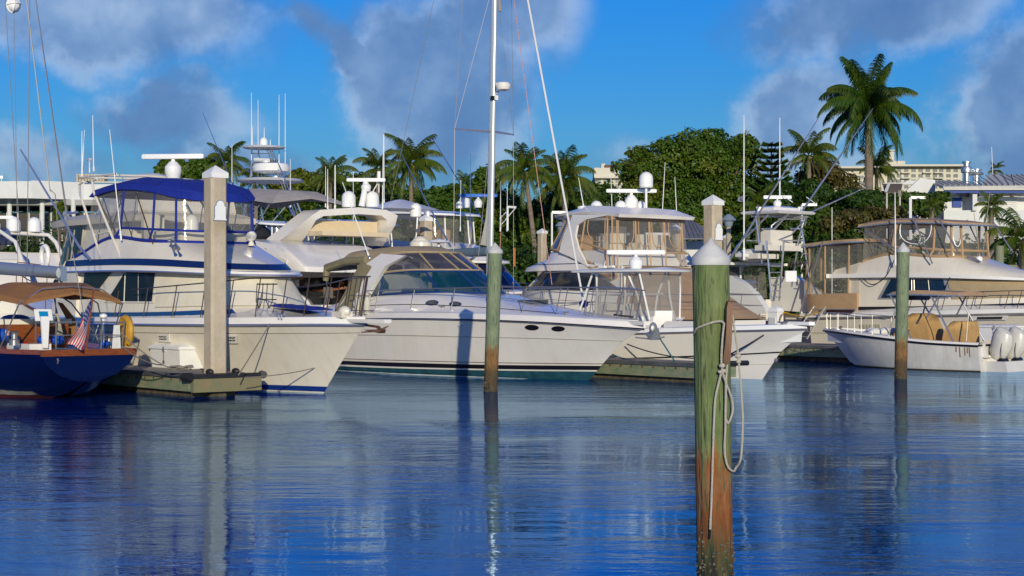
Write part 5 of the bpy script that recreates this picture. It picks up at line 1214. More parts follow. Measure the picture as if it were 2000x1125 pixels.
# ================================================================ D: sedan yacht with tan enclosure
def boat_d():
    b=Boat('sedan_yacht','white flybridge yacht with a tan framed clear enclosure and domes on its curved hard top','motor yacht',1415,600,130,Y=55.5)
    # u runs forward from the stern; convert the hull builder (bow at 0) by shifting
    class Sh: pass
    L=13.2
    def sh(levels): return b.shell([[(x+L,y,z) for x,y,z in lv] for lv in levels])
    hb=2.15
    H_=sh([[(-L,1.2,-.4),(-8,1.2,-.4),(-4,.7,-.4),(-1.8,.2,-.4),(-.8,0,-.4)],[(-L,1.9,0),(-8,1.9,0),(-4,1.4,0),(-1.5,.5,0),(0,0,0)],[(-L,2.05,1.1),(-8,2.15,1.2),(-3.6,1.8,1.35),(-.9,.9,1.45),(1,0,1.5)],[(-L,2.1,1.45),(-8,2.2,1.6),(-3.4,1.95,1.8),(-.6,1.1,1.95),(1.5,0,2.0)]])
    q=H_.skin(sub=6); H_.stern(q); b.add('hull',q,GELW); b.add('rub_rail',H_.line(0,8,3,.03,.01,k=40),STEEL)
    D=sh([[(x-L,y,z) for x,y,z in H_.L[3]],[(x-L-.1,max(0,y-.1),z+.12) for x,y,z in H_.L[3]],[(-L+.3,1.2,1.6),(-8,1.4,1.9),(-4.4,1.0,2.25),(-2.5,.5,2.2),(-1.,0,2.1)]])
    b.add('deck',D.skin(sub=6,cap_top=True),GELW)
    HO=b.shell([house_outline(3.2,10.9,1.85,1.6,2.6),house_outline(3.2,10.4,1.8,2.45,2.4),house_outline(3.3,8.6,1.65,3.35,1.3)])
    b.add('deckhouse',HO.skin(sub=5,cap_top=True),GEL)
    def w4(c,m,name,off=.012): # window from pixel corners on shell HO between heights
        pass
    f=b.add('saloon_window',HO.patch(1.9,8.1+2,1.05,1.80,.012,.02,t0b=2.6,t1b=9.4,nt_=30,nh=3),mat('slate_glass',(.02,.03,.05),.08,var=.5,vscale=3.))
    for t in(3.1,3.7,4.6,7.4,8.3): b.add('window_mullion',M().tube([HO.P(t+.15,1.05)+HO.N(t,1.4)*.03,HO.P(t+.1,1.8)+HO.N(t,1.4)*.03],.022,4),BLK if t<4 else GEL)
    # brow / flybridge deck and coaming
    FB=b.shell([house_outline(3.95,10.0,1.85,3.2,1.6),house_outline(3.95,9.8,1.88,3.36,1.6),house_outline(4.0,8.6,1.7,3.62,1.2),house_outline(4.1,8.2,1.6,3.9,.9)])
    b.add('flybridge_moulding',FB.skin(sub=5,cap_bot=True,cap_top=True),GELW)
    b.add('moulding_groove',FB.line(2.2,4.6,1.3,.02,.0),BLK)
    # enclosure: front blue tinted, aft tan framed
    EN=b.shell([[(3.5,0,2.95),(3.5,1.72,2.95),(3.8,1.88,2.98),(6.0,1.7,3.75),(7.2,1.45,3.95),(7.9,.8,3.95),(8.1,0,3.95)],
      [(3.6,0,5.06),(3.6,1.66,5.06),(3.9,1.74,5.1),(5.6,1.6,5.2),(6.4,1.35,5.15),(6.9,.8,5.1),(7.1,0,5.1)]])
    b.add('clear_windscreen',EN.skin(sub=5,t0=3.1,t1=8.9,hs=2),VINYLB)
    b.add('clear_curtain',EN.skin(sub=5,t0=0,t1=3.0,hs=2),VINYL)
    b.add('clear_curtain',EN.skin(sub=5,t0=9.0,t1=12,hs=2),VINYL)
    FR=TANC
    for t in(0.02,.45,.95,1.3,2.0,2.7,3.0,11.55,11.05,3.55,4.35):
        b.add('enclosure_frame',M().tube([EN.P(t,h)+EN.N(max(t,.06),h)*.012 for h in(0,.5,1)],.04 if t<3.2 or t>9 else .03,4),FR)
    for h,r_ in((0.0,.07),(.42,.035),(.97,.04)): 
        b.add('enclosure_band',EN.line(-0.,2.98,h,r_,.01,k=30),FR); b.add('enclosure_band',EN.line(9.05,12,h,r_,.01,k=30),FR)
    b.add('windscreen_band',EN.line(3.05,8.95,.03,.05,.01,k=40),FR)
    for a_,c_ in((0,2.98),(9.05,12)): b.add('canvas_skirt',EN.patch(a_,c_,-.0,.1,.02,.02,nt_=20,nh=1),TANC)
    def uarc(sh,tc,wt,h0,h1,m,r_=.022):
        p=[sh.P(tc-wt,h1)]+[sh.P(tc-wt*math.cos(a),h0+(h1-h0)*.55*(1-math.sin(a))) for a in [R(x) for x in range(0,181,20)]]+[sh.P(tc+wt,h1)]
        b.add('curtain_zip',M().tube([q_+sh.N(max(tc,.1),.6)*.02 for q_ in p],r_,4),m)
    for tc,wt in((.22,.16),(.7,.2),(2.35,.25),(11.75,.16),(11.3,.16)): uarc(EN,tc,wt,.5,.95,TANC)
    # swept pillar
    for sg in(1,-1):
        p=[EN.P(2.6,-.0 if False else 0),EN.P(3.2,0),EN.P(3.35,.5),EN.P(2.95,.97),EN.P(2.35,.99),EN.P(2.75,.6)]
        ring0=[EN.P(2.5,0),EN.P(3.35,0)]; q=M()
        g=[[EN.P(a,h)+EN.N(a,h)*.03 for a in (x0,x0*.5+x1*.5,x1)] for h,x0,x1 in((0,2.45,3.3),(.25,2.7,3.35),(.5,2.85,3.35),(.75,2.85,3.25),(.9,2.6,3.2),(1.,1.9,3.2))]
        if sg<0: g=[[Vector((p_.x,-p_.y,p_.z)) for p_ in r_] for r_ in g]
        q.grid(g,.08); b.add('swept_pillar',q,GELW)
    HT=b.shell([[(3.2,0,5.06),(3.2,1.7,5.02),(3.5,1.82,5.06),(5.4,1.72,5.22),(6.8,1.5,5.18),(7.5,.9,5.12),(7.7,0,5.1)],
      [(3.15,0,5.16),(3.15,1.72,5.12),(3.45,1.86,5.16),(5.4,1.76,5.3),(6.85,1.54,5.25),(7.55,.9,5.2),(7.75,0,5.18)],
      [(3.6,0,5.42),(3.6,1.2,5.38),(3.9,1.35,5.42),(5.3,1.35,5.52),(6.3,1.15,5.38),(6.8,.7,5.32),(7.0,0,5.3)]])
    b.add('hard_top',HT.skin(sub=5,cap_bot=True,cap_top=True),GELW)
    p=b.Q(1262,424,.6); dome(b,(p.x,p.y,5.35),.37,.78,mast=.85)
    p=b.Q(1252,420,1.0); dome(b,(p.x,p.y,5.4),.26,.5)
    p=b.Q(1165,414,-.9); dome(b,(p.x,p.y,5.35),.32,.5); p=b.Q(1212,412,.1); dome(b,(p.x,p.y,5.42),.3,.45)
    p=b.Q(1233,410,.5); radar(b,(p.x,p.y,5.4),1.85,R(-130+4),.75,.36)
    p=b.Q(1140,415,-1.2); b.add('light_pod',M().lathe([(.03,0),(.03,.12),(.22,.14),(.22,.24),(.1,.26)],(p.x,p.y,5.28),10),WHT); ant(b,(p.x,p.y,5.5),b.Q(1130,347,-1.2),.018)
    for x0,x1,y1,v in((1196,1193,340,0.),(1293,1299,317,1.4),(1322,1318,345,1.6),(1192,1190,398,.2)): ant(b,b.Q(x0,425,v),b.Q(x1,y1,v),.016)
    # cockpit cover
    CC=b.shell([[(-.1,0,1.5),(-.1,1.9,1.5),(.2,2.0,1.5),(2.5,2.0,1.6),(3.4,1.9,1.7),(3.6,0,1.8)],[(.9,0,2.1),(.9,1.5,2.1),(1.1,1.6,2.2),(2.6,1.75,3.1),(3.1,1.7,3.3),(3.3,0,3.35)]],smooth=False)
    b.add('cockpit_cover',CC.skin(sub=2,cap_top=True),TANC)
    # furniture inside the flybridge
    b.add('helm_seat',M().box((5.3,.3,4.05),(.55,.9,.8)).box((5.0,.3,4.5),(.16,.9,.6)),SEATW); b.add('bench_seat',M().box((4.5,-.8,3.9),(.6,1.3,.6)).box((4.3,-.8,4.25),(.16,1.3,.5)),SEATW)
    b.add('tan_seat_cover',M().ell((6.4,.2,4.1),(.6,.8,.5)),TANC)
    rail(b,D,1,[3.6,4.2,4.8,5.4,6,6.6,7.2,7.7],.75,.05,-.1,.018,STEEL,mid=.5,topts=(3.2,7.95))
    return b
D_=boat_d()
# ================================================================ convertible flybridge yachts
def convertible(b,du,zo,cols,canvas=None,vin=VINYL,k=1.,fr=.035,posts=(3.15,4.1,5.15,8.85,9.9,10.85),base='house',enh=1.):
    X=lambda lv:[((x*k+du),y*k,z*k+zo) for x,y,z in lv]
    hc,bc,wc=cols
    Hs=b.shell([X([(-9.3,0,1.4),(-9.3,1.68,1.4),(-9.15,1.74,1.4),(-7,1.75,1.42),(-4.6,1.65,1.5),(-2.6,1.3,1.6),(-1.4,.8,1.65),(-1.0,0,1.65)]),
      X([(-9.3,0,3.0),(-9.3,1.6,3.0),(-9.15,1.66,3.0),(-7,1.66,3.0),(-5.1,1.5,2.95),(-3.7,1.15,2.9),(-2.8,.65,2.88),(-2.5,0,2.88)])])
    b.add('deckhouse',Hs.skin(sub=5,cap_top=True,hs=3),hc)
    Br=b.shell([X([(-10.2,0,2.9),(-10.2,1.82,2.9),(-10.0,1.9,2.9),(-7,1.92,2.9),(-4.9,1.8,2.86),(-3.3,1.42,2.8),(-2.3,.8,2.76),(-1.95,0,2.75)]),
      X([(-10.2,0,3.06),(-10.2,1.82,3.06),(-10.0,1.88,3.06),(-7,1.9,3.05),(-4.9,1.78,3.0),(-3.3,1.4,2.92),(-2.35,.78,2.86),(-2.0,0,2.85)])])
    b.add('flybridge_deck',Br.skin(sub=5,cap_top=True,cap_bot=True),bc)
    Co=b.shell([X([(-10.0,0,3.04),(-10.0,1.74,3.04),(-9.8,1.8,3.04),(-7,1.84,3.04),(-5.0,1.7,2.99),(-3.5,1.3,2.92),(-2.6,.72,2.88),(-2.2,0,2.86)]),
      X([(-9.9,0,3.22),(-9.9,1.7,3.22),(-9.6,1.76,3.24),(-7,1.79,3.24),(-5.1,1.65,3.2),(-3.7,1.24,3.12),(-2.9,.68,3.06),(-2.5,0,3.04)]),
      X([(-8.8,0,3.5),(-8.8,1.5,3.5),(-8.5,1.56,3.6),(-7.4,1.6,3.8),(-5.9,1.5,3.68),(-5.1,1.2,3.64),(-4.75,.7,3.62),(-4.65,0,3.62)])])
    b.add('flybridge_coaming',Co.skin(sub=5,hs=2),wc)
    if not canvas: b.add('bridge_floor',Co.skin(sub=5,h0=1,h1=1.01,cap_top=True),wc)
    En=b.shell([Co.L[2],
      X([(-8.8,0,3.8),(-8.8,1.5,3.8),(-8.5,1.58,3.9),(-7.4,1.58,4.05),(-5.75,1.46,3.94),(-5.1,1.18,3.9),(-4.78,.68,3.88),(-4.7,0,3.88)]),
      X([(-8.7,0,4.9*enh),(-8.7,1.46,4.9*enh),(-8.5,1.55,4.92*enh),(-7.2,1.56,5.0*enh),(-5.7,1.42,4.92*enh),(-5.15,1.14,4.86*enh),(-4.85,.66,4.84*enh),(-4.75,0,4.84*enh)])])
    b.add('clear_curtain',En.skin(sub=5,hs=2),vin)
    Cn=b.shell([X([(-9.0,0,4.86*enh),(-9.0,1.52,4.86*enh),(-8.7,1.62,4.88*enh),(-7.2,1.66,4.96*enh),(-5.5,1.55,4.9*enh),(-4.8,1.3,4.84*enh),(-4.4,.75,4.82*enh),(-4.2,0,4.81*enh)]),
      X([(-9.0,0,4.96*enh),(-9.0,1.5,4.96*enh),(-8.7,1.6,4.98*enh),(-7.2,1.64,5.06*enh),(-5.5,1.53,5.0*enh),(-4.85,1.28,4.93*enh),(-4.45,.74,4.9*enh),(-4.25,0,4.89*enh)]),
      X([(-8.6,0,5.12*enh),(-8.6,1.0,5.1*enh),(-8.4,1.1,5.12*enh),(-7.1,1.15,5.16*enh),(-6.0,1.05,5.1*enh),(-5.5,.9,5.05*enh),(-5.2,.5,5.02*enh),(-5.1,0,5.02*enh)])])
    b.add('bridge_top',Cn.skin(sub=5,cap_top=True,cap_bot=True),canvas or WHT)
    for t in posts:
        b.add('curtain_frame',M().tube([En.P(t,h)+En.N(t,h)*.01 for h in(0,.5,1,1.5,2)],fr,5),canvas or WHT)
    return Hs,Br,Co,En,Cn
def boat_f():
    b=Boat('tan_canopy_yacht','cream flybridge yacht with tan canvas tops and clear curtains, moored at the right edge','motor yacht',2112,600,-50,Y=57)
    L=10.9
    H_=b.shell([[(-L,1.2,-.4),(-7,1.2,-.4),(-4,.8,-.4),(-2,.3,-.4),(-.8,0,-.4)],[(-L,1.85,0),(-7,1.9,0),(-4,1.5,0),(-1.8,.6,0),(0,0,0)],
      [(-L,1.98,.85),(-7,2.06,.9),(-3.8,1.8,.95),(-1.2,.9,1.0),(.8,0,1.0)],[(-L,2.02,1.2),(-7,2.15,1.3),(-3.6,1.98,1.42),(-.8,1.2,1.5),(1.4,0,1.52)],[(-L,2.05,1.4),(-7,2.2,1.5),(-3.5,2.05,1.6),(-.6,1.3,1.68),(1.7,0,1.7)]])
    q=H_.skin(sub=6); H_.stern(q); b.add('hull',q,GELC)
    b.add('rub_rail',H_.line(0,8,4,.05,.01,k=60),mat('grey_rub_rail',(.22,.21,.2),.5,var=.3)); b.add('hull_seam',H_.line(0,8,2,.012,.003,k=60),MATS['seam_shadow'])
    D=b.shell([H_.L[4],[(x-.03,max(0,y-.06),z+.18) for x,y,z in H_.L[4]],[(x-.05,max(0,y-.12),z+.2) for x,y,z in H_.L[4]],[(-L+.3,1.7,1.65),(-7,1.8,1.8),(-4,1.55,1.95),(-1.8,.9,2.0),(.2,0,1.95)]])
    b.add('deck',D.skin(sub=6,cap_top=True),GELW)
    Hs,Br,Co,En,Cn=convertible(b,.45,.12,(GELC,GELW,GELC),TANC,VINYL,.985,fr=.055,posts=(3.0,4.1,5.1,5.75,8.25,8.9,9.9,11))
    b.add('curtain_hem',En.line(1.2,12.8,.03,.06,0,k=60),TANC); b.add('curtain_band',En.line(3,11,1,.05,.005,k=50),TANC)
    for tc,wt in((3.55,.42),(5.45,.3),(8.55,.32)):
        p=[En.P(tc-wt,2)]+[En.P(tc-wt*math.cos(a),1.15+.6*(1-math.sin(a))) for a in [R(x) for x in range(0,181,20)]]+[En.P(tc+wt,2)]
        b.add('curtain_zip',M().tube([q_+En.N(tc,1.3)*.02 for q_ in p],.02,4),WHT)
    b.add('canopy_lacing',Cn.line(1,13,0,.03,.0,k=60),mat('lacing_blue_white',(.30,.36,.42),.6,col2=(.03,.06,.15),vscale=30))
    b.add('sheer_stripe',Hs.patch(1.6,6,.12,.24,.01,.012,nt_=26),BLK)
    f=b.add('saloon_window',Hs.patch(b.tp(Hs,1716,.55),b.tp(Hs,1852,.55),.42,.93,.012,.02,t0b=b.tp(Hs,1738,.9),t1b=b.tp(Hs,1852,.9),nt_=12,nh=3),mat('aluminium_window_frame',(.5,.5,.48),.35,metal=.6))
    a,c=b.tp(Hs,1722,.55),b.tp(Hs,1849,.55); a2=b.tp(Hs,1742,.9)
    Hs.patch(a,c,.45,.90,.022,.02,t0b=a2,t1b=c,nt_=12,nh=3).build('pane',BGLASS,f)
    for px in(1782,1787,1816): t=b.tp(Hs,px,.6); M().tube([Hs.P(t,.44)+Hs.N(t,.5)*.04,Hs.P(t,.91)+Hs.N(t,.9)*.04],.014,4).build('mullion',GELC,f)
    t0=b.tp(Hs,1857,.6); b.add('windscreen_cover',Hs.patch(t0,14-t0,.40,.96,.03,.02,nt_=50,nh=4),KHAT)
    t0=b.tp(H_,1618,3.5) ; lw=b.add('low_stern_window',D.patch(b.tp(D,1612,1),b.tp(D,1672,1),.0,.0,.0,.01) if False else M().prism([b.Q(1612,603,-2.08),b.Q(1673,603,-2.08),b.Q(1665,616,-2.1),b.Q(1607,614,-2.1)],(0,.03,0)),mat('aluminium_window_frame',(.5,.5,.48)))
    M().prism([b.Q(1615,604.5,-2.11),b.Q(1669,604.5,-2.11),b.Q(1662,614.5,-2.13),b.Q(1611,613,-2.13)],(0,.03,0)).build('pane',mat('dark_curtained_glass',(.05,.02,.03),.2,var=.7,vscale=12),lw)
    # cockpit enclosure aft
    CE=b.shell([[(-L+.2,0,1.55),(-L+.2,1.75,1.55),(-L+.5,1.85,1.55),(-9.6,1.88,1.55),(-8.3,1.8,1.6),(-8.2,0,1.6)],[(-L+.1,0,2.35),(-L+.1,1.75,2.35),(-L+.4,1.85,2.35),(-9.6,1.88,2.38),(-8.3,1.8,2.4),(-8.2,0,2.4)],
      [(-L+.1,0,4.25),(-L+.1,1.7,4.22),(-L+.3,1.8,4.22),(-9.6,1.85,4.3),(-8.3,1.75,4.35),(-8.2,0,4.35)]],smooth=False)
    b.add('canvas_skirt',CE.skin(sub=3,h0=0,h1=1),TANC); b.add('clear_curtain',CE.skin(sub=3,h0=1,h1=2),VINYL)
    for t in(1.0,1.9,2.8,3.7,.5): b.add('curtain_frame',M().tube([CE.P(t,1),CE.P(t,2)],.04,5),TANC)
    CT=b.shell([[(-L-.2,0,4.22),(-L-.2,1.8,4.18),(-L+.2,1.92,4.2),(-9.6,1.95,4.28),(-8.2,1.9,4.34),(-8.0,0,4.36)],[(-L-.1,0,4.4),(-L-.1,1.65,4.32),(-L+.2,1.8,4.34),(-9.6,1.85,4.42),(-8.2,1.8,4.46),(-8.0,0,4.5)]])
    b.add('cockpit_awning',CT.skin(sub=4,cap_top=True,cap_bot=True),TANC); b.add('awning_lacing',CT.line(1,4.2,0,.03,0,k=24),MATS['lacing_blue_white'])
    b.add('cockpit_chairs',M().box((-9.9,-1.0,1.85),(.5,.5,.7)).box((-9.2,-1.1,1.85),(.5,.5,.7)).box((-9.0,.5,1.9),(.8,.6,.8)),SEATW)
    q=Hs
    # struts from the canopy to the coaming
    for (x0,y0),(x1,y1) in(((1783,424),(1821,515)),((1833,426),(1870,490)),((1690,448),(1757,492))):
        for sg in(-1,1):
            a=b.Q(x0,y0,-1.7); c=b.Q(x1,y1,-1.75); a.y*=-sg; c.y*=-sg; b.add('canopy_strut',M().tube([a,c],.028,6),STEEL)
    a=b.Q(1749,518,-1.95); ant(b,a,b.Q(1748,376,-1.95),.028)
    h=M(); a=b.Q(1890,500,-.9); c=b.Q(1912,515,-.8); h.tube([a,a.lerp(c,.8),c],[.03,.03,.07],8).tube([a+Vector((.0,.1,.04)),c+Vector((0,.1,.04))],[.025,.05],8); b.add('air_horns',h,STEEL)
    p=b.Q(1912,506,-.5); b.add('searchlight',M().ell((p.x,p.y,p.z),(.14,.14,.12)).tube([p-Vector((0,0,.3)),p],.05,6),WHT)
    p=b.Q(1925,530,-.4); b.add('rolled_cover',M().tube([p-Vector((.15,.1,-.05)),p+Vector((.2,.1,-.1))],.14,10),mat('cream_roll',(.5,.42,.22),.8))
    t=b.tp(H_,1933,3.5); f=b.add('hull_scoop',H_.patch(t-.22,t+.22,3.1,3.9,.02,.05,nt_=4,nh=3),GELW); H_.patch(t-.14,t+.16,3.25,3.78,.04,.04,nt_=3,nh=2).build('scoop_opening',DARK,f)
    t=b.tp(H_,1698,2.6); 
    for k in range(7): b.add('side_vent',H_.patch(t-.1+.035*k,t-.08+.035*k,2.35,2.85,.01,.02,nt_=2,nh=1),mat('vent_beige',(.45,.42,.30),.6))
    t=b.tp(Hs,1700,.5); b.add('deck_filler',Hs.oval(t,.5,.05,.04,.01,.02),BLK)
    rail(b,D,2,[1.35,1.75,2.2,2.65,3.1,3.6,4,4.5,5,5.5,5.9],.62,.05,.2,.017,TARN,topts=(1.5,7.9) if False else (1.5,3.98))
    # boarding ladder at the stern
    ld=M(); 
    a0=b.Q(1590,598,-2.2); a1=b.Q(1550,658,-2.9); b0=b.Q(1612,599,-2.2); b1=b.Q(1576,662,-2.9)
    ld.tube([a0,a1],.03,5).tube([b0,b1],.03,5)
    for k in range(6): ld.tube([a0.lerp(a1,.1+.17*k),b0.lerp(b1,.1+.17*k)],.025,5)
    b.add('boarding_ladder',ld,mat('dull_aluminium',(.42,.42,.4),.5,metal=.6))
    # long crossing poles (outriggers) at the stern
    b.add('outrigger',M().tube([b.Q(1607,472,-2.2),b.Q(1562,612,-2.2)],.03,6).tube([b.Q(1675,448,-1.9),b.Q(1755,490,-1.9)],.018,5),STEEL)
    b.add('cable',M().tube([Vector(cr([tuple(b.Q(1686,545,-1.8)),tuple(b.Q(1705,556,-1.85)),tuple(b.Q(1730,540,-1.9)),tuple(b.Q(1748,505,-1.95))],t/5)) for t in range(16)],.018,5),BLK)
    return b
F_=boat_f()
# ================================================================ sport fishing yachts further back
def boat_k():
    b=Boat('fishing_yacht','white sport fishing yacht with a navy windscreen mask behind the tall mast','motor yacht',1052,600,-50,Y=64,group=None)
    simple_hull(b,14,2.3,1.6,2.4,GELW,1.6)
    Hs,Br,Co,En,Cn=convertible(b,-.4,.85,(NAVY,GELW,GELW),None,VINYL,1.0,posts=(1.2,2.2,3.0,4.1,5.1,6.1,7.9,8.9,9.9,11),enh=.985)
    Z=5.95
    dome(b,(*b.Q(907,440,.3).xy,Z),.34,.72); dome(b,(*b.Q(897,440,-.8).xy,Z-.1),.2,.4)
    radar(b,(*b.Q(934,440,.6).xy,Z),1.6,R(50),.5,.26,barm=mat('blue_radar_cover',(.01,.12,.5),.5))
    for px,y1,v in((918,70,-1.5),(899,352,-1.6),(990,360,1.2),(977,354,.8)): ant(b,b.Q(px,452,v),b.Q(px+1,max(y1,300),v),.017)
    p=b.Q(991,450,1.3); b.add('tower_mast',M().tube([p,b.Q(991,404,1.3)],.05,6).tube([b.Q(991,404,1.3),b.Q(1008,405,1.5)],.045,5).tube([b.Q(975,428,1.),b.Q(991,412,1.3)],.015,5).tube([b.Q(978,440,1.),b.Q(1008,405,1.5)],.015,5),WHT)
    b.add('outrigger',M().tube([b.Q(880,482,-1.9),b.Q(770,275,-2.6)],[.04,.012],6),mat('blue_anodised_pole',(.12,.2,.36),.35,metal=.6))
    b.add('outrigger',M().tube([b.Q(955,450,1.9),b.Q(848,276,2.6)],[.04,.012],6),MATS['blue_anodised_pole'])
    b.add('fighting_chair_rod',M().tube([b.R(1005,520,-3),b.R(1005,484,-3)],.04,6),mat('orange_rod',(.45,.16,.03),.6))
    b.add('helm_seat',M().box((-6.8,-.4,5.0),(.5,.5,.6)).box((-6.8,.5,5.0),(.5,.5,.6)),TANC)
    return b
K_=boat_k()
def boat_o():
    b=Boat('fishing_yacht','white yacht with navy bridge band and single dome, half behind a concrete pile','motor yacht',900,600,-50,Y=60)
    simple_hull(b,13,2.1,1.5,2.2,GELW,1.4)
    Hs,Br,Co,En,Cn=convertible(b,-1.0,.55,(GELW,GELW,GELW),None,VINYL,.95,posts=(1.2,2.2,3.1,4.1,5.1,8.9,9.9,11),enh=.98)
    b.add('navy_band',En.patch(1,13,.0,.9,.01,.02,nt_=50),NAVY)
    dome(b,(*b.Q(812,436,.2).xy,5.30),.32,.72); dome(b,(*b.Q(836,436,.6).xy,5.30),.1,.32)
    p=b.Q(785,440,0); b.add('sun_shade',M().rings([[(p.x-1.2,p.y-1.2,5.6),(p.x+.8,p.y-1.2,5.6),(p.x+.8,p.y+1.2,5.6),(p.x-1.2,p.y+1.2,5.6)],[(p.x-.3,p.y-.1,5.98),(p.x,p.y-.1,5.98),(p.x,p.y+.1,5.98),(p.x-.3,p.y+.1,5.98)]]),WHT)
    # life raft canister and white anchor light
    c=M(); p=b.Q(822,485,-1.3); c.lathe([(.3,-.3),(.4,-.2),(.42,.0),(.4,.2),(.3,.3)],(p.x,p.y,p.z),12); b.add('life_raft',c,GELC)
    p=b.Q(821,470,-1.3); b.add('searchlight',M().ell((p.x,p.y,p.z),(.28,.28,.17)),GELC)
    p=b.Q(857,475,-.5); b.add('dish_light',M().lathe([(.05,-.4),(.05,0),(.45,.03),(.35,.1),(.05,.16)],(p.x,p.y,p.z),14),WHT)
    return b
O_=boat_o()
def boat_n():
    b=Boat('tower_yacht','white yacht with a very tall aluminium tuna tower and four long aerials','motor yacht',735,600,-50,Y=70)
    simple_hull(b,15,2.3,1.6,2.5,GELW,1.6)
    Hs,Br,Co,En,Cn=convertible(b,-1.5,.9,(GELW,GELW,GELW),None,VINYLB,1.,posts=(1.2,2.2,3.0,3.6,4.1,4.6,5.1,5.6,6.1,7.9,8.9,9.9,11),enh=.95)
    # tower
    tw=M(); Yt=b.o.location
    def P(px,py,v): return b.Q(px,py,v)
    legs=[((490,340),(470,470),-1.2),((548,372),(600,470),-1.2),((500,345),(520,470),1.2),((560,345),(610,470),1.2)]
    for (x0,y0),(x1,y1),v in legs: tw.tube([P(x0,y0,v*.7),P(x1,y1,v)],.045,6)
    tw.tube([P(492,290,-.6),P(490,340,-.8),P(475,420,-1)],.035,6).tube([P(505,292,.5),P(512,350,.8)],.03,6)
    for k in range(3): tw.tube([P(520+5*k,290,-.4),P(545+5*k,345,-.6),P(570+6*k,420,-.8)],.028,5)
    for py in(300,318,336,352): tw.tube([P(490,py,-.7),P(525+(py-290)*.5,py,-.6)],.022,5)
    for a in range(9): tw.tube([P(522+2.2*a,290+5.4*a,-.4),P(532+2.2*a,290+5.4*a,-.5)],.018,4)
    tw.tube([P(470,420,-1),P(580,455,-1)],.03,5).tube([P(560,400,-1),P(500,470,-1)],.03,5)
    b.add('tower_frame',tw,ALU)
    def disc(px0,px1,py,v,th,m=WHT,n='tower_platform',dd=.7):
        a=P(px0,py,v); c=P(px1,py,v); mid=a.lerp(c,.5); r_=(c-a).length/2*.9
        mm=M(); mm.lathe([(r_*.5,-th*.6),(r_*.95,-th*.4),(r_,0),(r_*.9,th*.4),(r_*.3,th*.5)],mid,18); return b.add(n,mm,m)
    disc(491,540,288,-.4,.12); disc(489,568,353,-.4,.15); h=disc(508,552,328,-.4,.42,n='tower_buggy_top'); 
    q=P(530,329,-.4); b.add('blue_band',M().lathe([(.44,-.03),(.45,0),(.44,.04)],q,18),mat('bright_band',(.02,.16,.5),.5))
    p=P(515,284,-.4); dome(b,tuple(p),.28,.5); p=P(540,350,-.4); dome(b,tuple(p),.27,.24); p=P(516,350,-.4); b.add('horn',M().ell(tuple(p),.12,8,6),WHT)
    p0=P(498,312,-.5); p1=P(526,313,-.3); b.add('radar_bar',M().tube([p0,p1],.09,6),WHT); p=P(519,318,-.4); b.add('radar_pedestal',M().lathe([(.12,-.2),(.14,.1),(.05,.15)],p,8),WHT)
    for x,y0,y1,v in((491,345,181,-.7),(504,345,195,-.3),(545,325,185,.4),(557,340,183,.7),(493,287,248,-.5),(516,270,249,-.4),(528,285,272,-.2),(453,360,283,-1.),(567,405,310,-1.2),(636,405,325,-1.2),(655,405,322,-1),(750,400,262,1)): ant(b,P(x,y0,v),P(x,y1,v),.02)
    b.add('outrigger',M().tube([P(500,470,-1.9),P(396,220,-2.5)],[.04,.012],6).tube([P(560,400,1.9),P(447,302,2.5)],[.035,.012],6),MATS['blue_anodised_pole'])
    fl=M().grid([[P(492,349,-1.),P(500,350,-1.)],[P(492,357,-1.),P(500,357,-1.)]],.01); b.add('small_red_flag',fl,RED)
    return b
N_=boat_n()
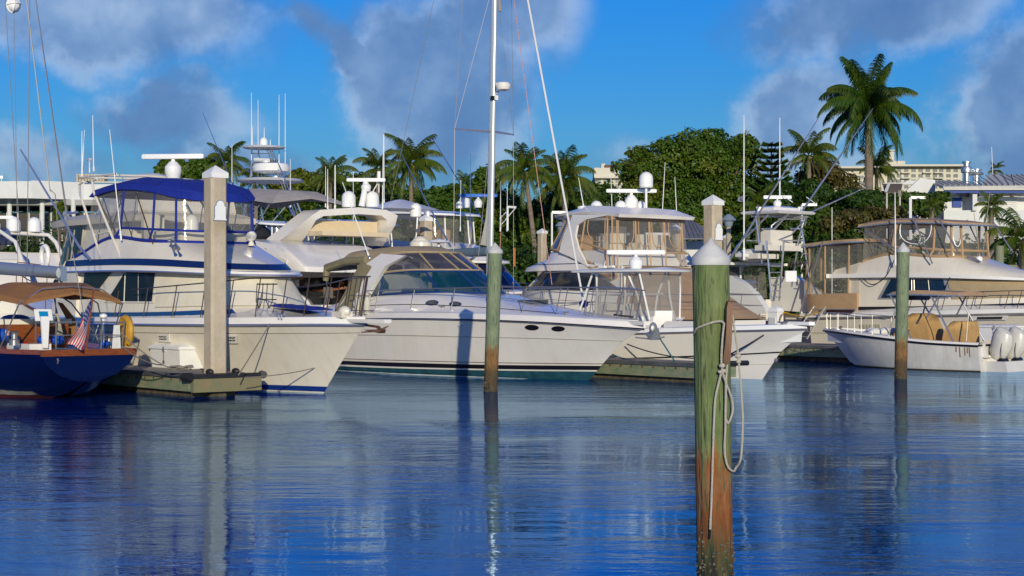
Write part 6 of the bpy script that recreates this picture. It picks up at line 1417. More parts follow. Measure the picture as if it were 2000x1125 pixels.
# ================================================================ J: white yacht seen from astern
def boat_j():
    b=Boat('flybridge_yacht','big white yacht seen from astern with dark cockpit doors and grey bimini','motor yacht',668,600,130,Y=58.5)
    L=15
    H_=b.shell([[(x+L,y,z) for x,y,z in lv] for lv in [[(-L,1.4,-.4),(-8,1.4,-.4),(-4,.7,-.4),(-.8,0,-.4)],[(-L,2.2,0),(-8,2.2,0),(-4,1.5,0),(0,0,0)],[(-L,2.35,1.5),(-8,2.45,1.8),(-4,2.1,2.1),(1.4,0,2.4)]]])
    q=H_.skin(sub=6); H_.stern(q); b.add('hull',q,GELW)
    b.add('deck',H_.skin(sub=6,h0=1.97,h1=2,cap_top=True),GELW)
    # house side and the cut away wing
    HO=b.shell([house_outline(2.6,11,2.05,1.5,3),house_outline(2.6,9,1.95,3.3,2)]); b.add('deckhouse',HO.skin(sub=5,cap_top=True),GEL)
    # aft bulkhead with doors, plane u=2.55
    R_=lambda px,py,u=2.5: b.R(px,py,u)
    def slab(pts,th,m,name,u=2.5,par=None,label=None): 
        q=M(); q.prism([b.R(x,y,u) for x,y in pts],(th,0,0)); o=q.build(name,m,par or b.o,sharp=20); return o
    slab([(579,540),(704,540),(706,640),(588,640)],.03,DGLASS,'saloon_door',2.5)
    for x in(580,637,690): slab([(x,540),(x+2.2,540),(x+2.2,640),(x,640)],.04,BLK,'door_frame',2.46)
    slab([(552,560),(578,525),(580,640),(560,640)],.04,GEL,'stair_wall',2.45)
    for k,(x0,x1,y) in enumerate(((548,572,494.5+0),(540,572,510),(553,578,527),(560,584,544))):
        slab([(x0,y),(x1,y),(x1,y+2.2),(x0,y+2.2)],-.3,TEAK,'stair_tread',2.4)
        slab([(x0+2,y+2.3),(x1,y+2.3),(x1,y+16),(x0+6,y+16)],.05,GEL,'stair_riser',2.45)
    slab([(690,530),(760,530),(735,560),(712,640),(700,640),(704,535)],.06,GEL,'bulkhead',2.42)
    p=b.R(695.5,494.5+1,2.38); b.add('speaker',M().lathe([(.11,0),(.11,.03)],(2.35,p.y,p.z),14,axis=(-1,0,0)),BLK)
    p=b.Q(521,492,-2.05); b.add('side_fitting',M().tube([(p.x,p.y+.02,p.z),(p.x,p.y+.06,p.z)],.12,14),BLK)
    b.add('copper_lamp',M().tube([b.R(668,555,2.2),b.R(665,548,2.2)],[.12,.05],8),mat('copper',(.5,.16,.05),.35,metal=.8))
    b.add('cockpit_table',M().prism([b.R(640,565,1.2),b.R(690,558,1.2),b.R(692,562,1.2),b.R(640,569,1.2)],(1,0,0)),TEAK)
    # wing: side face (near side) sweeping aft under the flybridge deck
    def side(pts,m,name,w_=2.05,th=.14):
        for sg in(1,-1):
            q=M(); P=[b.Q(x,y,-w_) for x,y in pts]
            if sg<0: P=[Vector((p.x,-p.y,p.z)) for p in P]
            q.prism(P,(0,-.14*(1 if P[0].y>0 else -1),0)); b.add(name,q,m)
    # flybridge deck overhang
    FD=b.shell([[(-.6,0,3.12),(-.6,1.5,3.12),(-.3,1.95,3.14),(1.5,2.15,3.2),(4,2.2,3.3),(7,1.9,3.45),(9.4,0,3.5)],
      [(-.55,0,3.3),(-.55,1.55,3.3),(-.2,2.0,3.34),(1.6,2.2,3.45),(4,2.25,3.6),(7,1.95,3.7),(9.6,0,3.7)],
      [(.25,0,3.8),(.25,1.75,3.8),(.5,2.05,3.85),(1.8,2.12,3.95),(4,2.1,4.3),(7,1.8,4.3),(9,0,4.1)],
      [(1.0,0,4.12),(1.0,1.62,4.12),(1.3,1.9,4.12),(2,1.95,4.2),(4,1.95,4.4),(6.6,1.6,4.4),(8.2,0,4.3)]])
    b.add('flybridge_moulding',FD.skin(sub=5,cap_bot=True,cap_top=True),GELW)
    side([(500,480),(560,508),(552,560),(530,590),(500,600),(470,520)],GELW,'side_wing',2.12)
    # radar arch hoop: raked legs and a broad curved top
    rings=[]
    for sg in(1,-1):
        pass
    arc=[]
    def pr(px,py,u): return b.R(px,py,u)
    # outer and inner line of the hoop seen from astern (u=1.2 plane), raked forward at the foot
    outer=[(540,475,3.4),(575,448,2.2),(610,420,1.3),(625,410,1.2),(700,405,1.2),(755,410,1.2),(777,421,1.2),(772,440,1.4),(754,470,2.2),(748,480,2.6)]
    inner=[(585,478,3.2),(603,455,2.0),(617,430,1.35),(632,422,1.25),(700,418,1.25),(745,421,1.25),(756,430,1.3),(752,445,1.5),(745,462,2.2),(742,478,2.6)]
    for du in(0,):
        for (ox,oy,ou),(ix,iy,iu) in zip(outer,inner):
            o_,i_=pr(ox,oy,ou),pr(ix,iy,iu); rings.append([o_,i_,i_+Vector((1.1,0,.02)),o_+Vector((1.1,0,.02))])
    q=M().rings(rings); b.add('radar_arch',q,GELW,sharp=50)
    # seats under the arch
    st=M(); 
    for (x0,y0),(x1,y1),u0,d_ in(((612,425),(745,445),1.7,.5),): pass
    a=b.R(612,444,1.6); c=b.R(745,444,1.6); za=a.z; s1=M().box((2.0,(a.y+c.y)/2,za+.08),(.25,abs(a.y-c.y),.42)); b.add('seat_back',s1,SEAT)
    s2=M().box((1.5,(a.y+c.y)/2,za-.22),(.9,abs(a.y-c.y)*.98,.16)); b.add('seat_cushion',s2,SEAT)
    # bimini
    BM=b.shell([[(2.0,0,5.85),(2.0,1.5,5.65),(2.3,1.65,5.65),(5,1.7,5.95),(7,1.6,5.75),(7.3,0,5.95)],[(2.1,0,5.95),(2.1,1.45,5.75),(2.4,1.55,5.78),(5,1.6,6.1),(6.9,1.5,5.88),(7.2,0,6.05)],[(2.8,0,6.18),(2.8,.7,6.15),(3.1,.8,6.2),(5,.9,6.32),(6.5,.75,6.12),(6.7,0,6.12)]])
    b.add('bimini_top',BM.skin(sub=5,cap_top=True),GREYC)
    for sg in(1,-1):
        for x0,x1 in((2.3,3.6),(3.0,4.6),(5.0,4.7),(7.0,4.9),(5.0,6.2),(4.0,3.2)): b.add('bimini_bow',M().tube([(x0,sg*1.6,5.6),(x1,sg*1.75,4.3)],.022,5),STEEL)
    b.add('helm_cover',M().ell((6.2,.3,4.7),(.8,1.1,.45)),mat('black_cover',(.02,.025,.04),.7))
    # domes and radar mast on the arch
    dome(b,tuple(b.R(681,405,1.7)),.38,.82); dome(b,tuple(b.R(727,405,1.7)),.38,.82)
    p=b.R(706,403,1.7); q=M().tube([p,p+Vector((0,-.12,.5)),p+Vector((0,-.2,.95))],[.12,.11,.1],8); b.add('radar_mast',q,WHT)
    p=b.R(715,374,1.7); radar(b,tuple(p),1.45,R(-130+2),.42,.28)
    p=b.R(740,350,1.6); b.add('navigation_light',M().tube([p+Vector((0,0,-.5)),p],.02,5).lathe([(.06,0),(.07,.25),(.05,.3)],p,8),WHT)
    b.add('antenna_brace',M().tube([b.R(741,352,1.6),b.R(722,385,1.6)],.02,5),WHT)
    for x0,x1,y1 in((654,654,323),(640,640,330),(747,749,262)): ant(b,b.R(x0,408,1.6),b.R(x1,y1,1.6),.02)
    # stern sides and cockpit coaming below
    b.add('cockpit_coaming',M().rings([[b.R(x,y,u) for x,y,u in pp] for pp in ([(566,560,.2),(600,585,.2),(640,640,0.),(540,640,0.)],[(570,562,.5),(606,586,.5),(645,640,.4),(545,640,.4)])]),GELW)
    b.add('folding_chair',M().tube([b.R(634,570,.6),b.R(638,600,.6)],.02,5).tube([b.R(646,570,.6),b.R(640,600,.6)],.02,5).box(tuple(b.R(640,580,.6)),(.4,.4,.03)).box(tuple(b.R(641,572,.9)),(.03,.4,.4)),mat('dark_chair_cloth',(.14,.12,.1),.8))
    return b
J_=boat_j()
# ================================================================ E: tower sport boat, navy hull
def boat_e():
    b=Boat('tower_fishing_boat','navy hulled sport fishing boat with an aluminium tuna tower and crossed outriggers','motor yacht',1548,600,130,Y=63)
    L=13
    H_=b.shell([[(x+L,y,z) for x,y,z in lv] for lv in [[(-L,1.4,-.4),(-8,1.4,-.4),(-4,.7,-.4),(-.8,0,-.4)],[(-L,1.95,0),(-8,2.0,0),(-4,1.4,0),(0,0,0)],[(-L,2.1,1.35),(-8,2.2,1.45),(-4,2.0,1.8),(1.6,0,2.2)]]])
    q=H_.skin(sub=6); H_.stern(q); b.add('hull',q,NAVY); b.add('toe_rail',H_.line(0,6,2,.05,.0,k=50),GELW)
    b.add('cockpit_deck',H_.skin(sub=6,h0=1.97,h1=2,cap_top=True),TEAK)
    # white cabin side sweeping down to the cockpit
    for sg in(1,-1):
        P=[b.Q(x,y,-2.0) for x,y in((1380,540),(1428,538),(1452,553),(1475,575),(1492,600),(1497,612),(1480,613),(1380,606))]
        if sg<0: P=[Vector((p.x,-p.y,p.z)) for p in P]
        b.add('cabin_side',M().prism(P,(0,-.3*(1 if P[0].y>0 else -1),0)),mat('pale_grey_gelcoat',(.68,.69,.68),.25,coat=.4))
    b.add('deckhouse',b.shell([house_outline(3.4,10.5,1.75,1.5,3),house_outline(3.6,8.5,1.6,2.7,2)]).skin(sub=5,cap_top=True),GELW)
    b.add('cockpit_lockers',M().box((2.7,.9,1.75),(.9,1.2,.9)).box((2.7,-.7,1.75),(.9,1.3,.8)).box((2.2,-.7,1.78),(.1,.6,.5)),GELW)
    EN=b.shell([[(2.6,0,2.2),(2.6,1.5,2.2),(2.8,1.6,2.2),(5.2,1.6,2.6),(5.6,0,2.7)],[(2.7,0,3.45),(2.7,1.5,3.45),(2.9,1.6,3.45),(5.0,1.6,3.5),(5.3,0,3.5)]],smooth=False)
    b.add('clear_curtain',EN.skin(sub=2,t0=0,t1=2.4),VINYLD); b.add('canvas_curtain',EN.skin(sub=3,t0=2.4,t1=4),mat('pale_canvas',(.55,.55,.54),.8,bump=.02,bscale=3)); b.add('clear_curtain',EN.skin(sub=2,t0=4,t1=8),VINYL)
    for t in(0,.5,1,2,2.4,3.4): b.add('curtain_frame',M().tube([EN.P(t,0),EN.P(t,1)],.04,5),WHT)
    HT=b.shell([[(1.9,0,3.5),(1.9,1.7,3.5),(2.2,1.85,3.5),(5.5,1.85,3.55),(6.3,0,3.6)],[(1.9,0,3.62),(1.9,1.7,3.6),(2.2,1.85,3.6),(5.5,1.85,3.65),(6.3,0,3.72)]])
    b.add('hard_top',HT.skin(sub=5,cap_bot=True,cap_top=True),GELW)
    # tower
    P=lambda x,y,v:b.Q(x,y,v)
    tw=M()
    for pts,v in((((1476,422),(1488,515)),-1.2),(((1497,470),(1507,588)),-1.75),(((1531,470),(1522,588)),-.9),(((1562,420),(1580,540)),.9),(((1572,425),(1560,470),(1546,560)),.4),(((1500,420),(1440,480),(1424,508)),-1.),(((1540,418),(1490,470),(1470,505)),-.4),(((1535,420),(1508,440),(1500,475)),0),(((1575,425),(1535,470),(1530,500)),.6)):
        pp=[P(x,y,v) for x,y in pts]; tw.tube(pp,.035,6)
    for y,x0,x1 in((470,1458,1568),(447,1488,1512),(447,1545,1565),(490,1450,1560)): tw.tube([P(x0,y,-1.),P(x1,y,.6)],.03,5)
    for k in range(6): tw.tube([P(1505,520+12*k,-1.6),P(1525,520+12*k,-1.)],.022,5)
    for k in range(5): tw.tube([P(1564+3*k,480+16*k,.8),P(1574+3*k,480+16*k,.8)],.02,5)
    tw.tube([P(1467,422,-1.),P(1578,424,.8)],.04,6).tube([P(1520,428,-.5),P(1575,428,.8),P(1572,440,.8)],.03,6)
    b.add('tower_frame',tw,ALU)
    a=P(1458,415,-1.1); c=P(1578,418,1.1); mid=a.lerp(c,.5)
    top=M().rings([[mid+Vector((x*k,y*k,z)) for x,y in((-1.0,-1.1),(.8,-1.25),(1.1,0),(.8,1.25),(-1.0,1.1))] for z,k in((-.06,.95),(0,1),(.06,.92))]); b.add('tower_top',top,GELW)
    top=M().rings([[mid+Vector((x*k,y*k,z)) for x,y in((-.5,-.8),(.4,-.8),(.6,0),(.4,.8),(-.5,.8))] for z,k in((.06,1),(.2,.9),(.26,.6))]); b.add('radar_plinth',top,GELW)
    radar(b,(mid.x,mid.y,mid.z+.25),1.1,R(-130),.35,.24)
    for x,v in((1480,-1.),(1484,-.9),(1543,.6),(1561,.9)): p=P(x,412,v); b.add('tower_light',M().lathe([(.03,-.1),(.05,.05),(.07,.12),(.06,.16)],(p.x,p.y,p.z),8),WHT)
    st=M(); a=P(1490,462,-.8); st.box((a.x,a.y-.8,a.z),(.5,1.3,.5)).box((a.x-.2,a.y-.8,a.z-.35),(.6,1.7,.22)); b.add('tower_seat',st,SEATW)
    a=P(1520,485,-.5); b.add('bridge_seats',M().box((a.x,a.y,a.z),(.6,2.0,.2)).box((a.x+.4,a.y+.4,a.z-.3),(.5,1.2,.2)),SEATW)
    a=P(1460,500,-1.2); b.add('tender_bundle',M().ell((a.x,a.y-.3,3.85),(.5,.9,.26)),mat('pale_bundle',(.62,.62,.6),.7,bump=.02,bscale=4))
    for (x0,y0),(x1,y1),v in(((1424,510),(1600,228),-1.9),((1567,412),(1705,212),1.9),((1572,420),(1700,362),1.6)):
        p0=P(x0,y0,v); p1=P(x1,y1,v); b.add('outrigger',M().tube([p0,p0.lerp(p1,.55),p1],[.045,.03,.014],6),ALU)
    for (x,y,v) in((1540,390,0),(1585,393,1.9)): p=P(x,y,v); b.add('outrigger_spreader',M().tube([P(x-10,y-8,v),P(x+8,y+5,v)],.02,5),WHT)
    for x,y0,y1,v in((1453,508,225,-1.8),(1523,412,230,.2)): ant(b,P(x,y0,v),P(x,y1,v),.03)
    f=M().grid([[P(1452,381,-1.8),P(1441,387,-1.8)],[P(1452,395,-1.8),P(1441,393,-1.8)]],.01); b.add('small_flag',f,mat('navy_flag_cloth',(.02,.03,.12),.8,col2=(.4,.4,.45),vscale=9))
    rd=M()
    for k in range(6): p=P(1538+6*k,522,-1.0+.35*k); rd.tube([p,P(1545+6*k,508,-1.0+.35*k)],.03,5)
    b.add('rod_holders',rd,TARN)
    b.add('bait_board',M().prism([P(1535,529,-1.6),P(1556,529,-1.2),P(1556,550,-1.2),P(1535,550,-1.6)],(.05,0,0)),WHT)
    b.add('hull_emblem',M().tube([Vector((0,.02,0))+P(1441,594,-2.02),P(1440,599,-2.02)],.05,6).tube([P(1443,597,-2.02),P(1441,601,-2.02)],.04,6),BLK)
    return b
E_=boat_e()
# ================================================================ G: small centre console with outboards
def boat_g():
    b=Boat('small_centre_console','small open white boat with tan covers and a white outboard, bow pointing left','motorboat',1676,712,138,Y=53); b.o.scale=(.86,1,1)
    H_=b.shell([[(-5.5,.8,-.3),(-3.5,.8,-.3),(-2,.55,-.3),(-.9,.15,-.3),(-.4,0,-.3)],
      [(-5.5,1.0,0),(-3.5,1.02,0),(-1.9,.75,0),(-.7,.3,0),(0,0,0)],
      [(-5.52,1.05,.12),(-3.5,1.07,.12),(-1.8,.83,.13),(-.5,.4,.15),(.35,0,.16)],
      [(-5.5,1.13,.55),(-3.5,1.2,.6),(-1.6,1.05,.72),(0,.62,.82),(1.1,0,.86)],
      [(-5.5,1.16,.78),(-3.5,1.25,.84),(-1.5,1.16,.98),(.25,.74,1.1),(1.5,0,1.15)]])
    q=H_.skin(sub=6); H_.stern(q); b.add('hull',q,mat('weathered_white_gelcoat',(.66,.65,.60),.35,var=.15,vscale=2,streak=.25))
    b.add('algae_line',H_.patch(0,8,1.0,1.35,.004,.01,nt_=40,nh=1),mat('algae',(.04,.035,.012),.8))
    b.add('rub_rail',H_.line(0,8,4,.035,.01,k=50),BLK)
    D=b.shell([H_.L[4],[(x-.01,max(0,y-.02),z+.09) for x,y,z in H_.L[4]],[(x-.15,max(0,y-.2),z+.1) for x,y,z in H_.L[4]],[(x-.2,max(0,y-.24),z-.35) for x,y,z in H_.L[4]]])
    b.add('gunwale',D.skin(sub=5,cap_top=True),GELW); b.add('transom_rub_rail',M().tube([(-5.52,-1.16,.8),(-5.52,1.16,.8)],.035,6),BLK)
    cov=lambda pts,name,m=mat('ochre_cover',(.50,.30,.11),.8,var=.16,vscale=3,bump=.05,bscale=2.2):b.add(name,M().rings([[(x,y*k,z) for (x,y) in base] for base,z,k in pts]),m,sharp=60)
    cov([([(-3.3,-.5),(-1.7,-.45),(-1.7,.45),(-3.3,.5)],.75,1.05),([(-3.2,-.5),(-1.8,-.42),(-1.8,.42),(-3.2,.5)],1.2,1),([(-3.1,-.45),(-2.1,-.4),(-2.0,.4),(-3.05,.45)],1.45,1),([(-3.0,-.4),(-2.45,-.35),(-2.3,.35),(-2.9,.4)],1.68,1),([(-2.85,-.3),(-2.6,-.25),(-2.4,.25),(-2.75,.3)],1.74,1)],'console_cover')
    cov([([(-4.6,-.5),(-3.7,-.5),(-3.7,.5),(-4.6,.5)],.7,1.05),([(-4.6,-.5),(-3.8,-.5),(-3.8,.5),(-4.6,.5)],1.2,1),([(-4.55,-.5),(-4.1,-.46),(-4.05,.5),(-4.5,.5)],1.46,1),([(-4.5,-.45),(-4.25,-.4),(-4.15,.45),(-4.45,.45)],1.51,1)],'seat_cover')
    # bimini top on steel frame
    TT=b.shell([[(-4.7,0,2.30),(-4.7,.85,2.28),(-4.4,.95,2.28),(-3,.97,2.32),(-2.0,.93,2.32),(-1.7,.75,2.31),(-1.65,0,2.32)],[(-4.6,0,2.44),(-4.6,.75,2.39),(-4.3,.85,2.40),(-3,.87,2.46),(-2.1,.83,2.42),(-1.85,.65,2.40),(-1.8,0,2.44)]])
    b.add('canvas_top',TT.skin(sub=4,cap_bot=True,cap_top=True),TANC); b.add('top_lacing',TT.line(1,11,0,.03,0,k=50),MATS['lacing_blue_white'])
    for sg in(1,-1):
        for a,c in(((-1.9,.98,1.0),(-2.3,.9,2.36)),((-2.9,1.05,.92),(-1.9,.9,2.36)),((-4.5,1.02,.88),(-3.5,.9,2.36)),((-3.4,.95,1.6),(-3.9,.9,2.36))): b.add('top_strut',M().tube([(a[0],sg*a[1],a[2]),(c[0],sg*c[1],c[2])],.028,6),STEEL)
    b.add('electronics_box',M().rings([[(-2.1,-.55,2.34),(-2.1,.55,2.34),(-2.7,.55,2.34),(-2.7,-.55,2.34)],[(-2.15,-.5,2.15),(-2.15,.5,2.15),(-2.65,.45,2.15),(-2.65,-.45,2.15)]]),BLK)
    b.add('top_antenna_mount',M().tube([(-3.9,.6,2.5),(-4.1,.6,2.85)],.02,5).ell((-3.9,.6,2.55),.06,6,5),BLK)
    rail(b,D,1,[2.4,2.8,3.2,3.55,3.85],.5,.05,.0,.012,STEEL,topts=(1.8,3.97))
    rs=clearmat('rust_streak',(.30,.13,.03),.4,rough=.7)
    for k,(a_,h_) in enumerate(((.22,2.75),(.26,3.0),(.31,2.85),(.40,2.7),(.46,3.1))): b.add('rust_stain',H_.patch(a_,a_+.022,h_,3.78,.006,.004,nt_=2,nh=3),rs)
    o=M(); rr=rnd(9)
    for i in range(9): o.ell((-.9-rr.uniform(-.5,.5),rr.uniform(-.35,.35),1.06+rr.uniform(-.05,.08)),(.3,.25,.18),8,6)
    b.add('white_tarp',o,mat('white_tarp_cloth',(.7,.69,.66),.7,bump=.06,bscale=4))
    b.add('bow_cleat',M().tube([(.75,.1,1.27),(.75,-.1,1.27)],.02,5).tube([(.75,0,1.15),(.75,0,1.27)],.02,5),BLK)
    q=M(); p=b.Q(1793,648,-1.1)
    for dx in(0,.12,.2): q.tube([p+Vector((dx,0,.05)),p+Vector((dx,0,-.22)),p+Vector((dx+.08,0,-.25)),p+Vector((dx+.08,0,.05))],.03,5)
    b.add('coiled_black_line',q,BLK); b.add('grab_bar',M().tube([b.Q(1776,646,-1.1),b.Q(1800,646,-1.1)],.02,5),STEEL)
    b.add('fishing_rod',M().tube([(-4.9,.9,.9),(-4.9,.75,1.75)],.02,5),BLK)
    # bracket
    b.add('engine_bracket',M().rings([[(x,y*k,z) for x,y in((-6.3,-.8),(-5.5,-.8),(-5.5,.8),(-6.3,.8))] for z,k in((.0,.8),(.32,1))]),GELW)
    def outboard(par,x,y,name='outboard_motor'):
        R2=Matrix.Rotation(R(-24),3,'Y'); c=Vector((x,y,.74))
        q=M(); prof=[(-.34,.16,.17,0),(-.2,.23,.27,0),(.1,.25,.33,0),(.34,.24,.33,.02),(.52,.19,.27,.05),(.60,.08,.14,.08)]
        rings=[[c+R2@Vector((sx*cosr*rx*1.15-.05+off,sy*ry,z)) for cosr,sx,sy in [(1,math.cos(a),math.sin(a)) for a in [2*math.pi*k/14 for k in range(14)]]] for z,ry,rx,off in prof]
        q.rings(rings); e=q.build(name,mat('aged_cowling',(.60,.58,.52),.35,var=.12,vscale=5),par)
        l_=M().rings([[c+R2@Vector((dx,dy,z)) for dx,dy in((-.14*w_,-.09*w_),(.16*w_,-.09*w_),(.16*w_,.09*w_),(-.14*w_,.09*w_))] for z,w_ in((-.34,1.2),(-.8,.9),(-1.1,.7))]); l_.build('engine_leg',GELW,e)
        M().tube([c+R2@Vector((-.33,s*.2,-.3)) for s in(-1,1)],.09,8).build('engine_mount',BLK,e)
        s_=M().tube([c+R2@Vector((-.36+.05*k,.17+.08*math.sin(k*.6),-.32+.13*k)) for k in range(6)],.012,4); s_.build('cowling_seam',BLK,e)
        g=M().box(c+R2@Vector((.12,.0,-1.05)),(.4,.14,.12),R2); g.build('gearcase',mat('stained_white',(.5,.47,.38),.5,var=.5,vscale=9),e); return e
    outboard(b.o,-5.85,.42); outboard(b.o,-5.9,-.45)
    return b
G_=boat_g()
# ================================================================ H: navy classic sailing yacht, stern towards us
def boat_h():
    b=Boat('sailing_yacht','navy blue classic sailing yacht with varnished teak rail, brown bimini and stern flag','sailboat',170,770,130,Y=35.6)
    ls=[[(0,.02,.40),(1.2,.15,.03),(3,.9,-.25),(6,1.2,-.25),(10,.8,-.25),(13,0,-.2)],
      [(-.01,.07,.405),(1.2,.42,.06),(3,1.12,.0),(6,1.5,.0),(10,.95,.0),(13.1,0,.0)],
      [(-.015,.12,.415),(1.2,.58,.10),(3,1.2,.08),(6,1.55,.08),(10,1.0,.08),(13.2,0,.08)],
      [(-.03,.30,.44),(1.2,.72,.17),(3,1.32,.22),(6,1.62,.22),(10,1.05,.22),(13.4,0,.22)],
      [(-.06,.66,.56),(1.2,1.1,.45),(3,1.5,.45),(6,1.75,.5),(10,1.12,.55),(13.7,0,.6)],
      [(-.09,.96,.78),(1.2,1.3,.75),(3,1.62,.76),(6,1.82,.8),(10,1.2,.9),(14.0,0,1.0)],
      [(-.12,1.1,1.02),(1.2,1.4,1.02),(3,1.68,1.05),(6,1.86,1.12),(10,1.25,1.3),(14.4,0,1.55)]]
    H_=b.shell(ls); b.add('hull',H_.skin(sub=6,h0=2.9,h1=6,hs=2),NAVY); b.add('counter',H_.skin(H_.skin(sub=6,h0=0,h1=3,t0=0,t1=1.02),sub=6,h0=0,h1=3,t0=8.98,t1=10),NAVY)
    b.add('bottom_paint',H_.skin(sub=6,h0=0,h1=2.1,hs=2,t0=1,t1=9),REDP); b.add('boot_stripe',H_.skin(sub=6,h0=2.0,h1=3.0,t0=1,t1=9),SCUM)
    b.add('transom',H_.stern(M(),12),NAVY)
    D=b.shell([H_.L[6],[(x+.02,max(0,y-.06),z+.10) for x,y,z in H_.L[6]],[(x+.06,max(0,y-.16),z+.10) for x,y,z in H_.L[6]],[(x+.1,max(0,y-.2),z) for x,y,z in H_.L[6]]])
    b.add('teak_bulwark',D.skin(sub=6,h0=0,h1=3),TEAK); b.add('teak_deck',D.skin(sub=6,h0=2.9,h1=3,cap_top=True),TEAK)
    b.add('taffrail',M().rings([[(x,y,z) for x,z in((-.14,.98),(-.16,1.12),(.05,1.12),(.05,1.0))] for y in(-1.1,-.5,0,.5,1.1)]),TEAK)
    b.add('cove_stripe',H_.line(1.6,5,5.9,.012,.006,k=30),mat('gold_line',(.5,.42,.2),.4,metal=.5))
    b.add('cleat',M().tube([(-.16,.75,.93),(-.2,.75,.88),(-.16,.75,.83)],.02,5),STEEL)
    P=lambda x,y,u:b.R(x,y,u)
    # pushpit
    pr=M(); top=[P(70,630,1.9),P(110,630,.4),P(150,629,0),P(200,629,-.05),P(243,630,.1),(.9,-1.28,1.72)]
    pr.tube(top,.02,6); pr.tube([Vector(t)-Vector((0,0,.28)) for t in top],.012,5)
    for t in top: t=Vector(t); pr.tube([t,(t.x+.05,t.y*.97,1.1)],.018,6)
    b.add('stern_rail',pr,STEEL)
    # bimini
    BM=b.shell([[(.6,0,2.30),(.6,1.0,2.12),(.75,1.15,2.08),(2.0,1.35,2.2),(3.4,1.3,2.18),(3.6,1.15,2.2),(3.7,0,2.38)],
      [(.62,0,2.36),(.62,.98,2.2),(.8,1.12,2.2),(2.0,1.32,2.32),(3.4,1.27,2.27),(3.6,1.1,2.28),(3.7,0,2.44)],
      [(.9,0,2.5),(.9,.5,2.48),(1.0,.6,2.48),(2,.8,2.58),(3.2,.7,2.5),(3.4,.5,2.5),(3.5,0,2.5)]])
    b.add('bimini_top',BM.skin(sub=5,cap_top=True),BROWN)
    for u,u2 in((.75,1.6),(2.0,1.7),(3.4,1.8)):
        b.add('bimini_bow',M().tube([(u2,-1.3,1.1),(u,-1.22,2.1),(u,-.7,2.42),(u,0,2.48),(u,.7,2.42),(u,1.22,2.1),(u2,1.3,1.1)],.018,6),STEEL)
    b.add('bimini_side_flap',M().grid([[P(112,590,3.),P(122,592,3.)],[P(128,620,3.),P(146,622,3.)],[P(130,660,3.),P(150,660,3.)]],.02),BROWN)
    # boom with furled sail and sheets
    bm=M(); e0=P(120,533,2.1); e1=Vector((9.5,0,3.15)); bm.tube([e0,e0.lerp(e1,.5),e1],[.14,.16,.17],12); b.add('boom',bm,mat('grey_boom',(.33,.37,.40),.35,metal=.4))
    b.add('boom_end',M().box(tuple(e0+Vector((-.02,0,-.02))),(.22,.14,.34)).tube([e0+Vector((0,0,-.1)),e0+Vector((0,0,-.35))],.04,6),ALU)
    sh=M()
    for k in range(6): sh.tube([P(108,562,2.1)+Vector((0,.02*k,0)),P(110+3.5*k,672,1.3)],.010,4)
    b.add('mainsheet',sh,ROPEW); b.add('mainsheet_block',M().ell(tuple(P(109,555,2.1)),(.09,.06,.12),8,6),BLK)
    # rigging going up out of the picture
    rg=[((133,430),(70,0),-.3,.012,WIRE),((98,375),(52,0),.6,.014,ROPEW),((53,520),(58,0),.9,.010,WIRE),((40,480),(10,0),1.2,.008,WIRE),((35,520),(27,10),1.3,.006,WIRE)]
    for (x0,y0),(x1,y1),v,r_,m_ in rg:
        p0=P(x0,y0,2.5); p1=P(x1,y1,2.5); d=(p1-p0); b.add('rigging_wire',M().tube([p0,p1+d*.35],r_,4),m_)
    b.add('backstay',M().tube([P(164,618,.1),P(131,430,.6),P(70,0,1.6),P(35,-230,2.2)],.011,4),WIRE)
    b.add('topping_lift',M().tube([e0,P(108,380,2.3),P(98,370,2.4)],.012,4),ROPEG)
    rb=M(); c=P(26,10,2.5)
    for ax in((1,0,0),(0,1,0),(0,0,1)): rb.lathe([(.18,-.004),(.18,.004)],c,16,axis=Vector(ax)+Vector((.2,.1,.15)))
    b.add('radar_reflector',rb.ell(tuple(c),(.15,.15,.15),10,8),WHT)
    # gear in the cockpit
    b.add('instrument_pod',M().rings([[P(x,y,.9) for x,y in((66,604),(100,604),(104,626),(69,627))],[P(x,y,1.1) for x,y in((66,604),(100,604),(104,626),(69,627))]]),WHT)
    b.add('instrument_screen',M().prism([P(x,y,.88) for x,y in((76,608),(93,608),(95,620),(78,620))],(.03,0,0)),mat('cyan_panel',(.0,.22,.5),.4))
    b.add('white_panel',M().prism([P(x,y,.5) for x,y in((80,618),(97,618),(94,680),(84,680))],(.05,0,0)),WHT)
    for nm,(x,y),s_,m_,u in(('blue_bucket',(112,664),(.15,.16,.12),BRIGHTB,1.),('blue_bag',(84,664),(.14,.14,.11),BRIGHTB,1.8),('red_jacket',(46,672),(.14,.16,.06),RED,1.6),('blue_cover',(205,672),(.12,.14,.08),BRIGHTB,.6),('dark_cushion',(25,664),(.22,.2,.12),mat('dark_cushion',(.02,.03,.09),.8),2.2),('blue_tarp',(4,655),(.2,.2,.16),BRIGHTB,2.3),('striped_cushion',(30,622),(.5,.3,.1),mat('striped_blue',(.03,.08,.3),.8),4.)):
        p=P(x,y,u); b.add(nm,M().ell(tuple(p),s_,9,6),m_)
    b.add('companionway_box',M().box((3.2,0,1.35),(1.3,1.5,.55)).box((5.2,0,1.3),(2.5,1.8,.5)),TEAK); b.add('cabin_top',M().box((4.8,0,1.68),(4.,1.9,.12)),GEL)
    b.add('seat_locker',M().box((1.2,.8,1.16),(1.2,.5,.14)),GELW)
    for x,y in((28,660),(213,668)):
        p=P(x,y,.9); b.add('sheet_winch',M().lathe([(.11,-.16),(.11,-.05),(.07,-.02),(.07,.08),(.12,.12),(.05,.15)],p,12),STEEL)
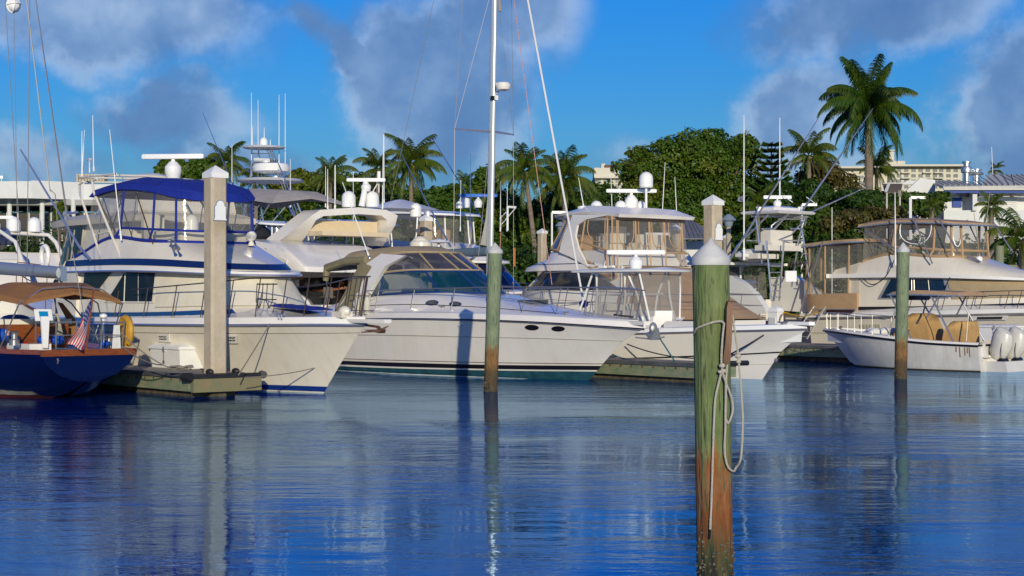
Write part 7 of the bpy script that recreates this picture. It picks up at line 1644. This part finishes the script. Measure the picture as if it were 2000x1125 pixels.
    p=P(202,620,.2); b.add('gps_mushroom',M().tube([p-Vector((0,0,.55)),p],.016,5).ell((p.x,p.y,p.z+.03),(.09,.09,.06)),WHT)
    hs=M(); c=P(247,647,.35)
    ar=[c+Vector((0,.02+.0*math.sin(a),0))+Vector((.26*math.sin(a)*1.0,0,.30*math.cos(a))) for a in [R(x) for x in range(-150,151,25)]]
    hs.tube(ar,.075,8); hs.rings([[c+Vector((x,y,z)) for x,y in((-.12,-.07),(.12,-.07),(.12,.07),(-.12,.07))] for z in(-.34,.3)]); b.add('horseshoe_buoy',hs,YEL)
    b.add('white_sling_bag',M().rings([[P(x,y,.2) for x,y in((222,635),(234,632),(236,688),(218,688))],[P(x,y,.35) for x,y in((222,635),(234,632),(236,688),(218,688))]]),mat('white_bag_cloth',(.65,.65,.63),.7,bump=.02,bscale=8))
    b.add('fender_basket',M().tube([P(175,640,.5),P(175,665,.5),P(196,665,.5),P(196,640,.5)],.016,5).tube([P(180,635,.5),P(192,668,.5)],.016,5).tube([P(192,635,.5),P(180,668,.5)],.016,5),STEEL)
    b.add('coiled_rope',M().tube([P(14+3*math.sin(k*1.3),650+5*math.cos(k*1.7),1.6) for k in range(16)],.02,5),mat('pink_rope',(.5,.35,.33),.9))
    return b
H_Y=boat_h()
# stern flag on its own staff
def stern_flag():
    b=H_Y; P=lambda x,y,u:b.R(x,y,u)
    st=M().tube([P(168,686,-.15),P(182,570,-.45)],.020,7).ell(tuple(P(182.5,568,-.45)),.035,7,6); so_=b.add('flag_staff',st,TEAK)
    fo=empty('stern_flag',b.o.location,R(130),'furled red, white and blue striped ensign drooping from the staff of the navy sailing yacht','flag')
    # fabric grid: hoist along the staff, fly falls down with folds
    N_=40; Mr=26
    hoist=[P(180-(180-171)*t,578+(648-578)*t,-.44+.2*t) for t in [i/Mr for i in range(Mr+1)]]
    dz=Vector((0,0,-1))
    def pt(i,s_):      # i along hoist 0..1, s_ along fly 0..1
        h0=hoist[0].lerp(hoist[-1],i)
        out=P(137,683,-.5) if False else None
        end=P(132+26*i,672+14*i-4*math.sin(i*3),-.42)
        mid=h0.lerp(end,s_); mid=mid+Vector((.10*math.sin(s_*7+i*5)*s_*(.7),.03*math.sin(s_*9+i*7)*s_,-.07*math.sin(math.pi*s_)))
        return mid
    names=[]
    def strip(i0,i1,s0,s1,m,name,off=0,n=16):
        q=M(); q.grid([[pt(i0+(i1-i0)*a/2,s0+(s1-s0)*c/n)+Vector((-off,0,0)) for a in range(3)] for c in range(n+1)],.004); return q.build(name,m,fo)
    rm=mat('flag_red',(.55,.012,.02),.8); wm_=mat('flag_white',(.68,.65,.62),.8); bm_=mat('flag_blue',(.03,.045,.20),.8)
    for k in range(13):
        strip(k/13,(k+1)/13,.40 if k<7 else 0,1,rm if k%2==0 else wm_,'stripe')
    strip(0,7/13,0,.40,bm_,'canton')
    sq=M()
    for r_ in range(5):
        for c_ in range(5 if r_%2==0 else 4):
            i=(.055+.10*r_)*1.; s_=.045+.08*c_+(.04 if r_%2 else 0)
            if s_>.38: continue
            for side_ in(1,-1):
                c=pt(i,s_)+Vector((-.008*side_-(.002),0,0)); a=(pt(i+.02,s_)-pt(i,s_)).normalized(); e=(pt(i,s_+.02)-pt(i,s_)).normalized()
                sq.add([c+(a*math.cos(2*math.pi*k/10)+e*math.sin(2*math.pi*k/10))*(.028 if k%2==0 else .011) for k in range(10)],[tuple(range(10))])
    sq.build('stars',wm_,fo,kind='stuff')
stern_flag()
# ================================================================ I: sloop whose mast stands in the middle
def boat_i():
    b=Boat('sloop','white sloop behind the express cruiser, its tall aluminium mast and rigging in full view','sailboat',970,600,-50,Y=57.4)
    P=lambda x,y,v=0:b.Q(x,y,v)
    H_=b.shell([[(-7,.3,-.3),(-3,1.0,-.4),(1,1.0,-.4),(4,.2,-.2)],[(-7.3,.9,.1),(-3,1.6,0),(1,1.4,0),(4.2,0,.1)],[(-7.6,1.2,1.1),(-3,1.8,1.15),(1,1.6,1.3),(5.2,0,1.5)]])
    q=H_.skin(sub=6); H_.stern(q); b.add('hull',q,GELW); b.add('deck',H_.skin(sub=6,h0=1.97,h1=2,cap_top=True),GELW); b.add('coachroof',M().box((-2.2,0,1.45),(4.,1.8,.5)),GELW)
    m=M(); f=P(957,490); tp=P(968,-200); foot=f+(f-tp).normalized()*3.2
    e=[.13,.16]; ring=lambda c:[c+Vector((.15*math.cos(a),.10*math.sin(a),0)) for a in [2*math.pi*k/16 for k in range(16)]]
    m.rings([ring(foot),ring(f),ring(tp)]); b.add('mast',m,mat('mast_aluminium',(.72,.72,.70),.28,metal=.55))
    s0,s1=P(888,252,-1.25),P(1003,263,1.25); c=P(962.5,257,0); b.add('spreader',M().tube([s0,c],[.03,.05],6),ALU); b.add('spreader',M().tube([c,s1],[.05,.03],6),ALU)
    c=P(979,170,0); o=b.add('radar_dome',M().lathe([(.1,-.14),(.22,-.10),(.27,.0),(.27,.08),(.22,.14),(.05,.16)],(c.x+.1,c.y,c.z),18),GEL)
    cu=bpy.data.curves.new('lettering','FONT'); cu.body='marine'; cu.size=.17; cu.extrude=.003
    to=bpy.data.objects.new('lettering_curve',cu); me=bpy.data.meshes.new_from_object(to); bpy.data.objects.remove(to); me.materials.append(mat('dark_red_lettering',(.25,.02,.03),.5))
    lt=bpy.data.objects.new('lettering',me); COL.objects.link(lt); lt.parent=o; d=Vector(b.U).to_3d()
    q0=P(967,167.5,0); lt.rotation_euler=(R(90),0,R(50)); lt.location=q0+Vector((.27*math.sin(R(50))*.9,-.27*math.cos(R(50)),-.03))
    b.add('radar_bracket',M().tube([P(966,180),P(974,178)],.03,5).tube([P(966,186),P(977,177)],.02,5).box(tuple(P(968,191)),(.12,.14,.16)),WHT)
    b.add('steaming_light',M().box(tuple(P(967,192)-Vector((0,.12,0))),(.1,.1,.14)),BLK)
    for a,c_,r_,m_ in(((888,252,-1.25),(908,-60,0),.010,WIRE),((888,252,-1.25),(960,-20,0),.009,WIRE),((1003,263,1.25),(998,-60,0),.009,WIRE),((1003,263,1.25),(975,20,0),.008,WIRE),((888,252,-1.25),(885,600,-1.6),.010,WIRE),((1003,263,1.25),(1003,600,1.5),.010,WIRE),((958,260,0),(925,600,-1.5),.008,WIRE),
        ((860,-60,0),(740,500,0),.010,WIRE),((1027,-20,0),(1140,592,0),.036,mat('white_furler',(.7,.68,.66),.4)),((1001,-20,0),(1078,556,0),.016,ROPER),((980,420,0),(973,560,0),.014,ROPER)):
        b.add('furled_headsail' if r_>.03 else 'rigging_wire',M().tube([P(*a),P(*c_)],r_,6 if r_>.03 else 4),m_)
    b.add('hanging_halyard',M().tube([P(974,-20),P(976.5,22)],[.03,.05],6),mat('tan_strap',(.33,.27,.15),.8))
    fd=M(); p=P(1140,592); fd.lathe([(.05,-.15),(.14,-.1),(.16,0),(.14,.05),(.05,.1)],p,12); b.add('furling_drum',fd,BRIGHTB)
    b.add('boom',M().tube([P(850,497),P(955,491)],[.16,.17],12),mat('grey_blue_sail_cover',(.10,.15,.20),.8,bump=.02,bscale=4)); 
    b.add('sail_bag_edge',M().grid([[P(938,478,-.1),P(950,480,-.05)],[P(948,430,-.1),P(955,430,-.05)],[P(955,360,-.1),P(958,360,-.05)]],.02),mat('pale_bag',(.42,.41,.36),.8))
    b.add('lazy_jack',M().tube([P(900,492),P(938,470),P(957,430)],.010,4).tube([P(880,497),P(940,468)],.010,4),ROPEG)
    rail(b,H_,2,[2.2,2.6,2.85],.6,.02,0,.014,STEEL,topts=(2.2,2.97))
    return b
I_=boat_i()
# ================================================================ left background
def boat_l():
    b=Boat('trawler_yacht','cream trawler yacht with a visor roof and framed dark windows behind the left rigging','motor yacht',391,600,130,Y=52)
    simple=[[(0,1.3,-.4),(6,1.4,-.4),(10,.8,-.4),(13,0,-.3)],[(0,1.9,0),(6,2.0,0),(10,1.4,0),(13,0,0)],[(0,2.05,1.5),(6,2.15,1.6),(10,1.8,2.2),(14.2,0,2.7)]]
    H_=b.shell(simple); q=H_.skin(sub=6); H_.stern(q); b.add('hull',q,GELC); b.add('deck',H_.skin(sub=6,h0=1.97,h1=2,cap_top=True),GELW)
    b.add('rub_rail',H_.line(0,6,2,.05,0,k=40),mat('teak_rubrail',(.12,.04,.03),.5))
    HO=b.shell([[(1.5,0,1.5),(1.5,1.75,1.5),(1.7,1.8,1.5),(6,1.8,1.5),(7.6,1.6,1.6),(8,0,1.6)],[(1.5,0,3.2),(1.5,1.72,3.2),(1.7,1.77,3.2),(6,1.77,3.2),(7.1,1.5,3.2),(7.4,0,3.2)],[(1.5,0,4.65),(1.5,1.7,4.65),(1.7,1.75,4.65),(5.6,1.75,4.65),(6.2,1.5,4.65),(6.4,0,4.65)]],smooth=False)
    b.add('deckhouse',HO.skin(sub=3,cap_top=True),GELC)
    def wn(px0,px1,y0,y1):
        t0,t1=sorted((b.tp(HO,px0,1.5),b.tp(HO,px1,1.5))); f=b.add('side_window',HO.patch(t0-.02,t1+.02,y0-.03,y1+.03,.02,.03,nt_=3,nh=2),mat('cream_frame',(.5,.46,.38),.5)); HO.patch(t0,t1,y0,y1,.035,.03,nt_=3,nh=2).build('pane',DGLASS,f)
    wn(108,116,1.25,1.92); wn(127,142,1.1,1.92); wn(145,160,1.1,1.92); wn(86,100,1.3,1.9)
    V_=b.shell([house_outline(.4,8.2,2.1,4.62,1.2),house_outline(.4,8.3,2.12,4.8,1.2),house_outline(.9,7.2,1.7,4.98,.8)]); b.add('visor_roof',V_.skin(sub=5,cap_top=True,cap_bot=True),mat('beige_roof',(.52,.47,.38),.5))
    FB=b.shell([house_outline(.8,5.4,1.7,4.9,1.),house_outline(.9,4.8,1.6,5.7,.8)]); b.add('flybridge',FB.skin(sub=5,cap_top=True),GELC)
    dg=b.Q(158,385,-1.2); b.add('covered_dinghy',M().ell((2.4,.6,5.95),(1.3,.7,.34),14,8),GELC)
    for k in range(2):
        p=b.Q(133+3*k,418+9*k,-1.6); h=M().tube([p,p+Vector((-.5,-.1,.05))],[.05,.04],8); h.lathe([(.03,-.1),(.06,0),(.14,.12)],p,10,axis=(1,.1,0)); b.add('air_horn',h,ALU)
    lb=M(); p=b.Q(91,500,-1.85); lb.tube([(p.x+.28*math.sin(a),p.y+.06,p.z+.34*math.cos(a)) for a in [R(x) for x in range(0,361,24)]],.085,8,False); b.add('life_ring',lb,WHT)
    ant(b,b.Q(160,345,-1),b.Q(160,256,-1),.02)
    rail(b,H_,2,[2.6,3.4,4.2,4.8],.9,.06,0,.02,mat('brown_rail',(.16,.07,.05),.4),topts=(1.5,5))
    p=b.Q(97,553,-2.0)
    return b
L_=boat_l()
def boat_m():
    b=Boat('modern_yacht','sleek white yacht with curved blue windows behind the sailing yacht at the far left','motor yacht',70,600,130,Y=66)
    H_=b.shell([[(0,1.4,-.4),(7,1.4,-.4),(11,.7,-.4),(15,0,-.3)],[(0,2.2,0),(7,2.3,0),(11,1.6,0),(15,0,0)],[(0,2.35,1.7),(7,2.5,2.0),(11,2.1,2.4),(16.5,0,2.9)]]); q=H_.skin(sub=6); H_.stern(q); b.add('hull',q,GELW); b.add('deck',H_.skin(sub=6,h0=1.97,h1=2,cap_top=True),GELW)
    HO=b.shell([house_outline(.5,12,2.1,1.8,4),house_outline(.5,10,1.95,3.2,3),house_outline(1.5,7.5,1.7,4.1,2)]); b.add('deckhouse',HO.skin(sub=5,cap_top=True),GELW)
    b.add('curved_window',HO.patch(1.4,3.6,1.15,1.15,.02,.02,nt_=12) if False else HO.patch(1.2,3.6,1.25,1.75,.02,.02,t0b=2.2,t1b=3.3,nt_=10,nh=3),BGLASS)
    b.add('curved_window',HO.patch(.9,4.6,.25,.75,.02,.02,t0b=1.9,t1b=4.2,nt_=12,nh=3),BGLASS)
    ar=M(); 
    for v in(-1.6,1.6): ar.tube([(1.0,v,3.9),(1.6,v,4.5),(2.2,v*.95,4.85)],[.10,.09,.08],8)
    ar.tube([(2.2,-1.5,4.85),(2.2,0,4.9),(2.2,1.5,4.85)],.08,8); b.add('radar_arch',ar,GEL)
    for x,v in((5,-1.5),(68,0),(90,.9)): p=b.Q(x,430,v); dome(b,(2.2,p.y if abs(p.y)<1.8 else 1.4*(1 if p.y>0 else -1),4.95),.42,.85)
    p=b.Q(45,418,-.6); radar(b,(2.6,p.y if abs(p.y)<2 else .6,4.95),1.5,R(-130),.6,.3)
    b.add('bridge_windscreen',M().rings([[(5.5,-1.4,4.5),(6.4,0,4.5),(5.5,1.4,4.5),(5.3,0,4.5)],[(4.6,-1.3,5.2),(5.4,0,5.2),(4.6,1.3,5.2),(4.4,0,5.2)]]),VINYLB)
    rail(b,H_,2,[.6,1.2,1.8,2.4],.9,.06,0,.022,STEEL,mid=.5,topts=(.2,2.98))
    return b
M_=boat_m()
def boat_m2():
    b=Boat('arch_yacht','white yacht cut by the left edge with a forward raked radar arch and white dome','motor yacht',-10,600,130,Y=62)
    H_=b.shell([[(0,1.4,-.4),(6,1.4,-.4),(13,0,-.3)],[(0,2.1,0),(6,2.2,0),(13,0,0)],[(0,2.2,1.6),(6,2.3,1.8),(14,0,2.5)]]); q=H_.skin(sub=6); H_.stern(q); b.add('hull',q,GEL); b.add('deck',H_.skin(sub=6,h0=1.97,h1=2,cap_top=True),GELW)
    HO=b.shell([house_outline(.8,9,1.9,1.6,3),house_outline(1,7,1.7,3.1,2),house_outline(1.4,5.5,1.5,3.7,1)]); b.add('deckhouse',HO.skin(sub=5,cap_top=True),GEL)
    b.add('side_window',HO.patch(1.2,3.6,.35,.85,.02,.02,nt_=8,nh=2),DGLASS)
    a=M()
    for v in(-1.5,1.5): a.tube([(.6,v,3.2),(1.6,v,4.4),(3.2,v*.9,5.0)],[.09,.08,.07],8)
    a.tube([(3.2,-1.35,5.0),(3.2,1.35,5.0)],.08,8); b.add('radar_arch',a,GEL); dome(b,(2.8,-1.0,5.05),.46,.95)
    rail(b,H_,2,[.6,1.2,1.8],.9,.06,0,.022,STEEL,mid=.5,topts=(.2,2.4))
    return b
boat_m2()
def boat_p():
    b=Boat('white_cruiser','white cruiser with teal windscreen half hidden behind the square pile left of the foreground pile','motorboat',1440,600,-50,Y=70)
    simple_hull(b,10,2.,2.2,2.8,GELW,1.2)
    HO=b.shell([house_outline(-9,-1.6,1.6,2.9,2.5),house_outline(-8.6,-3.0,1.5,4.2,1.6)]); b.add('deckhouse',HO.skin(sub=5,cap_top=True),GELW)
    HW=b.shell([house_outline(-8.4,-3.2,1.5,4.2,1.6),house_outline(-8.0,-4.4,1.35,5.0,1.2)]); b.add('windscreen',HW.skin(sub=5),TEAL); b.add('roof',b.shell([house_outline(-8.6,-4.0,1.5,5.0,1.2),house_outline(-8.5,-4.1,1.45,5.12,1.2)]).skin(sub=5,cap_top=True,cap_bot=True),GELW)
    for t in(3.1,4.2,5.2,6.8,8): b.add('windscreen_post',M().tube([HW.P(t,0),HW.P(t,1)],.05,5),BLK)
    rail(b,b.shell([[(-10,2,2.3),(-5,2,2.5),(-2,1.4,2.8),(1,0,2.9)],[(-10,2,2.4),(-5,2,2.6),(-2,1.4,2.9),(1,0,3)]]),1,[1,1.5,2,2.5],.6,.1,.2,.02,STEEL,topts=(1,2.9))
boat_p()
def boat_q():
    b=Boat('small_bimini_boat','blue trimmed boat with a khaki canvas top below the red car','motorboat',2090,600,-50,Y=72)
    simple_hull(b,7.5,1.4,2.1,2.4,GELW,1.,stripe=BRIGHTB)
    T_=b.shell([house_outline(-6,-2.6,1.2,3.55,.8),house_outline(-5.9,-2.7,1.15,3.7,.8)]); b.add('canvas_top',T_.skin(sub=4,cap_bot=True,cap_top=True),KHAK)
    for v in(-1,1):
        for u in(-5.5,-4,-3): b.add('top_strut',M().tube([(u,v,2.3),(u,v,3.55)],.03,5),STEEL)
    b.add('windscreen',M().grid([[(-2.6,-1,2.5),(-2,0,2.5),(-2.6,1,2.5)],[(-3.2,-.9,3.1),(-2.7,0,3.1),(-3.2,.9,3.1)]],.02),VINYLB)
    ant(b,(-5,1.,2.4),b.Q(1855,443,1.) if False else (-5.6,1.,6.2),.03,mat('tan_rod',(.5,.38,.25),.5)); b.add('fishing_rod',M().tube([(-4,-1.,2.4),(-3.4,-1.,7.)],[.025,.008],5),ROPEW)
boat_q()
# ================================================================ mooring lines
def line(p0,p1,sag,r,label,m=ROPEG,cat='mooring line'):
    p0=Vector(p0); p1=Vector(p1); n=14; base=p0.copy()
    pts=[p0.lerp(p1,i/n)-Vector((0,0,sag*4*(i/n)*(1-i/n)))-base for i in range(n+1)]
    o=M().tube(pts,r,6).build('mooring_line',m); o.location=base; return props(o,label,cat)
def wp(b,P): 
    P=Vector(P); return Vector((b.X+b.U[0]*P.x+b.V[0]*P.y,b.Y+b.U[1]*P.x+b.V[1]*P.y,P.z))
Ad=wlY(779)
line(W3(535,619,wlY(768)-.2),W3(466,732,Ad-.2),.02,.016,'taut mooring line from the cream yacht bow cleat down to the dock head')
line(W3(512,640,wlY(768)-.2) if False else W3(478,737,Ad-.3),W3(640,712,wlY(768)+.25),.06,.012,'low line running right from the dock head along the cream hull')
line(W3(236,650,35.2),W3(345,724,36.2),.10,.014,'upper stern line from the navy sailing yacht to the dock')
line(W3(245,682,35.0),W3(320,713,36.3),.08,.014,'lower stern line from the navy sailing yacht to the dock')
line(W3(1283,652,43.0),W3(1318,706,43.6),.0,.02,'teal dock line hanging from the express cruiser anchor to the dock',mat('teal_rope',(.02,.14,.17),.8))
line(W3(1512,641,44.5),W3(1422,694,42.9),.03,.022,'black bow line of the hard top fishing boat running to the dock',BLK)
line(W3(1225,672,46.5),W3(1365,700,43.0),.10,.018,'dark spring line along the side of the hard top fishing boat',BLK)
line(W3(1196,692,46.0),W3(1318,706,43.6),.14,.016,'second teal line lying slack on the middle dock edge',MATS['teal_rope'])
ro2=empty('rope_pile',W3(352,722,36.4)+Vector((0,0,0)),0,'heap of grey rope lying on the left dock beside the white box','rope'); 
q=M(); r_=rnd(3); p=[Vector((r_.uniform(-.3,.3),r_.uniform(-.12,.12),r_.uniform(.0,.09))) for _ in range(26)]; q.tube([Vector(cr([tuple(x) for x in p],t/4)) for t in range(100)],.018,5); q.build('rope_coil',ROPEG,ro2)
# distant pole aerials among the docked boats behind
for px,y0,y1,Y,lab in((690,420,335,82,'lone thin aerial behind the radar bar of the stern view yacht'),(1386,470,430,84,'short white aerial right of the dark ficus trunk'),(1625,480,405,82,'thin white mast between the fishing tower and the tan canopy')):
    t=W3(px,y1,Y); o=empty('whip_antenna',(t.x,Y,1.2),0,lab,'antenna'); M().tube([(0,0,-1.2),(0,0,t.z-1.2)],[.03,.015],5).build('pole',WHT,o)
